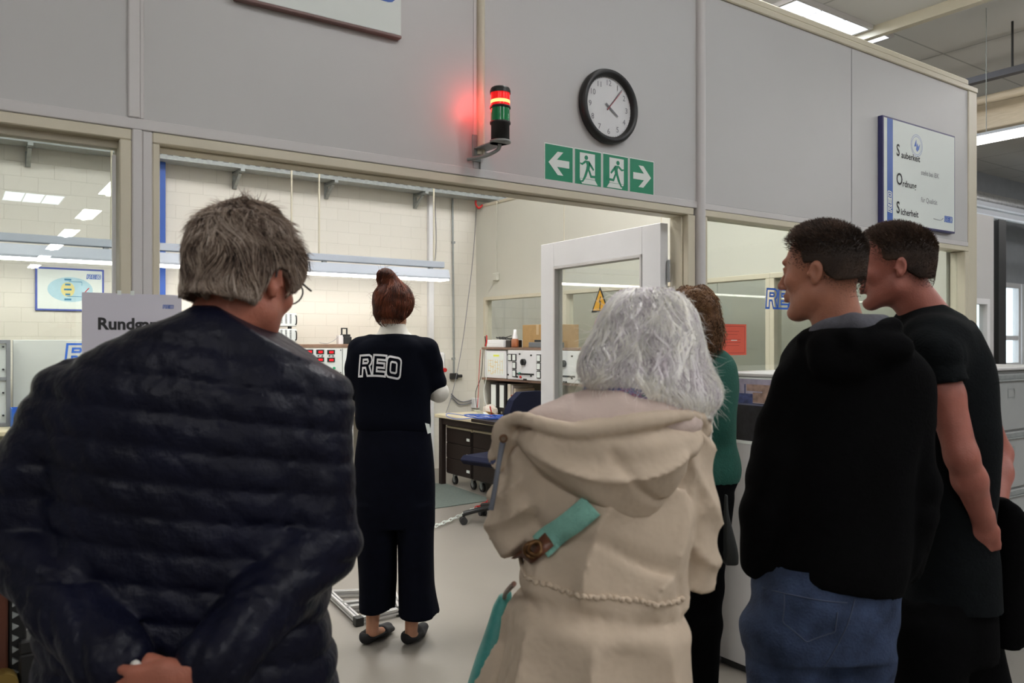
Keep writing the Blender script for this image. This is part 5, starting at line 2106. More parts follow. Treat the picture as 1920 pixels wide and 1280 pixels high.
def cone(a, b, ra, rb, flat=1.0, fdir=(0, 1, 0)):
    """capsule from a to b with two radii; flat<1 thins it along fdir"""
    a = np.array(a, float)
    b = np.array(b, float)
    n = np.array(fdir, float)
    ab = b - a
    L2 = float(ab @ ab) + 1e-9
    n = n - ab * (n @ ab) / L2
    n = n / (np.linalg.norm(n) + 1e-9)

    def fn(X, Y, Z):
        x, y, z = X - F4(a[0]), Y - F4(a[1]), Z - F4(a[2])
        t = np.clip((x * F4(ab[0]) + y * F4(ab[1]) + z * F4(ab[2])) / F4(L2), 0, 1)
        x, y, z = x - t * F4(ab[0]), y - t * F4(ab[1]), z - t * F4(ab[2])
        q = x * x + y * y + z * z
        if flat != 1.0:
            pn = x * F4(n[0]) + y * F4(n[1]) + z * F4(n[2])
            q = q + pn * pn * F4(1 / flat ** 2 - 1)
            return (np.sqrt(q) - (F4(ra) + t * F4(rb - ra))) * F4(min(1, flat + .25))
        return np.sqrt(q) - (F4(ra) + t * F4(rb - ra))
    m = max(ra, rb)
    return fn, np.minimum(a, b) - m, np.maximum(a, b) + m


def loft(rows, n=2.4):
    """stack of super-elliptic sections: (z, centre u, half width, centre v, half depth)"""
    rows = sorted(rows)
    Rw = np.array(rows, float)

    def fn(X, Y, Z):
        z = Z
        zc = np.clip(z, Rw[0, 0], Rw[-1, 0])
        g = [np.interp(zc, Rw[:, 0], Rw[:, i]).astype(F4) for i in range(1, 5)]
        x = np.abs(X - g[0]) / g[1]
        y = np.abs(Y - g[2]) / g[3]
        d = ((x ** n + y ** n) ** (1 / n) - 1) * np.minimum(g[1], g[3])
        dz = np.maximum(z - F4(Rw[-1, 0]), F4(Rw[0, 0]) - z)
        return np.maximum(d, dz)
    m = Rw[:, 2].max()
    lo = np.array([(Rw[:, 1] - Rw[:, 2]).min(), (Rw[:, 3] - Rw[:, 4]).min(), Rw[0, 0]])
    hi = np.array([(Rw[:, 1] + Rw[:, 2]).max(), (Rw[:, 3] + Rw[:, 4]).max(), Rw[-1, 0]])
    return fn, lo, hi


def dense(rows, n=24):
    """smooth (Catmull-Rom) refinement of section rows"""
    R0_ = sorted(rows)
    P = [Vector(r[:3]) for r in R0_]
    A = np.array(R0_, float)
    out = []
    for i in range(len(A) - 1):
        p0, p1, p2, p3 = A[max(i - 1, 0)], A[i], A[i + 1], A[min(i + 2, len(A) - 1)]
        for s in range(4):
            t = s / 4
            q = p1 + (p2 - p1) * t
            h = t * t * (3 - 2 * t)
            q2 = .5 * ((2 * p1) + (p2 - p0) * t + (2 * p0 - 5 * p1 + 4 * p2 - p3) * t * t + (3 * p1 - p0 - 3 * p2 + p3) * t ** 3)
            q2[0] = q[0]
            out.append(tuple(q2))
    out.append(tuple(A[-1]))
    return out


def wob(seed, n=5, f=(6, 18)):
    """cheap smooth 3D noise made of a few plane waves, about -1..1"""
    r = np.random.default_rng(seed)
    K = r.normal(size=(n, 3))
    K = K / np.linalg.norm(K, axis=1, keepdims=True) * r.uniform(f[0], f[1], (n, 1))
    ph = r.uniform(0, 6.28, n)

    def fn(X, Y, Z):
        s = 0
        for k, p in zip(K, ph):
            s = s + np.sin(X * F4(k[0]) + Y * F4(k[1]) + Z * F4(k[2]) + F4(p))
        return s / F4(n ** .5)
    return fn


def rotm(yaw=0, pitch=0, roll=0):
    """head frame -> figure frame; yaw>0 turns to the left (counter-clockwise from above), pitch>0 looks down"""
    cy, sy = math.cos(yaw), math.sin(yaw)
    cp, sp = math.cos(-pitch), math.sin(-pitch)
    cr, sr = math.cos(roll), math.sin(roll)
    Rz = np.array([[cy, -sy, 0], [sy, cy, 0], [0, 0, 1]])
    Rx = np.array([[1, 0, 0], [0, cp, -sp], [0, sp, cp]])
    Ry = np.array([[cr, 0, sr], [0, 1, 0], [-sr, 0, cr]])
    return Rz @ Rx @ Ry


A88 = np.array((1.0, .88, .88))


def put_head(v, T, s=1.0, female=False):
    """anatomical head in its own frame: face towards +y, ear height z=0, about 0.235 high"""
    def E(c, r, k=.02, sub=False):
        v.put(ell(np.array(c) * s, np.array(r) * s), k * s, sub, T)

    def Cn(a, b, ra, rb, k=.015, sub=False, **kw):
        v.put(cone(np.array(a) * s, np.array(b) * s, ra * s, rb * s, **kw), k * s, sub, T)
    j = .92 if female else 1.0
    E((0, -.018, .038), (.074, .094, .084), .03)             # cranium
    E((0, .020, .030), (.068, .066, .070), .03)              # forehead
    E((0, .036, -.035), (.056 * j, .052, .070), .03)         # face block
    Cn((-.048 * j, .006, -.060), (-.016, .070, -.100), .022, .017, .03)     # jaw
    Cn((.048 * j, .006, -.060), (.016, .070, -.100), .022, .017, .03)
    E((0, .076, -.100), (.020 * j, .017, .015), .018)        # chin
    E((0, .082, .034), (.050, .014, .011), .014)             # brow ridge
    for sx in (-1, 1):
        E((.043 * sx, .062, -.018), (.020, .020, .018), .02)      # cheekbone
        E((.032 * sx, .098, .010), (.017, .016, .012), .010, True)   # eye socket
        E((.031 * sx, .078, .009), (.0135, .0125, .0125), .004)      # eyeball and lids
        E((.030 * sx, .086, .017), (.015, .006, .0035), .004)
    Cn((0, .086, .022), (0, .113, -.024), .0075, .0100, .010)    # nose bridge to tip
    E((0, .112, -.026), (.010, .010, .009), .006)
    for sx in (-1, 1):
        E((.011 * sx, .100, -.029), (.0075, .009, .0065), .005)
    E((0, .086, -.052), (.026, .014, .016), .012)             # muzzle
    E((0, .0985, -.0535), (.021, .006, .0050), .004)          # upper lip
    E((0, .0975, -.0655), (.019, .0065, .0055), .004)         # lower lip
    E((0, .106, -.0595), (.024, .006, .0015), .002, True)
    E((0, .088, -.080), (.018, .010, .006), .008, True)       # fold above the chin
    for sx in (-1, 1):                                        # ears with rim, hollow and lobe
        R = rotm(math.radians(-22 * sx), 0, math.radians(4 * sx))
        To = (T[0] @ R, T[0] @ (np.array((.076 * sx, -.010, -.004)) * s) + T[1])

        def EE(c, r, k, sub=False):
            v.put(ell(np.array(c) * s * .88, np.array(r) * s * A88), k * s, sub, To)
        EE((.006 * sx, -.006, .004), (.0085, .0185, .030), .006)
        EE((.004 * sx, -.001, -.024), (.007, .010, .011), .006)
        EE((.0155 * sx, -.001, .004), (.0075, .0105, .019), .004, True)
        EE((.004 * sx, .014, -.002), (.005, .006, .006), .003)


def put_hand(v, wrist, d, n, curl=.5, side=1, s=1.0, spread=1.0):
    """hand from the wrist point along d, palm normal n, thumb on side*(d x n); five bent fingers"""
    d = np.array(d, float)
    d /= np.linalg.norm(d)
    n = np.array(n, float)
    n = n - d * (n @ d)
    n /= np.linalg.norm(n)
    t = np.cross(d, n) * side
    W = np.array(wrist, float)
    P = lambda a, b, c: W + (d * a + t * b + n * c) * s
    v.put(cone(P(-.02, 0, 0), P(.03, .004, 0), .027 * s, .030 * s, .62, n), .012)
    v.put(cone(P(.03, .022, 0), P(.082, .026, 0), .016 * s, .013 * s, .8, n), .014)
    v.put(cone(P(.03, .0, 0), P(.086, .003, 0), .018 * s, .014 * s, .8, n), .014)
    v.put(cone(P(.03, -.020, 0), P(.078, -.022, 0), .016 * s, .012 * s, .8, n), .014)
    for i, (b, l, r) in enumerate(((.028, .070, .0085), (.009, .079, .0088), (-.010, .073, .0083), (-.028, .057, .0074))):
        p = P(.080 - .006 * abs(i - 1), b, 0)
        ang = 0
        fan = (b * 2.2) * spread
        for q, seg in enumerate((.46, .31, .25)):
            ang += curl * (.55, .95, .6)[q]
            dd = d * math.cos(ang) + n * math.sin(ang) + t * fan * (1 if q == 0 else .3)
            dd /= np.linalg.norm(dd)
            e_ = p + dd * l * seg * s
            v.put(cone(p, e_, r * (1 - .08 * q) * s, r * (.94 - .08 * q) * s), .003)
            p = e_
    p = P(.018, .026, .006)
    for q, (l, r) in enumerate(((.040, .0115), (.032, .0098), (.025, .0085))):
        a_ = .75 - .22 * q - .2 * curl
        dd = d * math.cos(a_) + t * math.sin(a_) + n * (.25 + .35 * curl)
        dd /= np.linalg.norm(dd)
        e_ = p + dd * l * s
        v.put(cone(p, e_, r * s, r * .9 * s), .006)
        p = e_


# ---- hair strands
def strands(v, seeds, dirfn, n_step, step, r0, off0=.001, off1=.004, seed=1, lift=None, stop=None):
    """grow strands over the surface of v; returns (V, Q, attr) as thin 3-sided tubes"""
    r = np.random.default_rng(seed)
    P = np.array(seeds, float)
    N = len(P)
    path = []
    rnd = r.uniform(0, 1, N)
    off = r.uniform(off0, off1, N)
    dprev = None
    for i in range(n_step):
        g = v.grad(P)
        d_ = v.sample(P)
        o = off if lift is None else off + lift(i / (n_step - 1)) * (.4 + .6 * rnd)
        P = P - g * (d_ - o)[:, None]
        if stop is not None and path:
            frozen = frozen | stop(P)
            P = np.where(frozen[:, None], path[-1], P)
        elif stop is not None:
            frozen = stop(P)
        path.append(P.copy())
        f = dirfn(P, i, rnd, g)
        f = f - g * (f * g).sum(1, keepdims=True)
        f = f / np.maximum(1e-6, np.linalg.norm(f, axis=1, keepdims=True))
        if dprev is not None:
            f = f * .65 + dprev * .35
            f = f / np.maximum(1e-6, np.linalg.norm(f, axis=1, keepdims=True))
        dprev = f
        st = step * (.7 + .6 * rnd)
        P = P + f * st[:, None]
    return tubes(np.array(path), r0, rnd)


def tubes(path, r0, rnd, taper=.85):
    S, N, _ = path.shape
    V = np.zeros((S, N, 3, 3))
    for i in range(S):
        t = path[min(i + 1, S - 1)] - path[max(i - 1, 0)]
        t = t / np.maximum(1e-9, np.linalg.norm(t, axis=1, keepdims=True))
        a = np.cross(t, np.array([.31, .52, .79]))
        a = a / np.maximum(1e-9, np.linalg.norm(a, axis=1, keepdims=True))
        b = np.cross(t, a)
        rr = r0 * (1 - taper * (i / (S - 1)) ** 1.6)
        for k in range(3):
            an = 2 * PI * k / 3
            V[i, :, k] = path[i] + (a * math.cos(an) + b * math.sin(an)) * rr
    V = V.reshape(-1, 3)
    ids = np.arange(S * N * 3).reshape(S, N, 3)
    Q = []
    for k in range(3):
        k2 = (k + 1) % 3
        Q.append(np.stack([ids[:-1, :, k], ids[:-1, :, k2], ids[1:, :, k2], ids[1:, :, k]], -1).reshape(-1, 4))
    A = np.repeat(np.tile(rnd, S)[:, None], 3, 1).reshape(-1)
    return V, np.concatenate(Q), A


def free_strands(P, Dr, n_step, step, r0, seed=1, grav=.15, curl=.0):
    """short hair standing off the skin"""
    r = np.random.default_rng(seed)
    P = np.array(P, float)
    Dr = np.array(Dr, float)
    rnd = r.uniform(0, 1, len(P))
    path = []
    for i in range(n_step):
        path.append(P.copy())
        Dr = Dr + np.array([0, 0, -grav]) + r.normal(size=P.shape) * curl
        Dr /= np.maximum(1e-6, np.linalg.norm(Dr, axis=1, keepdims=True))
        P = P + Dr * (step * (.6 + .8 * rnd))[:, None]
    return tubes(np.array(path), r0, rnd)


def hair_mat(name, cols, rough=.45):
    m, nt, b = new_mat(name)
    N, L = nt.nodes, nt.links
    b.inputs['Roughness'].default_value = rough
    b.inputs['Specular IOR Level'].default_value = .35
    at = N.new('ShaderNodeAttribute')
    at.attribute_name = 'rnd'
    tc = N.new('ShaderNodeTexCoord')
    n = N.new('ShaderNodeTexNoise')
    n.inputs['Scale'].default_value = 14
    L.new(tc.outputs['Object'], n.inputs['Vector'])
    mt = N.new('ShaderNodeMath')
    mt.operation = 'MULTIPLY_ADD'
    mt.inputs[1].default_value = .55
    ms = N.new('ShaderNodeMath')
    ms.operation = 'MULTIPLY_ADD'
    ms.inputs[1].default_value = 1.1
    ms.inputs[2].default_value = -.3
    L.new(n.outputs['Fac'], ms.inputs[0])
    L.new(at.outputs['Fac'], mt.inputs[0])
    L.new(ms.outputs[0], mt.inputs[2])
    cr = N.new('ShaderNodeValToRGB')
    els = cr.color_ramp.elements
    while len(els) < len(cols):
        els.new(.5)
    for i, c in enumerate(cols):
        els[i].position = .15 + .7 * i / (len(cols) - 1)
        els[i].color = (*c, 1)
    L.new(mt.outputs[0], cr.inputs[0])
    L.new(cr.outputs[0], b.inputs['Base Color'])
    return m


def join_np(parts):
    Vs, Qs, As = [], [], []
    o = 0
    for V, Q, A in parts:
        Vs.append(V)
        Qs.append(Q + o)
        As.append(A)
        o += len(V)
    return np.concatenate(Vs), np.concatenate(Qs), np.concatenate(As)


def skin_mat(name, col, lip=(.45, .14, .12)):
    m = M(name, col, .5, var=.10, nscale=22, bump=.12, bscale=220, spec=.35)
    b = m.node_tree.nodes['Principled BSDF']
    b.inputs['Subsurface Weight'].default_value = .12
    b.inputs['Subsurface Radius'].default_value = (.01, .004, .002)
    b.inputs['Subsurface Scale'].default_value = .5
    return m


class Figure:
    """frame of one person: u to the right and v away along the camera's view direction, z up, base on the floor"""

    def __init__(s, px, d0, label):
        u0 = (px - 960) / FPX * d0
        s.d0, s.u0 = d0, u0
        s.base = CV + FWD * d0 + RGT * u0
        s.base.z = 0
        s.root = empty('person', s.base, label, 'person', rz=-YAW)

    def P(s, px, py, dv=0.0):
        d = s.d0 + dv
        return np.array([(px - 960) / FPX * d - s.u0, dv, CAM_H - (py - HY) / FPX * d])

    def z(s, py, dv=0):
        return CAM_H - (py - HY) / FPX * (s.d0 + dv)

    def rows(s, R, vf=None):
        """silhouette rows (py, pxL, pxR, half depth, centre v) -> loft rows"""
        out = []
        for (py, a, b, hd, cv) in R:
            d = s.d0 + cv
            ua, ub = (a - 960) / FPX * d - s.u0, (b - 960) / FPX * d - s.u0
            out.append((CAM_H - (py - HY) / FPX * d, (ua + ub) / 2, (ub - ua) / 2, cv, hd))
        return dense(out)

    def mesh(s, name, v, mat, it=1, frac=.02, parent=None, mats=None):
        V, Q = v.surface()
        V, Q = keep_big(V, Q, frac)
        V = smooth_verts(V, Q, it, .5)
        return np_mesh(name, V, Q, mat, parent or s.root)
# ================================================================== the people
A_ = np.array
MT['skinA'] = skin_mat('skin_ruddy', (.36, .125, .08))
MT['skinB'] = skin_mat('skin_light', (.48, .24, .15))
MT['skinD'] = skin_mat('skin_warm', (.36, .15, .095))
MT['skinE'] = skin_mat('skin_reddish', (.33, .115, .085))
MT['nylon'] = M('navy_quilted_nylon', (.0042, .0049, .0140), .44, var=.25, nscale=10, bump=.45, bscale=45, spec=.17)
MT['navy_wool'] = M('navy_knit', (.0018, .0026, .0065), .9, var=.15, nscale=60, bump=.2, bscale=500, spec=.08)
MT['navy_cloth'] = M('navy_trouser_cloth', (.0020, .0026, .0065), .9, var=.2, nscale=30, bump=.15, bscale=120, spec=.08)
MT['blackcloth'] = M('black_cotton', (.0022, .0022, .0025), .95, var=.2, nscale=40, bump=.2, bscale=160, spec=.06)
MT['blackjersey'] = M('black_jersey', (.003, .0042, .005), .9, var=.2, nscale=40, bump=.2, bscale=140, spec=.12)
MT['coat'] = M('beige_coat_cotton', (.54, .44, .335), .75, var=.06, nscale=14, bump=.9, bscale=13, spec=.25)
MT['coatlining'] = M('pinkish_coat_lining', (.56, .45, .40), .75, var=.05, nscale=14, bump=.25, bscale=40, spec=.25)
MT['denim'] = M('blue_denim', (.032, .048, .095), .85, var=.4, nscale=16, bump=.3, bscale=160, spec=.2)
MT['shirtwhite'] = M('white_shirt_cotton', (.68, .66, .60), .7, var=.03, bump=.1, bscale=90)
MT['greenknit'] = M('green_sweatshirt', (.008, .085, .06), .8, var=.12, nscale=30, bump=.25, bscale=160)
MT['greyfleece'] = M('grey_hood_lining', (.07, .07, .085), .9, var=.15, nscale=60, bump=.2, bscale=200)
MT['teal'] = M('teal_canvas', (.24, .52, .43), .75, var=.12, nscale=40, bump=.4, bscale=260)
MT['tealleather'] = M('teal_bag_leather', (.06, .30, .27), .45, var=.2, nscale=12, bump=.3, bscale=30)
MT['leather'] = M('brown_leather', (.13, .045, .022), .4, var=.35, nscale=30, bump=.2, bscale=90)
MT['shoe'] = M('black_suede', (.008, .008, .009), .8, var=.2, bump=.1, bscale=200)
MT['whiteshoe'] = M('white_leather', (.60, .60, .60), .5, var=.03)
MT['greyhair'] = hair_mat('grey_brown_hair', [(.028, .019, .014), (.15, .10, .075), (.38, .295, .23), (.60, .51, .44)])
MT['whitehair'] = hair_mat('white_hair', [(.60, .53, .57), (.80, .75, .78), (.93, .91, .88), (.97, .94, .86)], .38)
MT['redhair'] = hair_mat('auburn_hair', [(.022, .005, .003), (.08, .019, .008), (.24, .062, .024)])
MT['curlhair'] = hair_mat('brown_curly_hair', [(.05, .022, .010), (.17, .085, .04), (.34, .19, .095)])
MT['darkhair'] = hair_mat('dark_brown_hair', [(.010, .006, .004), (.030, .017, .011), (.085, .048, .030)], .6)
MT['brownhair'] = hair_mat('brown_short_hair', [(.012, .007, .0045), (.035, .019, .012), (.09, .050, .030)], .6)


def limb(v, pts, rs, k=.02, flat=1.0, fdir=(0, 1, 0)):
    for i in range(len(pts) - 1):
        v.put(cone(pts[i], pts[i + 1], rs[i], rs[i + 1], flat, fdir), k)


def rtor(v, rows, yaw, c, k=.03, n=2.4):
    """torso sections given in the person's own frame, turned by yaw around c"""
    v.put(loft(dense(rows), n), k, T=(rotm(yaw), A_(c, float)))


def make_body(f, name, J, skin, hands=(), female=False, hs=1.0, neck=.056, hv=.012):
    """one continuous body mesh: head with face, neck, torso, arms, hands, legs, feet"""
    zt_ = J['head'][2] + .14
    fine = [(J['head'] - .13, J['head'] + .135, .0042)]
    for h in hands:
        fine.append((h[0] - .13, h[0] + .13, .0038))
    pts = np.array([J[k] for k in J if k not in ('R',)])
    lo = pts.min(0) - .16
    hi = pts.max(0) + .16
    lo[2] = -.012
    hi[2] = zt_
    v = Vol(lo, hi, hv, fine)
    sL, sR, eL, eR, wL, wR = (J[k] for k in ('sL', 'sR', 'eL', 'eR', 'wL', 'wR'))
    ch = (sL + sR) / 2
    pel = J['pel']
    # trunk
    ax = (sR - sL)
    ax[2] = 0
    wdt = np.linalg.norm(ax)
    yaw = math.atan2(ax[1], ax[0])
    sc = .92 if female else 1.0
    H0 = ch[2] - pel[2]
    mid = lambda t: pel + (ch - pel) * t
    for t, w_, d_ in ((0, .145, .095), (.3, .120, .085), (.55, .125, .09), (.8, .140, .10), (.93, .125, .085)):
        c_ = mid(t)
        R = rotm(yaw)
        v.put(ell((0, 0, 0), (w_ * sc, d_ * sc, .12)), .05, T=(R, c_))
    limb(v, [sL + (ch - sL) * .15, ch + A_([0, 0, .03]), sR + (ch - sR) * .15], [.050 * sc, .062 * sc, .050 * sc], .04)
    nb = ch + A_([0, 0, .03])
    v.put(cone(nb, J['head'] - A_([0, 0, .05]) + J['R'] @ A_([0, -.02, 0]), neck * 1.08, neck), .03)
    put_head(v, (J['R'], J['head']), hs, female)
    for s_, e_, w_ in ((sL, eL, wL), (sR, eR, wR)):
        limb(v, [s_, s_ + (e_ - s_) * .45, e_, e_ + (w_ - e_) * .35, w_], [.048 * sc, .045 * sc, .038 * sc, .040 * sc, .026 * sc], .02)
    for h in hands:
        put_hand(v, *h[:1], *h[1:])
    for s in ('L', 'R'):
        h_, k_, a_ = J['h' + s], J['k' + s], J['a' + s]
        limb(v, [h_, h_ + (k_ - h_) * .4, k_, k_ + (a_ - k_) * .3, a_], [.072 * sc, .066 * sc, .046 * sc, .047 * sc, .032 * sc], .03)
        t_ = J['t' + s]
        limb(v, [a_ - A_([0, 0, .02]), (a_ + t_) / 2 - A_([0, 0, .012]), t_], [.029, .024, .012], .015, .8, (0, 0, 1))
    v.warp(lambda X, Y, Z: np.maximum(0, (F4(.004) - Z) * 40))
    return v, f.mesh(name, v, skin, 1)


def cloth(f, name, mat, prims, lo, hi, h=.008, folds=None, it=1, fine=(), frac=.02, cuts=(), cover=None):
    v = Vol(lo, hi, h, fine)
    for p in prims:
        v.put(*p) if isinstance(p[0], tuple) else v.put(p)
    if cover is not None:                       # the garment always clears the body by a few millimetres
        bv, spots, zlo, zhi = cover
        X, Y, Z = v.grid(v._sl([a[0] for a in v.ax], [a[-1] for a in v.ax]))
        sh = v.D.shape
        G = np.stack([np.broadcast_to(q, sh).ravel() for q in (X, Y, Z)], 1)
        db = bv.sample(G).reshape(sh).astype(F4) - F4(.011)
        out = (G < [a[0] for a in bv.ax]).any(1) | (G > [a[-1] for a in bv.ax]).any(1)
        db[out.reshape(sh)] = .3
        msk = np.maximum(F4(zlo) - Z, Z - F4(zhi)) * np.ones(sh, F4)
        for c_, r_ in spots:
            msk = np.maximum(msk, F4(r_) - np.sqrt((X - F4(c_[0])) ** 2 + (Y - F4(c_[1])) ** 2 + (Z - F4(c_[2])) ** 2))
        db = np.maximum(db, msk)
        v.D = np.minimum(v.D, db)
    if folds is not None:
        v.warp(folds)
    for c_ in cuts:
        sl = v._sl([a[0] for a in v.ax], [a[-1] for a in v.ax])
        X, Y, Z = v.grid(sl)
        v.D = np.maximum(v.D, c_(X, Y, Z)).astype(F4)
    return v, f.mesh(name, v, mat, it, frac)


def hair_vol(f, J, hs, thick, line, h=.0045, k=.004, wav=0, seed=1, extra=()):
    """skull-following hair cap: line(x, y, z in the head frame) > 0 where hair grows"""
    T = (J['R'], J['head'])
    v = Vol(J['head'] - .17, J['head'] + A_([.17, .17, .21]), h)
    v.put(ell(A_((0, -.018, .038)) * hs, A_((.074, .094, .084)) * hs + thick), .03, T=T)
    v.put(ell(A_((0, .020, .030)) * hs, A_((.068, .066, .070)) * hs + thick), .03, T=T)
    v.put(ell(A_((0, -.050, -.030)) * hs, A_((.055, .050, .060)) * hs + thick), .03, T=T)
    for p, kk in extra:
        v.put(p, kk, T=T)
    X, Y, Z = v.grid(v._sl([a[0] for a in v.ax], [a[-1] for a in v.ax]))
    R, o = T
    x, y, z = X - F4(o[0]), Y - F4(o[1]), Z - F4(o[2])
    x, y, z = (x * F4(R[0, 0]) + y * F4(R[1, 0]) + z * F4(R[2, 0]), x * F4(R[0, 1]) + y * F4(R[1, 1]) + z * F4(R[2, 1]),
               x * F4(R[0, 2]) + y * F4(R[1, 2]) + z * F4(R[2, 2]))
    if wav:
        v.D = v.D + F4(wav) * wob(seed, 6, (60, 130))(X, Y, Z)
    full = Vol.__new__(Vol)
    full.ax, full.D = v.ax, v.D.copy()
    v.D = np.maximum(v.D, -line(x / F4(hs), y / F4(hs), z / F4(hs)) * F4(hs)).astype(F4)
    return v, full


def surf_points(V, Q, n, seed=0, mask=None):
    r = np.random.default_rng(seed)
    a, b, c = V[Q[:, 0]], V[Q[:, 1]], V[Q[:, 3]]
    ar = np.linalg.norm(np.cross(b - a, c - a), axis=1)
    if mask is not None:
        ar = ar * mask(V[Q].mean(1))
    i = r.choice(len(Q), n, p=ar / ar.sum())
    s, t = r.uniform(0, 1, (2, n, 1))
    P = V[Q[i, 0]] * (1 - s) * (1 - t) + V[Q[i, 1]] * s * (1 - t) + V[Q[i, 2]] * s * t + V[Q[i, 3]] * (1 - s) * t
    return P


def to_head(J, P):
    return (P - J['head']) @ J['R']


def from_head(J, d):
    return d @ J['R'].T


def project(v, u, z, v0=-.45, v1=.3, side=-1, off=.002):
    """v coordinate of the surface seen from the camera side at (u, z)"""
    ys = np.linspace(v0, v1, 260)
    P = np.stack([np.full_like(ys, u), ys, np.full_like(ys, z)], 1)
    d = v.sample(P)
    i = np.argmax(d < 0)
    if d[i] >= 0:
        return None
    t = d[i - 1] / (d[i - 1] - d[i]) if i > 0 else 0
    return ys[i - 1] + (ys[i] - ys[i - 1]) * t - off


def local(name, mb, mats, f, parent=None):
    o = mb.build(name, mats)
    o.parent = parent or f.root
    return o


def shoe(f, name, heel, toe, mat, parent=None, r=.040, h=.055, bv=None):
    lo = np.minimum(heel, toe) - .08
    hi = np.maximum(heel, toe) + .10
    lo[2] = -.01
    v = Vol(lo, hi, .006)
    m_ = heel + (toe - heel) * .45
    v.put(cone(heel + A_([0, 0, r]), m_ + A_([0, 0, r * .9]), r, r * .95, 1), .02)
    v.put(cone(m_ + A_([0, 0, r * .8]), toe + A_([0, 0, r * .7]), r * 1.05, r * .75, .8, (0, 0, 1)), .02)
    v.put(ell(heel + A_([0, 0, h + .03]), (.030, .034, .03)), .01, True)
    if bv is not None:
        X, Y, Z = v.grid(v._sl([a[0] for a in v.ax], [a[-1] for a in v.ax]))
        sh = v.D.shape
        G = np.stack([np.broadcast_to(q, sh).ravel() for q in (X, Y, Z)], 1)
        db = bv.sample(G).reshape(sh).astype(F4) - F4(.008)
        d_ = (toe - heel)[:2]
        L_ = np.linalg.norm(d_)
        al = ((X - F4(heel[0])) * F4(d_[0] / L_) + (Y - F4(heel[1])) * F4(d_[1] / L_)) * np.ones(sh, F4)
        top = F4(.040) + np.clip((al - F4(.085)) * 3, 0, .08)
        v.D = np.minimum(v.D, np.maximum(db, Z - top)).astype(F4)
    v.warp(lambda X, Y, Z: np.maximum(0, (F4(.004) - Z) * 40))
    return f.mesh(name, v, mat, 1, parent=parent)


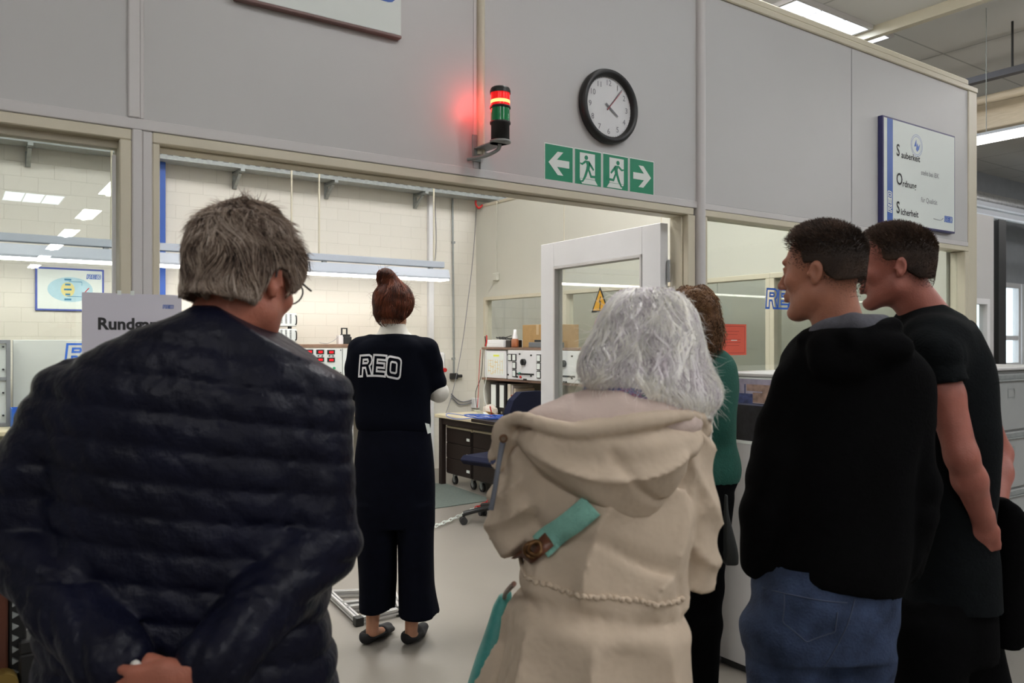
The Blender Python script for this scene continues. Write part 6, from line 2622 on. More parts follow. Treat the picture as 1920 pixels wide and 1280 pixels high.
# ------------------------------------------------------------------ 1. presenter inside the lab
def person_presenter():
    f = Figure(740, 3.85, 'woman with auburn bun in navy sweater with white letters, standing in the lab')
    P = f.P
    J = dict(head=P(738, 577, .03), R=rotm(math.radians(-16), math.radians(8)), sL=P(672, 655), sR=P(800, 655),
             eL=P(662, 730, .02), eR=P(818, 716, .03), wL=P(700, 735, .24), wR=P(782, 728, .25), pel=P(741, 850),
             hL=P(712, 880), hR=P(771, 880), kL=P(705, 1040), kR=P(778, 1040), aL=P(698, 1178), aR=P(771, 1184))
    J['tL'] = J['aL'] + A_([.07, .15, -.055])
    J['tR'] = J['aR'] + A_([.05, .15, -.055])
    bv, body = make_body(f, 'body', J, MT['skinB'], hands=[(J['wL'], (.7, .7, .1), (0, .2, 1), .6, -1, .92), (J['wR'], (-.7, .7, .1), (0, .2, 1), .6, 1, .92)],
                         female=True, hs=.93, neck=.050)
    rows = f.rows([(622, 718, 759, .055, .0), (629, 704, 772, .072, 0), (638, 681, 792, .085, 0), (650, 664, 804, .095, 0), (670, 660, 808, .10, 0),
                   (700, 662, 808, .105, 0), (745, 665, 808, .105, 0), (785, 667, 808, .108, 0), (800, 669, 806, .104, 0), (806, 672, 804, .10, 0)])
    fold = wob(3, 6, (14, 34))
    sv, sw = cloth(
        f, 'sweater', 'navy_wool', [
            (loft(rows, 2.3), .01), (cone(P(676, 662), J['eL'], .058, .047), .03), (cone(J['eL'], J['wL'], .047, .040), .02),
            (cone(P(797, 662), J['eR'], .058, .047), .03), (cone(J['eR'], J['wR'], .047, .040), .02)],
        A_([-.34, -.20, f.z(815)]), A_([.34, .36, f.z(605)]), .0075, lambda X, Y, Z: .0035 * fold(X, Y, Z * 1.6),
        cover=(bv, [(J['wL'], .07), (J['wR'], .07)], f.z(806), f.z(628)))
    # letters on the back, following the cloth
    a, b = P(671, 706, -.1), P(752, 711, -.1)
    h = (f.z(668) - f.z(706))
    wlen = b[0] - a[0]

    def warp(p):
        t = (p.x - a[0]) / wlen
        z = p.z + (b[2] - a[2]) * t + .010 * math.sin(PI * max(0, min(1, t)))
        v_ = project(sv, p.x, z)
        return Vector((p.x, v_ if v_ is not None else -.1, z))
    mb = MB()
    for sh in logo_shapes():
        pts = []
        n = len(sh)
        for i in range(n):
            q0, q1 = A_(sh[i]), A_(sh[(i + 1) % n])
            m_ = max(1, int(np.hypot(*(q1 - q0)) / .12))
            pts += [tuple(q0 + (q1 - q0) * k / m_) for k in range(m_)]
        vs, fs = ribbon(pts, .10)
        mb.add([warp(Vector((a[0] + p[0] * wlen / 2.93, 0, a[2] + p[1] * h))) for p in vs], fs)
    local('back_logo', mb, M('white_print', (.72, .72, .74), .6), f, sw)
    # shirt collar
    c0 = P(737, 617, .0)
    cloth(f, 'shirt_collar', 'shirtwhite', [(loft(f.rows([(631, 702, 775, .066, .0), (622, 709, 766, .062, .0), (606, 715, 759, .056, .01)]), 2.2), .01)],
          c0 - .12, c0 + .12, .005, cuts=[lambda X, Y, Z: Z - F4(f.z(607)) + F4(.12) * X * 0])
    # shirt sleeves below the short sweater sleeves
    wss = wob(12, 5, (30, 60))
    cloth(f, 'shirt_sleeve', 'shirtwhite', [(ell(P(824, 735, .035), (.038, .055, .046)), .01), (cone(P(822, 738, .05), J['wR'] - A_([0, .02, 0]), .040, .030), .03)],
          P(870, 800, 0) * A_([0, 1, 1]) + A_([.05, -.05, 0]), P(870, 680, .34) * A_([1, 1, 1]), .006, lambda X, Y, Z: .003 * wss(X, Y, Z))
    cloth(f, 'shirt_sleeve', 'shirtwhite', [(ell(P(657, 752, .035), (.036, .055, .050)), .01), (cone(P(660, 752, .05), J['wL'] - A_([0, .02, 0]), .040, .030), .03)],
          P(620, 820, 0) * A_([1, 1, 1]) + A_([0, -.05, 0]), P(735, 680, .34) * A_([1, 1, 1]), .006, lambda X, Y, Z: .003 * wss(X, Y, Z))
    # trousers
    prm = [(loft(f.rows([(803, 672, 804, .10, 0), (850, 668, 811, .115, 0), (900, 668, 815, .12, 0), (950, 669, 815, .12, 0), (985, 670, 815, .11, 0)]), 2.4), .02),
           (loft(f.rows([(940, 669, 742, .11, 0), (1020, 672, 741, .105, 0), (1090, 675, 740, .10, 0), (1139, 675, 738, .105, 0)]), 2.3), .004),
           (loft(f.rows([(940, 740, 815, .11, 0), (1020, 746, 813, .105, 0), (1090, 748, 814, .105, .0), (1120, 748, 818, .11, 0), (1150, 748, 824, .115, 0)]), 2.3), .004)]
    fd = wob(8, 6, (18, 40))
    cloth(f, 'trousers', 'navy_cloth', prm, A_([-.26, -.18, f.z(1152)]), A_([.26, .2, f.z(798)]), .008,
          lambda X, Y, Z: .0045 * fd(X * 1.4, Y * 1.4, Z * .25), cover=(bv, [], f.z(1125), f.z(803)))
    local('white_tag', MB().prism([(0, 0), (.02, -.005), (.028, -.045), (.012, -.05)], P(797, 793, -.10), Vector((1, 0, 0)), Vector((0, 0, 1)), (0, .004, 0)), 'signwhite', f)
    for s, (hp, tp) in (('L', ((687, 1210), (727, 1190))), ('R', ((765, 1212), (794, 1192)))):
        hu = (hp[0] - 960) / FPX * f.d0 - f.u0
        tu = (tp[0] - 960) / FPX * (f.d0 + .17) - f.u0
        shoe(f, 'shoe', A_([hu, -.0, 0]), A_([tu, .165, 0]), MT['shoe'], r=.036, h=.05, bv=bv)
    # hair: cap, bun, pinned strands
    hv, full = hair_vol(f, J, .93, .020, lambda x, y, z: np.minimum(.045 - y + .35 * z + .5 * np.maximum(0, z), z + .070 - .25 * np.maximum(0, y)), wav=.002, seed=4,
                        extra=[(ell((-.015, -.075, .135), (.044, .044, .040)), .02), (ell((0, -.04, .1), (.05, .05, .045)), .02)])
    V, Q = hv.surface()
    V, Q = keep_big(V, Q, .05)
    S = surf_points(V, Q, 3000, 2)
    bun = J['head'] + from_head(J, A_([-.015, -.075, .115]))

    def dirf(P_, i, rnd, g):
        d = bun - P_
        tw = np.cross(d, g)
        near = np.exp(-np.linalg.norm(d, axis=1) / .05)[:, None]
        return d / np.linalg.norm(d, axis=1, keepdims=True) + tw * near * 40 + .2 * np.sin(P_ * 90 + rnd[:, None] * 6)
    t1 = strands(full, S, dirf, 8, .011, .0011, .0, .004, 3)
    r = np.random.default_rng(5)
    k_ = r.choice(len(S), 260)
    t2 = free_strands(S[k_], full.grad(S[k_]) + r.normal(size=(260, 3)) * .5, 5, .009, .0006, 6, .1, .25)
    n0 = (V, Q, np.full(len(V), .35))
    V, Q, Aa = join_np([n0, t1, t2])
    np_mesh('hair', V, Q, 'redhair', f.root, attr={'rnd': Aa})
    return f


# ------------------------------------------------------------------ 2. man in the navy quilted jacket
def person_navy():
    f = Figure(370, 1.38, 'grey-haired man in a dark navy quilted jacket, back to us, hands clasped behind')
    P = f.P
    R = rotm(math.radians(-20), math.radians(14), math.radians(2))
    J = dict(head=P(458, 528, .04), R=R, sL=P(150, 745), sR=P(575, 755), eL=P(34, 1010, -.03), eR=P(602, 1012, -.02),
             wL=P(232, 1243, -.19), wR=P(388, 1238, -.20), pel=P(360, 1250, 0), hL=P(265, 1330), hR=P(455, 1330),
             kL=P(265, 1700), kR=P(455, 1700), aL=P(262, 2130), aR=P(458, 2130))
    J['tL'] = J['aL'] + A_([-.03, .18, -.05])
    J['tR'] = J['aR'] + A_([.03, .18, -.05])
    hands = [(J['wL'] + A_([.01, -.01, -.01]), (.92, -.05, -.22), (0, -1, .1), .75, 1, 1.0), (J['wR'] + A_([-.01, -.035, -.01]), (-.92, -.02, -.20), (0, 1, .1), .5, 1, 1.0)]
    bv, body = make_body(f, 'body', J, MT['skinA'], hands=hands, hs=.96, neck=.064, hv=.014)
    rows = f.rows([(570, 372, 476, .066, .02), (582, 352, 492, .078, .01), (600, 315, 515, .088, 0), (622, 255, 545, .095, 0), (650, 190, 575, .105, 0), (685, 138, 603, .118, 0),
                   (730, 112, 618, .13, 0), (800, 106, 620, .137, 0), (900, 102, 612, .14, 0), (1000, 100, 606, .14, 0), (1150, 92, 612, .145, 0),
                   (1290, 76, 630, .155, 0), (1400, 74, 632, .155, 0)])
    # quilting: horizontal baffles, following body on the trunk and the arms
    zs = f.z(702)
    wr = wob(5, 8, (22, 60))
    wr2 = wob(9, 6, (8, 16))
    eLz, eRz = J['eL'], J['eR']

    def quilt(X, Y, Z):
        s = Z + F4(.10) * X + F4(.004) * wr2(X, Y, Z)
        # forearms: run along the arm towards the hands
        s2 = np.abs(X + F4(.05)) * F4(.95) - Z * F4(.35)
        fore = np.clip((F4(-.150) - Y) * 30, 0, 1)
        ph = ((s + F4(.35) * (X - F4(-.1)) ** 2 * F4(.35) - F4(zs)) / F4(.054)) * (1 - fore) + (s2 / F4(.054)) * fore
        puff = np.abs(np.sin(PI * ph)) ** F4(.42)
        neck = np.clip((F4(f.z(597)) - Z) / F4(.02), .12, 1)
        amp = F4(.0062) + F4(.0022) * wr2(X * .7, Y, Z)
        crease = np.abs(np.sin(X * F4(58) + Z * F4(48) + F4(2.0) * wr2(X, Y, Z))) ** F4(.6) * F4(.0030)
        return -amp * puff * neck - crease * puff * neck + F4(.0022) * wr(X, Y, Z * 1.3) * (F4(.3) + puff) + F4(.004)
    slope = .60
    uc, zc = P(415, 569)[0], f.z(569)
    jv, jk = cloth(f, 'jacket', 'nylon', [
        (loft(rows, 2.25), .01),
        (cone(P(150, 752), (P(150, 752) + J['eL']) / 2 + A_([-.012, 0, 0]), .076, .068), .012), (cone((P(150, 752) + J['eL']) / 2 + A_([-.012, 0, 0]), J['eL'], .068, .062), .02),
        (cone(J['eL'], P(215, 1240, -.19), .062, .050), .015),
        (cone(P(580, 757), J['eR'], .072, .062), .012), (cone(J['eR'], P(405, 1238, -.20), .062, .050), .015)],
        A_([-.56, -.32, f.z(1395)]), A_([.36, .19, f.z(560)]), .0062, quilt, cover=(bv, [(J['wL'] + A_([.10, 0, -.02]), .115), (J['wR'] + A_([-.10, -.02, -.02]), .115)], f.z(1395), f.z(640)),
        cuts=[lambda X, Y, Z: (Z - F4(zc) + F4(slope) * np.maximum(0, X - F4(uc))) * F4(.8)])
    # collar rib and shirt collar
    cc = P(422, 590, .02)
    cloth(f, 'shirt_collar', 'shirtwhite', [(loft(f.rows([(625, 352, 500, .080, .02), (600, 362, 494, .076, .02), (578, 372, 490, .072, .03)]), 2.2), .01)],
          cc - .14, cc + .14, .006, cuts=[lambda X, Y, Z: (Z - F4(f.z(572)) + F4(.55) * np.maximum(0, X - F4(P(410, 0)[0]))) * F4(.8)])
    c = P(238, 1262, -.245)
    v_ = project(jv, c[0], c[2])
    m = MB()
    m.lathe([(0, .008), (.006, .0075), (.0085, .004), (.009, 0)], (c[0], (v_ if v_ is not None else c[1]) + .003, c[2]), (0, -1, 0), 16)
    local('snap_button', m, M('snap_pearl', (.7, .68, .62), .25, .2), f, jk)
    prm = [(loft(f.rows([(1330, 100, 610, .145, 0), (1400, 105, 605, .145, 0)]), 2.4), .03)]
    for s in 'LR':
        prm += [(cone(J['h' + s], J['k' + s], .110, .085), .05), (cone(J['k' + s], J['a' + s], .085, .075), .03)]
    cloth(f, 'trousers', 'navy_cloth', prm, A_([-.34, -.2, .05]), A_([.30, .22, f.z(1330)]), .014, lambda X, Y, Z: .006 * wr2(X, Y, Z * .5), cover=(bv, [], .12, f.z(1340)))
    for s in 'LR':
        h = J['a' + s].copy()
        h[2] = 0
        shoe(f, 'shoe', h + A_([0, -.03, 0]), h + A_([(-.04 if s == 'L' else .04), .2, 0]), MT['shoe'], r=.046)
    # glasses: temple tip behind the right ear and lens edge
    m = MB()
    g0 = from_head(J, A_([.083, -.01, .022]) * 1.0) + J['head']
    g1 = from_head(J, A_([.078, .09, .012]) * 1.0) + J['head']
    m.tube([g0 + from_head(J, A_([0, -.012, -.02])), g0, g1], .0018, 6)
    fr = [from_head(J, A_([.034 + .024 * math.cos(t * PI / 8), .100 - .010 * math.cos(t * PI / 8) * .6, .008 + .019 * math.sin(t * PI / 8)]) * 1.0) + J['head'] for t in range(16)]
    m.tube([Vector(p) for p in fr], .0016, 5, closed=True)
    fr = [from_head(J, A_([-.034 + .024 * math.cos(t * PI / 8), .100 + .010 * math.cos(t * PI / 8) * .6, .008 + .019 * math.sin(t * PI / 8)]) * 1.0) + J['head'] for t in range(16)]
    m.tube([Vector(p) for p in fr], .0016, 5, closed=True)
    local('glasses', m, 'black', f)
    # hair: thick wavy grey
    hs = .96
    wl_ = wob(15, 6, (120, 260))

    def line(x, y, z):
        ear = np.maximum(0, F4(.040) - np.sqrt((y + .002) ** 2 + (z + .010) ** 2)) * 1.5      # free the ears
        front = .088 - y + .25 * (z - .03)
        low = z + .043 - .60 * np.maximum(0, y + .035) + .10 * np.abs(x) + .011 * wl_(x, y, z)
        return np.minimum(np.minimum(front, low), .02) - ear
    hv, full = hair_vol(f, J, hs, .012, line, wav=.0050, seed=14, extra=[(ell((.005, -.02, .087), (.058, .072, .038)), .02), (ell((.018, -.050, .03), (.05, .050, .06)), .02)])
    V, Q = hv.surface()
    V, Q = keep_big(V, Q, .05)
    S = surf_points(V, Q, 9000, 2)
    crown = J['head'] + from_head(J, A_([-.01, -.055, .12]) * hs)

    def dirf(P_, i, rnd, g):
        d = P_ - crown
        d = d / np.maximum(1e-6, np.linalg.norm(d, axis=1, keepdims=True))
        side = from_head(J, A_([[.8, .3, .1]]))
        w = np.sin(P_ @ A_([60., 25, 40]) + 3 * rnd)[:, None] * .5 + np.sin(P_ @ A_([-30., 70, 55]))[:, None] * .6
        return d * .8 + side * w + A_([[.25, 0, -.35]])
    earstop = lambda P_: (lambda h_: (np.hypot(h_[:, 1] + .002, h_[:, 2] + .012) < .032) | (h_[:, 2] < -.055 + .6 * np.maximum(0, h_[:, 1] + .035)))(to_head(J, P_))
    t1 = strands(full, S, dirf, 9, .0050, .0009, -.002, .005, 3, lift=lambda t: .005 * t, stop=earstop)
    top_ = np.where(to_head(J, S)[:, 2] > .045)[0][:2600]
    n2_ = len(top_)
    cl_ = wob(16, 5, (90, 160))
    tuft = A_([1, 0, .1]) * cl_(S[top_, 0], S[top_, 1], S[top_, 2])[:, None] * .9
    t2 = free_strands(S[top_], full.grad(S[top_]) * .55 + tuft + dirf(S[top_], 0, np.zeros(n2_), None) * .5, 6, .0050, .0007, 6, .16, .12)
    V, Q, Aa = join_np([(V, Q, np.full(len(V), .22)), t1, t2])
    np_mesh('hair', V, Q, 'greyhair', f.root, attr={'rnd': Aa})
    return f


# ------------------------------------------------------------------ 3. white-haired woman in the beige coat
def person_coat():
    f = Figure(1140, 1.5, 'white-haired woman in a beige hooded coat with a teal strap across the back')
    P = f.P
    J = dict(head=P(1212, 664, .03), R=rotm(math.radians(-8), math.radians(6)), sL=P(1010, 856), sR=P(1286, 856), eL=P(960, 996, .02), eR=P(1300, 1062, .02),
             wL=P(985, 985, .24), wR=P(1270, 1040, .25), pel=P(1135, 1190, 0), hL=P(1065, 1250), hR=P(1205, 1250), kL=P(1065, 1610), kR=P(1205, 1610),
             aL=P(1065, 2005), aR=P(1205, 2005))
    J['tL'] = J['aL'] + A_([-.02, .16, -.05])
    J['tR'] = J['aR'] + A_([.02, .16, -.05])
    hands = [(J['wL'], (.8, .5, .1), (0, .2, 1), .6, -1, .92), (J['wR'], (-.8, .5, .1), (0, .2, 1), .6, 1, .92)]
    bv, body = make_body(f, 'body', J, MT['skinB'], hands=hands, female=True, hs=.93, neck=.052, hv=.014)
    rows = f.rows([(742, 1115, 1295, .080, .03), (765, 1068, 1312, .10, .02), (800, 1018, 1316, .108, .01), (850, 998, 1312, .118, 0), (920, 1000, 1298, .125, 0), (1000, 992, 1282, .128, 0),
                   (1060, 968, 1284, .132, 0), (1110, 958, 1288, .13, 0), (1150, 946, 1292, .145, 0), (1210, 930, 1298, .16, .01), (1290, 902, 1305, .175, .01),
                   (1400, 880, 1315, .185, .01)])
    w1, w2, w3 = wob(21, 6, (9, 20)), wob(22, 6, (25, 50)), wob(33, 5, (14, 30))
    zw = lambda X: F4(f.z(1105)) - F4(.125) * (X - F4(P(975, 0)[0]))      # drawn-in waist line, falling to the right

    def folds(X, Y, Z):
        dz = Z - zw(X)
        below = np.clip(-dz / F4(.05), 0, 1)
        above = np.clip(dz / F4(.05), 0, 1)
        rid = lambda t: np.abs(np.sin(t)) ** F4(.7)
        crs = lambda t, w: np.exp(-(np.sin(t) / F4(w)) ** 2)
        vert = (rid(X * F4(26) + F4(1.5) * w1(X, Y, Z * .35)) - F4(.5)) * F4(.030) + F4(.010) * crs(X * F4(17) + F4(2.2) * w3(X * .6, Y, Z * .3) + Z * F4(4), .30)
        puck = np.sin(X * F4(210)) * F4(.0020) * np.exp(-(dz / F4(.012)) ** 2)
        waist = F4(.013) * np.exp(-(dz / F4(.016)) ** 2)
        mid = (rid(X * F4(20) - Z * F4(6) + F4(1.7) * w1(X, Y, Z * .6) + F4(1.0)) - F4(.5)) * F4(.026) + F4(.009) * crs(X * F4(14) + Z * F4(12) + F4(1.8) * w3(X, Y, Z * .5), .28)
        arm = np.clip((np.abs(X - F4(.0)) - F4(.125)) * 30, 0, 1)
        slv = (rid(Z * F4(34) + np.abs(X) * F4(40) + F4(2.2) * w2(X * .5, Y * .5, Z * .5)) - F4(.5)) * F4(.013) * arm
        return vert * below * (F4(.35) + F4(.65) * np.clip(-dz / F4(.2), 0, 1)) + mid * above * (1 - arm) + slv * above + puck + waist + F4(.0022) * w2(X, Y, Z) + F4(.0035) * w3(X, Y, Z)
    armL = [(cone(P(1008, 866), P(974, 928, .0), .056, .055), .03), (cone(P(974, 928, 0), J['eL'], .055, .051), .005), (cone(J['eL'], P(975, 985, .22), .051, .046), .005)]
    armR = [(cone(P(1282, 866), P(1300, 940, .0), .056, .053), .03), (cone(P(1300, 940, 0), J['eR'], .053, .048), .005), (cone(J['eR'], P(1290, 1040, .23), .048, .042), .005)]
    cv, ct = cloth(f, 'coat', 'coat', [(loft(rows, 2.3), .01)] + armL + armR, A_([-.30, -.24, f.z(1400)]), A_([.27, .34, f.z(725)]), .0062, folds, cover=(bv, [(J['wL'], .07), (J['wR'], .07)], f.z(1400), f.z(780)))
    # hood lying on the back: lining, rolled edge and a heavy bag with curved folds
    hc = P(1150, 745, -.06)

    def hfold(X, Y, Z):
        crs = lambda t, w: np.exp(-(np.sin(t) / F4(w)) ** 2)
        r_ = np.sqrt(((X - F4(hc[0])) * F4(.72)) ** 2 + (Z - F4(hc[2])) ** 2)
        ph = r_ * F4(46) + F4(.9) * w1(X, Y, Z)
        lowpart = np.clip((F4(f.z(815)) - Z) / F4(.03), 0, 1)
        return F4(.017) * (np.abs(np.sin(ph)) ** F4(.6) - F4(.5)) * lowpart + F4(.009) * lowpart * crs(X * F4(16) + Z * F4(22) + F4(1.6) * w3(X, Y, Z), .26) + F4(.0028) * w2(X, Y, Z) + F4(.004) * w3(X, Y, Z)
    prm = [(ell(P(1142, 852, -.088), (.157, .063, .076)), .01), (ell(P(1166, 888, -.098), (.108, .060, .070)), .05), (ell(P(1030, 830, -.05), (.06, .05, .045)), .03),
           (ell(P(1275, 825, -.05), (.045, .05, .045)), .03)]
    rim = [P(928, 846, .0), P(948, 806, -.03), P(970, 784, -.07), P(1030, 800, -.118), P(1084, 809, -.138), P(1140, 802, -.146), P(1210, 790, -.138), P(1272, 780, -.105), P(1311, 782, -.055), P(1316, 806, .0)]
    rim = [A_(q) for q in catmull([Vector(q) for q in rim], 3)]
    for i in range(len(rim) - 1):
        prm.append((cone(rim[i], rim[i + 1], .0135, .0135), .008))
    prm += [(cone(P(952, 808, -.03), P(948, 860, -.02), .026, .018, .5), .02), (cone(P(1308, 806, -.02), P(1296, 850, -.03), .024, .018, .6), .02)]
    hv_, hd = cloth(f, 'hood', 'coat', prm, A_([-.27, -.26, f.z(975)]), A_([.24, .14, f.z(700)]), .0052, hfold)
    wl = wob(24, 5, (16, 34))
    cloth(f, 'hood_lining', 'coatlining', [(ell(P(1155, 792, -.045), (.165, .085, .052)), .01), (ell(P(1190, 762, -.025), (.118, .088, .048)), .03)],
          A_([-.24, -.2, f.z(870)]), A_([.24, .12, f.z(690)]), .006,
          lambda X, Y, Z: F4(.004) * wl(X, Y, Z) + F4(.005) * (np.abs(np.sin(X * 30 - Z * 26 + F4(1.5) * wl(X * .5, Y, Z))) ** F4(.7) - F4(.5)))
    m = MB()
    for k in range(2):
        pts = [P(940 + 5 * k, 830, -.045), P(934 + 2 * k, 870, -.075), P(927 + 2 * k, 915, -.085), P(919 + 3 * k, 955, -.080)]
        m.tube([Vector(p) for p in pts], .0036, 6)
    local('drawcord', m, M('grey_cord', (.13, .14, .17), .8), f, hd)
    local('eyelet', MB().lathe([(.004, 0), (.0075, .001), (.008, -.002)], tuple(P(944, 822, -.050)), (0, -1, 0), 14), M('bronze_eyelet', (.16, .09, .05), .4, .6), f, hd)
    # waist cord along the coat
    m = MB()
    pts = []
    for i in range(60):
        t = i / 59
        px_ = 978 + (1292 - 978) * t
        q = P(px_, 1102 + 40 * t, -.12)
        v_ = project(cv, q[0], q[2] + .004, off=.001)
        if v_ is not None:
            pts.append(Vector((q[0], v_, q[2] + .004 + .0022 * math.sin(i * 2.1))))
    m.tube(pts, lambda t: .0042 + .0012 * math.sin(t * 160), 6)
    local('waist_cord', m, 'coat', f, ct)
    # scarf
    q = P(1205, 738, .02)
    m = MB()
    ring = [Vector((q[0] + .095 * math.cos(a_), q[1] - .02 + .085 * math.sin(a_), q[2] + .006 * math.sin(3 * a_) - .012 * math.cos(a_))) for a_ in [k * 2 * PI / 20 for k in range(20)]]
    m.tube(ring, .020, 8, closed=True)
    sc_, nt, b = new_mat('patterned_scarf')
    nz = nt.nodes.new('ShaderNodeTexNoise')
    nz.inputs['Scale'].default_value = 28
    cr = nt.nodes.new('ShaderNodeValToRGB')
    cr.color_ramp.interpolation = 'CONSTANT'
    cols = [(0, (.04, .05, .12)), (.38, (.20, .24, .42)), (.5, (.35, .05, .07)), (.56, (.30, .33, .48)), (.64, (.03, .16, .10))]
    while len(cr.color_ramp.elements) < len(cols):
        cr.color_ramp.elements.new(.5)
    for i, (p_, c_) in enumerate(cols):
        cr.color_ramp.elements[i].position = p_
        cr.color_ramp.elements[i].color = (*c_, 1)
    nt.links.new(nz.outputs['Fac'], cr.inputs[0])
    nt.links.new(cr.outputs[0], b.inputs['Base Color'])
    b.inputs['Roughness'].default_value = .8
    local('scarf', m, sc_, f)
    # legs
    prm = []
    for s in 'LR':
        prm += [(cone(J['h' + s], J['k' + s], .095, .07), .04), (cone(J['k' + s], J['a' + s], .07, .055), .03)]
    cloth(f, 'trousers', 'navy_cloth', prm, A_([-.24, -.15, .05]), A_([.22, .15, f.z(1290)]), .014)
    for s in 'LR':
        h = J['a' + s].copy()
        h[2] = 0
        shoe(f, 'shoe', h + A_([0, -.03, 0]), h + A_([0, .17, 0]), MT['leather'], r=.040)
    # bob of white wavy hair
    hr = f.rows([(536, 1190, 1240, .030, .01), (543, 1166, 1260, .055, .01), (560, 1142, 1285, .080, .01), (590, 1122, 1305, .098, .01), (630, 1106, 1317, .108, .01),
                 (670, 1096, 1324, .112, .01), (705, 1094, 1328, .110, .0), (735, 1112, 1330, .100, -.005), (758, 1165, 1328, .080, -.01), (772, 1225, 1318, .055, -.02)])
    vh = Vol(A_([-.10, -.17, f.z(790)]), A_([.26, .18, f.z(520)]), .0048)
    vh.put(loft(hr, 2.1), .01)
    vh.put(ell(P(1285, 735, -.02), (.048, .07, .050)), .03)
    vh.put(ell(P(1125, 690, -.01), (.036, .07, .045)), .03)
    wv, wv2 = wob(41, 6, (35, 70)), wob(42, 6, (14, 26))
    vh.warp(lambda X, Y, Z: .0060 * wv(X, Y, Z * .55) + .007 * wv2(X, Y, Z * .7) + F4(.006))
    # open towards the face
    fc = J['head'] + from_head(J, A_([0, .12, -.045]))
    vh.put(ell(fc, (.060, .085, .095)), .02, True)
    vh.put(ell(J['head'] + A_([0, .0, -.14]), (.060, .10, .055)), .02, True)
    V, Q = vh.surface()
    V, Q = keep_big(V, Q, .05)
    V = smooth_verts(V, Q, 1)
    S = surf_points(V, Q, 9000, 2)
    crown = P(1222, 548, .0)

    def dirf(P_, i, rnd, g):
        d = P_ - crown
        d[:, 2] = 0
        d = d / np.maximum(.02, np.linalg.norm(d, axis=1, keepdims=True))
        lat = np.cross(g, A_([[0, 0, 1.]]))
        cl = np.floor(rnd * 9)
        w = np.sin(P_[:, 2] * 95 + P_[:, 0] * 38 + cl * .5)[:, None] * 1.0 + np.sin(P_[:, 2] * 48 - P_[:, 0] * 60 + P_[:, 1] * 40)[:, None] * .55
        return d * .55 + lat * w + A_([[0, 0, -1.0]])
    t1 = strands(vh, S, dirf, 12, .0090, .0009, -.002, .007, 3, lift=lambda t: .006 * t)
    k_ = np.random.default_rng(1).choice(len(S), 1500)
    g_ = vh.grad(S[k_])
    t2 = free_strands(S[k_], g_ * .5 + A_([0, 0, -.9]) + np.random.default_rng(2).normal(size=(1500, 3)) * .35, 6, .0085, .0005, 6, .10, .3)
    S3 = surf_points(V, Q, 520, 7)
    t3 = strands(vh, S3, dirf, 13, .0105, .0062, -.003, .004, 9, lift=lambda t: .005 * t)
    V, Q, Aa = join_np([(V, Q, np.full(len(V), .55)), t1, t2, (t3[0], t3[1], .45 + .5 * t3[2])])
    np_mesh('hair', V, Q, 'whitehair', f.root, attr={'rnd': Aa})
    # the bag she carries: top-level thing
    o0 = P(940, 1280, .12)
    wpos = lambda p: f.base + RGT * float(p[0]) + FWD * float(p[1]) + UZ * float(p[2])
    bag = empty('shoulder_bag', wpos((o0[0], o0[1], .62)), 'teal shoulder bag on a wide strap worn by the white-haired woman', 'bag', rz=-YAW)
    off = A_([o0[0], o0[1], .62])
    bb = Vol(P(850, 1420, -.05), P(1010, 1080, .32), .006)
    bb = Vol(A_([P(850, 0)[0], -.05, .62]), A_([P(1010, 0)[0], .32, f.z(1085)]), .006)
    bb.put(loft(f.rows([(1112, 934, 960, .016, .155), (1135, 922, 956, .022, .155), (1180, 908, 952, .035, .155), (1230, 890, 948, .05, .155), (1290, 872, 944, .06, .155), (1380, 858, 930, .065, .155),
                        (1440, 862, 920, .05, .155)]), 2.4), .01)
    wb = wob(51, 5, (20, 45))
    bb.warp(lambda X, Y, Z: .004 * wb(X, Y, Z * .6))
    V, Q = bb.surface()
    V = smooth_verts(V, Q, 1) - off
    np_mesh('bag_body', V, Q, 'tealleather', bag)

    def surf_strip(pa, pb, wpx, n=26, lift=.005, th=.003):
        A0, B0 = A_(pa, float), A_(pb, float)
        nn = (B0 - A0)
        nn = A_([-nn[1], nn[0]]) / np.linalg.norm(nn)
        m = MB()
        vs = []
        vv = np.zeros((n, 3))
        for i in range(n):
            c_ = A0 + (B0 - A0) * i / (n - 1)
            row = []
            for j, sgn in enumerate((-1, 0, 1)):
                e_ = c_ + nn * wpx * .5 * sgn
                q_ = P(e_[0], e_[1], -.15)
                row.append((q_[0], q_[2]))
                v_ = project(cv, q_[0], q_[2], off=0)
                vv[i, j] = v_ if v_ is not None else (vv[i - 1, j] if i else .0)
            vs.append((row, 0))
        for j in range(3):
            vv[:, j] = np.convolve(np.pad(vv[:, j], 3, 'edge'), np.ones(7) / 7, 'valid') - lift
        V, F_ = [], []
        for i, (row, _) in enumerate(vs):
            for dd in (0, th):
                for j, (u_, z_) in enumerate(row):
                    V.append((u_ - off[0], vv[i, j] + dd - (.0012 if j == 1 else 0) - off[1], z_ - off[2]))
        for i in range(n - 1):
            a_, b_ = i * 6, i * 6 + 6
            for j in range(2):
                F_.append((a_ + j, a_ + j + 1, b_ + j + 1, b_ + j))
                F_.append((a_ + 3 + j, b_ + 3 + j, b_ + 4 + j, a_ + 4 + j))
            F_.append((a_, b_, b_ + 3, a_ + 3))
            F_.append((a_ + 2, a_ + 5, b_ + 5, b_ + 2))
        F_ += [(0, 3, 4, 1), (1, 4, 5, 2), (a_ + 6, a_ + 7, a_ + 10, a_ + 9), (a_ + 7, a_ + 8, a_ + 11, a_ + 10)]
        return MB().add(V, F_, True)
    st = surf_strip((1112, 953), (1016, 1048), 42, lift=.012).build('strap', 'teal')
    st.parent = bag
    lt = surf_strip((1034, 1030), (966, 1092), 24, lift=.020).build('leather_strap', 'leather')
    lt.parent = bag
    m = MB()
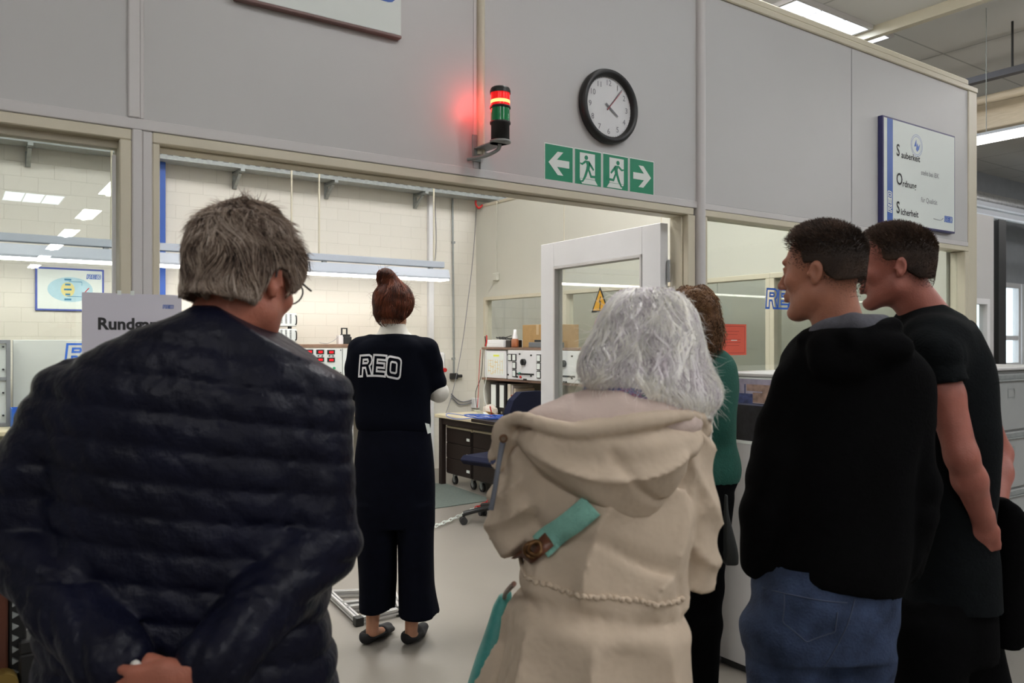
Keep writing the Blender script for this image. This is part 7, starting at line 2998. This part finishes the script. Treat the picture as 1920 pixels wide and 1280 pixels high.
    for (cx_, cy_, r_) in ((1000, 1060, .0135), (1006, 1054, .012)):
        q = P(cx_, cy_, -.17)
        v_ = project(cv, q[0], q[2], off=.028) or -.1
        m.tube([Vector((q[0] - off[0] + r_ * math.cos(a_) * 1.0, v_ - off[1] + .004 * math.sin(2 * a_), q[2] - off[2] + r_ * math.sin(a_))) for a_ in [k * PI / 8 for k in range(16)]], .0042, 6, closed=True)
    rg = m.build('buckle_ring', M('dark_brass', (.16, .08, .03), .35, .7))
    rg.parent = lt
    m = MB()
    pts = [P(964, 1094, -.10), P(955, 1103, -.03), P(948, 1112, .06), P(946, 1120, .13)]
    m.tube([Vector(p - off) for p in pts], .0045, 8)
    tb_ = m.build('strap_end', 'leather')
    tb_.parent = bag
    return f


# ------------------------------------------------------------------ 4. man in the black hooded top
def person_hoodie():
    f = Figure(1560, 2.0, 'young man with a shaved neck in a black hooded top and blue jeans')
    P = f.P
    yaw = math.radians(46)
    J = dict(head=P(1542, 512, .0), R=rotm(yaw, math.radians(2)), sL=P(1490, 715, -.0), sR=P(1690, 705, -.02), eL=P(1440, 900, .0), eR=P(1722, 905, -.02),
             wL=P(1432, 1060, .05), wR=P(1690, 1060, -.02), pel=P(1555, 1080, 0), hL=P(1490, 1130), hR=P(1615, 1130), kL=P(1458, 1400), kR=P(1600, 1400),
             aL=P(1448, 1670), aR=P(1606, 1670))
    J['tL'] = J['aL'] + A_([-.14, .10, -.045])
    J['tR'] = J['aR'] + A_([-.12, .12, -.045])
    hands = [(J['wL'], (.5, .3, -.8), (1, 0, .3), .6, 1, 1.0), (J['wR'], (-.4, .3, -.8), (-1, 0, .3), .6, -1, 1.0)]
    bv, body = make_body(f, 'body', J, MT['skinD'], hands=hands, hs=.96, neck=.058, hv=.014)
    rows = f.rows([(604, 1545, 1630, .065, .0), (618, 1518, 1660, .085, .0), (640, 1492, 1688, .10, 0), (668, 1470, 1708, .115, 0), (710, 1460, 1728, .125, 0), (800, 1458, 1728, .13, 0),
                   (900, 1448, 1718, .13, 0), (1000, 1436, 1700, .13, 0), (1060, 1432, 1690, .135, 0), (1112, 1436, 1678, .13, 0)])
    w1, w2 = wob(61, 6, (10, 24)), wob(62, 6, (28, 55))
    folds = lambda X, Y, Z: F4(.006) * w1(X, Y, Z * 1.4) + F4(.003) * w2(X, Y, Z)
    cloth(f, 'hooded_top', 'blackcloth', [
        (loft(rows, 2.3), .01),
        (cone(P(1492, 722), P(1462, 850, -.01), .064, .060), .02), (cone(P(1462, 850, -.01), P(1434, 960, .0), .060, .056), .02), (cone(P(1434, 960, .0), P(1424, 1052, .03), .056, .044), .02),
        (cone(P(1690, 715, -.02), P(1722, 905, -.02), .062, .055), .02), (cone(P(1722, 905, -.02), P(1692, 1060, .0), .055, .046), .02),
        (ell(P(1612, 652, -.095), (.118, .062, .050)), .015), (ell(P(1582, 682, -.115), (.080, .040, .050)), .02), (cone(P(1512, 640, -.04), P(1590, 636, -.13), .022, .026), .01), (cone(P(1590, 636, -.13), P(1668, 612, -.08), .026, .026), .01)],
        A_([-.31, -.24, f.z(1120)]), A_([.31, .22, f.z(585)]), .0072, folds, cover=(bv, [(J['wL'], .02), (J['head'], .15)], f.z(1120), f.z(640)),
        cuts=[lambda X, Y, Z: F4(f.z(1068)) - F4(.16) * (X - F4(P(1440, 0)[0])) - Z - 9 * np.maximum(0, F4(P(1452, 0)[0]) - X)])
    # grey lining of the hood around the neck
    w3 = wob(63, 5, (20, 40))
    cloth(f, 'hood_lining', 'greyfleece', [(ell(P(1592, 612, -.045), (.078, .080, .030)), .01), (cone(P(1532, 622, -.06), P(1600, 604, -.105), .018, .022), .02),
                                           (cone(P(1600, 604, -.105), P(1655, 604, -.06), .022, .020), .02)],
          P(1490, 650, 0) * A_([1, 0, 1]) + A_([0, -.16, 0]), P(1700, 570, 0) * A_([1, 0, 1]) + A_([0, .08, 0]), .005, lambda X, Y, Z: .003 * w3(X, Y, Z))
    wj = wob(64, 6, (20, 45))
    prm = [(loft(f.rows([(1045, 1432, 1680, .125, 0), (1110, 1412, 1673, .135, 0), (1180, 1404, 1668, .13, 0), (1215, 1400, 1660, .12, 0)]), 2.4), .02)]
    for s, c0, c1, c2 in (('L', P(1478, 1190), P(1460, 1400), P(1448, 1650)), ('R', P(1598, 1190, .02), P(1598, 1400, .02), P(1606, 1650, .02))):
        prm += [(cone(c0, c1, .105, .082), .03), (cone(c1, c2, .082, .070), .03)]
    jv, je = cloth(f, 'jeans', 'denim', prm, A_([-.29, -.19, .06]), A_([.24, .21, f.z(1045)]), .0088, lambda X, Y, Z: F4(.004) * wj(X, Y, Z * 1.6), cover=(bv, [], .12, f.z(1060)))
    # seat seam, pocket stitching
    m = MB()
    for poly in ([(1478, 1120), (1474, 1172), (1512, 1202), (1560, 1180), (1566, 1130)], [(1400, 1128), (1480, 1118), (1600, 1128)], [(1600, 1120), (1570, 1200), (1535, 1270)]):
        pts = []
        for i in range(len(poly) - 1):
            for t in range(8):
                q = A_(poly[i], float) + (A_(poly[i + 1], float) - A_(poly[i], float)) * t / 8
                w = P(q[0], q[1], -.12)
                v_ = project(jv, w[0], w[2], off=.0005)
                if v_ is not None:
                    pts.append(Vector((w[0], v_, w[2])))
        if len(pts) > 3:
            m.tube(pts[::2], .0016, 5)
    local('stitching', m, M('denim_thread', (.045, .058, .10), .8), f, je)
    for s in 'LR':
        h = J['a' + s].copy()
        h[2] = 0
        shoe(f, 'shoe', h + A_([.03, -.03, 0]), h + A_([-.16, .12, 0]), MT['shoe'], r=.044)
    short_hair(f, J, .96, 'darkhair', seed=71, top=.014, fade=.046)
    return f


def short_hair(f, J, hs, mat, seed, top, fade=.03, n=15000):
    def line(x, y, z):
        ear = np.maximum(0, F4(.030) - np.sqrt((y + .008) ** 2 + (z - .001) ** 2)) * 1.6
        front = .060 - y + .45 * np.maximum(0, z - .055) + .15 * z - 1.3 * np.maximum(0, .025 - z)                     # temples, then hairline on the forehead
        low = z + .066 - .6 * np.maximum(0, y + .03) + .15 * np.abs(x)
        return np.minimum(front, low) - ear
    hv, full = hair_vol(f, J, hs, .0040, line, wav=.0006, seed=seed, extra=[(ell(A_((0, .010, .064)) * hs, A_((.062, .080, .062)) * hs + (top - .010)), .02)])
    V0, Q0 = hv.surface()
    V0, Q0 = keep_big(V0, Q0, .05)
    hi_, _ = hair_vol(f, J, hs, .0030, lambda x, y, z: line(x, y, z) - F4(fade) + F4(.02) * 0, wav=.0006, seed=seed,
                      extra=[(ell(A_((0, .010, .064)) * hs, A_((.062, .080, .062)) * hs + (top - .010)), .02)])
    V, Q = hi_.surface()
    V, Q = keep_big(V, Q, .05)
    zl_ = to_head(J, V)[:, 2]

    def dens(C):
        q = to_head(J, C) / hs
        x, y, z = q[:, 0], q[:, 1], q[:, 2]
        ear = np.maximum(0, .030 - np.sqrt((y + .008) ** 2 + (z - .001) ** 2)) * 1.6
        lv = np.minimum(.060 - y + .45 * np.maximum(0, z - .055) + .15 * z - 1.3 * np.maximum(0, .025 - z), z + .066 - .6 * np.maximum(0, y + .03) + .15 * np.abs(x)) - ear
        return np.clip(lv / (fade + .012), .04, 1) ** 1.2
    S = surf_points(V0, Q0, n, seed + 1, dens)
    hp = to_head(J, S)
    g = full.grad(S)
    lenf = np.clip((hp[:, 2] - .02) / .07, .18, 1)
    fw = from_head(J, A_([[0, .55, .15]]))
    D_ = g * .8 + fw * lenf[:, None] + np.random.default_rng(seed).normal(size=g.shape) * .22
    r = np.random.default_rng(seed + 2)
    rnd = r.uniform(0, 1, len(S))
    path = []
    Pp = S - g * .002
    D_ = D_ / np.linalg.norm(D_, axis=1, keepdims=True)
    for i in range(4):
        path.append(Pp.copy())
        Pp = Pp + D_ * (top * .34 * lenf * (.6 + .6 * rnd))[:, None]
        D_ = D_ + A_([0, 0, -.05]) + r.normal(size=D_.shape) * .08
        D_ = D_ / np.linalg.norm(D_, axis=1, keepdims=True)
    t1 = tubes(np.array(path), .0007, rnd, .6)
    V, Q, Aa = join_np([(V, Q, np.clip(.35 + (.03 - zl_) * 2, 0, .8)), t1])
    np_mesh('hair', V, Q, mat, f.root, attr={'rnd': Aa})


# ------------------------------------------------------------------ 5. man in the black T-shirt
def person_tee():
    f = Figure(1765, 2.28, 'short-haired man in a black T-shirt, bare arms behind his back, holding a jacket')
    P = f.P
    yaw = math.radians(63)
    J = dict(head=P(1679, 503, .0), R=rotm(yaw, math.radians(3)), sL=P(1748, 652, -.17), sR=P(1790, 660, .17), eL=P(1803, 855, -.23), eR=P(1872, 850, .20),
             wL=P(1845, 978, -.16), wR=P(1868, 960, .06), pel=P(1765, 1080, 0), hL=P(1735, 1150, -.06), hR=P(1795, 1150, .07), kL=P(1748, 1350, -.08), kR=P(1822, 1350, .09),
             aL=P(1758, 1580, -.08), aR=P(1850, 1565, .12))
    J['aL'][2] = J['aR'][2] = .075
    J['tL'] = J['aL'] + A_([-.17, .07, -.045])
    J['tR'] = J['aR'] + A_([-.17, .07, -.045])
    hands = [(J['wL'], (.25, .25, -.9), (.3, 1, 0), .9, -1, 1.0), (J['wR'], (0, -.4, -.9), (0, -1, 0), .9, 1, 1.0)]
    bv, body = make_body(f, 'body', J, MT['skinE'], hands=hands, hs=.95, neck=.058, hv=.009)
    rows = f.rows([(568, 1698, 1760, .060, .0), (578, 1688, 1774, .078, 0), (592, 1680, 1794, .11, 0), (620, 1672, 1815, .155, 0), (670, 1676, 1834, .165, 0), (740, 1682, 1844, .17, 0),
                   (850, 1688, 1846, .165, 0), (950, 1686, 1844, .16, 0), (1050, 1680, 1850, .155, 0), (1125, 1676, 1854, .155, 0)])
    w1, w2 = wob(81, 6, (10, 24)), wob(82, 6, (28, 50))
    cloth(f, 't_shirt', 'blackjersey', [(loft(rows, 2.3), .01), (cone(J['sL'] + A_([.02, .03, .01]), P(1756, 662, -.180), .076, .064), .07), (cone(J['sR'], P(1842, 745, .18), .070, .056), .02)],
          A_([-.18, -.29, f.z(1125)]), A_([.21, .30, f.z(560)]), .0072, lambda X, Y, Z: F4(.005) * w1(X, Y, Z) + F4(.0025) * w2(X, Y, Z),
          cover=(bv, [(J['eL'], .20), (J['eR'], .13), (J['wL'], .17), (J['wR'], .17), (J['head'], .13)], f.z(1125), f.z(600)))
    prm = [(loft(f.rows([(1100, 1680, 1850, .15, 0), (1170, 1674, 1852, .155, 0), (1215, 1672, 1854, .15, 0)]), 2.4), .02)]
    for s in 'LR':
        prm += [(cone(J['h' + s] - A_([0, 0, .05]), J['k' + s], .105, .085), .03), (cone(J['k' + s], J['a' + s], .085, .070), .03)]
    prm += [(cone(P(1840, 1200, .05), P(1868, 1330, .07), .05, .06), .04)]
    cloth(f, 'trousers', 'blackcloth', prm, A_([-.26, -.24, .03]), A_([.26, .30, f.z(1100)]), .011, lambda X, Y, Z: F4(.005) * w1(X, Y, Z * .6), cover=(bv, [(J['wL'], .17), (J['wR'], .17)], .10, f.z(1110)))
    for s in 'LR':
        h = J['a' + s].copy()
        h[2] = 0
        shoe(f, 'shoe', h + A_([.03, -.02, 0]), h + A_([-.19, .08, 0]), MT['shoe'], r=.046)
    short_hair(f, J, .95, 'brownhair', seed=91, top=.015, fade=.034)
    # jacket hanging from his hands: a thing of its own
    q = P(1895, 1190, -.02)
    w = f.base + RGT * float(q[0]) + FWD * float(q[1])
    w.z = float(q[2])
    jv = Vol(A_([P(1840, 0)[0], -.14, f.z(1215)]), A_([P(1975, 0)[0], .12, f.z(920)]), .007)
    jv.put(loft(f.rows([(932, 1864, 1884, .030, -.03), (945, 1860, 1900, .042, -.03), (975, 1857, 1922, .055, -.02), (1050, 1860, 1940, .055, -.02), (1130, 1862, 1948, .055, -.02), (1180, 1862, 1940, .05, -.02),
                        (1200, 1864, 1915, .04, -.02)]), 2.3), .02)
    w3 = wob(95, 5, (16, 34))
    jv.warp(lambda X, Y, Z: F4(.010) * w3(X * 1.5, Y, Z * .3))
    V, Q = jv.surface()
    V = smooth_verts(V, Q, 1) - A_([q[0], q[1], q[2]])
    o = np_mesh('jacket', V, Q, 'blackcloth')
    o.location = w
    o.rotation_euler = (0, 0, -YAW)
    tag(o, 'black jacket hanging from the hands of the man in the T-shirt', 'jacket')
    return f


# ------------------------------------------------------------------ 6. woman in green behind the white-haired woman
def person_green():
    f = Figure(1315, 3.0, 'curly brown-haired woman in a green sweatshirt, mostly hidden by the white-haired woman')
    P = f.P
    J = dict(head=P(1298, 600, .0), R=rotm(math.radians(-38), math.radians(4)), sL=P(1280, 694), sR=P(1346, 690), eL=P(1268, 765, .03), eR=P(1352, 765, .02), wL=P(1285, 770, .22), wR=P(1338, 766, .22),
             pel=P(1316, 880, 0), hL=P(1296, 930), hR=P(1332, 930), kL=P(1290, 1090), kR=P(1325, 1100), aL=P(1286, 1295), aR=P(1324, 1295))
    J['aL'][2] = J['aR'][2] = .075
    J['tL'] = J['aL'] + A_([.03, .16, -.045])
    J['tR'] = J['aR'] + A_([.06, .15, -.045])
    hands = [(J['wL'], (.7, .5, 0), (0, .2, 1), .6, -1, .9), (J['wR'], (-.7, .5, 0), (0, .2, 1), .6, 1, .9)]
    bvg, _b = make_body(f, 'body', J, MT['skinB'], hands=hands, female=True, hs=.93, neck=.048, hv=.012)
    rows = f.rows([(648, 1292, 1328, .055, .0), (656, 1284, 1338, .07, 0), (668, 1274, 1350, .085, 0), (700, 1268, 1356, .10, 0), (760, 1272, 1354, .10, 0), (830, 1276, 1355, .10, 0), (880, 1276, 1358, .105, 0), (904, 1278, 1358, .10, 0)])
    w1 = wob(101, 6, (24, 50))
    cloth(f, 'sweatshirt', 'greenknit', [(loft(rows, 2.3), .01), (cone(P(1282, 695), J['eL'], .052, .046), .02), (cone(J['eL'], J['wL'], .044, .038), .02),
                                         (cone(P(1346, 694), J['eR'], .052, .046), .02), (cone(J['eR'], J['wR'], .044, .038), .02), (cone(P(1352, 860, .0), P(1352, 895, 0), .030, .026), .01)],
          A_([-.18, -.16, f.z(904)]), A_([.16, .32, f.z(640)]), .007, lambda X, Y, Z: F4(.005) * w1(X * .6, Y * .6, Z * 1.8),
          cover=(bvg, [(J['wL'], .06), (J['wR'], .06), (J['head'], .12)], f.z(904), f.z(655)))
    prm = [(loft(f.rows([(898, 1278, 1358, .10, 0), (940, 1274, 1362, .11, 0), (985, 1274, 1360, .10, 0)]), 2.4), .02)]
    for s in 'LR':
        prm += [(cone(J['h' + s], J['k' + s], .088, .058), .03), (cone(J['k' + s], J['a' + s], .060, .040), .03)]
    cloth(f, 'trousers', 'blackcloth', prm, A_([-.2, -.16, .07]), A_([.17, .16, f.z(896)]), .009, cover=(bvg, [], .13, f.z(900)))
    for s in 'LR':
        h = J['a' + s].copy()
        h[2] = 0
        shoe(f, 'shoe', h + A_([-.01, -.04, 0]), h + A_([.06, .15, 0]), MT['whiteshoe'], r=.040)
    vh = Vol(J['head'] - .19, J['head'] + .17, .006)
    vh.put(ell(J['head'] + A_([0, -.015, .03]), (.092, .105, .100)), .01)
    vh.put(ell(J['head'] + A_([.045, -.03, -.06]), (.055, .075, .085)), .04)
    vh.put(ell(J['head'] + A_([-.04, -.03, -.05]), (.055, .075, .08)), .04)
    w2 = wob(111, 6, (60, 110))
    vh.warp(lambda X, Y, Z: F4(.007) * w2(X, Y, Z))
    vh.put(ell(J['head'] + from_head(J, A_([0, .12, -.03])), (.065, .085, .10)), .02, True)
    vh.put(ell(J['head'] + A_([0, .02, -.15]), (.06, .09, .05)), .02, True)
    V, Q = vh.surface()
    V, Q = keep_big(V, Q, .05)
    S = surf_points(V, Q, 2600, 3)
    g = vh.grad(S)
    r = np.random.default_rng(8)
    rnd = r.uniform(0, 1, len(S))
    path = []
    e1 = np.cross(g, A_([[0, 0, 1.]]))
    e2 = np.cross(g, e1)
    ph = r.uniform(0, 6.28, len(S))
    for i in range(9):
        t = i / 8
        path.append(S + g * (.003 + .016 * t * rnd)[:, None] + (e1 * np.cos(ph + i * 1.1)[:, None] + e2 * np.sin(ph + i * 1.1)[:, None]) * .006 + A_([0, 0, -.020 * t]))
    t1 = tubes(np.array(path), .0012, rnd)
    V, Q, Aa = join_np([(V, Q, np.full(len(V), .3)), t1])
    np_mesh('hair', V, Q, 'curlhair', f.root, attr={'rnd': Aa})
    # dark bag beside her
    q = P(1366, 1056, .0)
    w = f.base + RGT * float(q[0]) + FWD * float(q[1])
    w.z = float(q[2])
    bv = Vol(A_([P(1338, 0)[0], -.20, f.z(1062) - .02]), A_([P(1392, 0)[0], -.08, f.z(915) + .02]), .005)
    bv.put(loft(f.rows([(925, 1355, 1366, .016, -.15), (962, 1350, 1368, .022, -.15), (1000, 1350, 1376, .026, -.15), (1035, 1350, 1382, .026, -.15), (1056, 1350, 1382, .022, -.15)]), 2.6), .01)
    bv.warp(lambda X, Y, Z: F4(.003) * w1(X, Y, Z))
    V, Q = bv.surface()
    V = smooth_verts(V, Q, 1) - q
    o = np_mesh('handbag', V, Q, M('dark_grey_bag', (.030, .032, .030), .7, var=.2))
    o.location = w
    o.rotation_euler = (0, 0, -YAW)
    tag(o, 'dark grey bag hanging beside the woman in green, in front of the white cabinet side', 'bag')
    return f


for fn_ in (person_presenter, person_navy, person_coat, person_hoodie, person_tee, person_green):
    fn_()
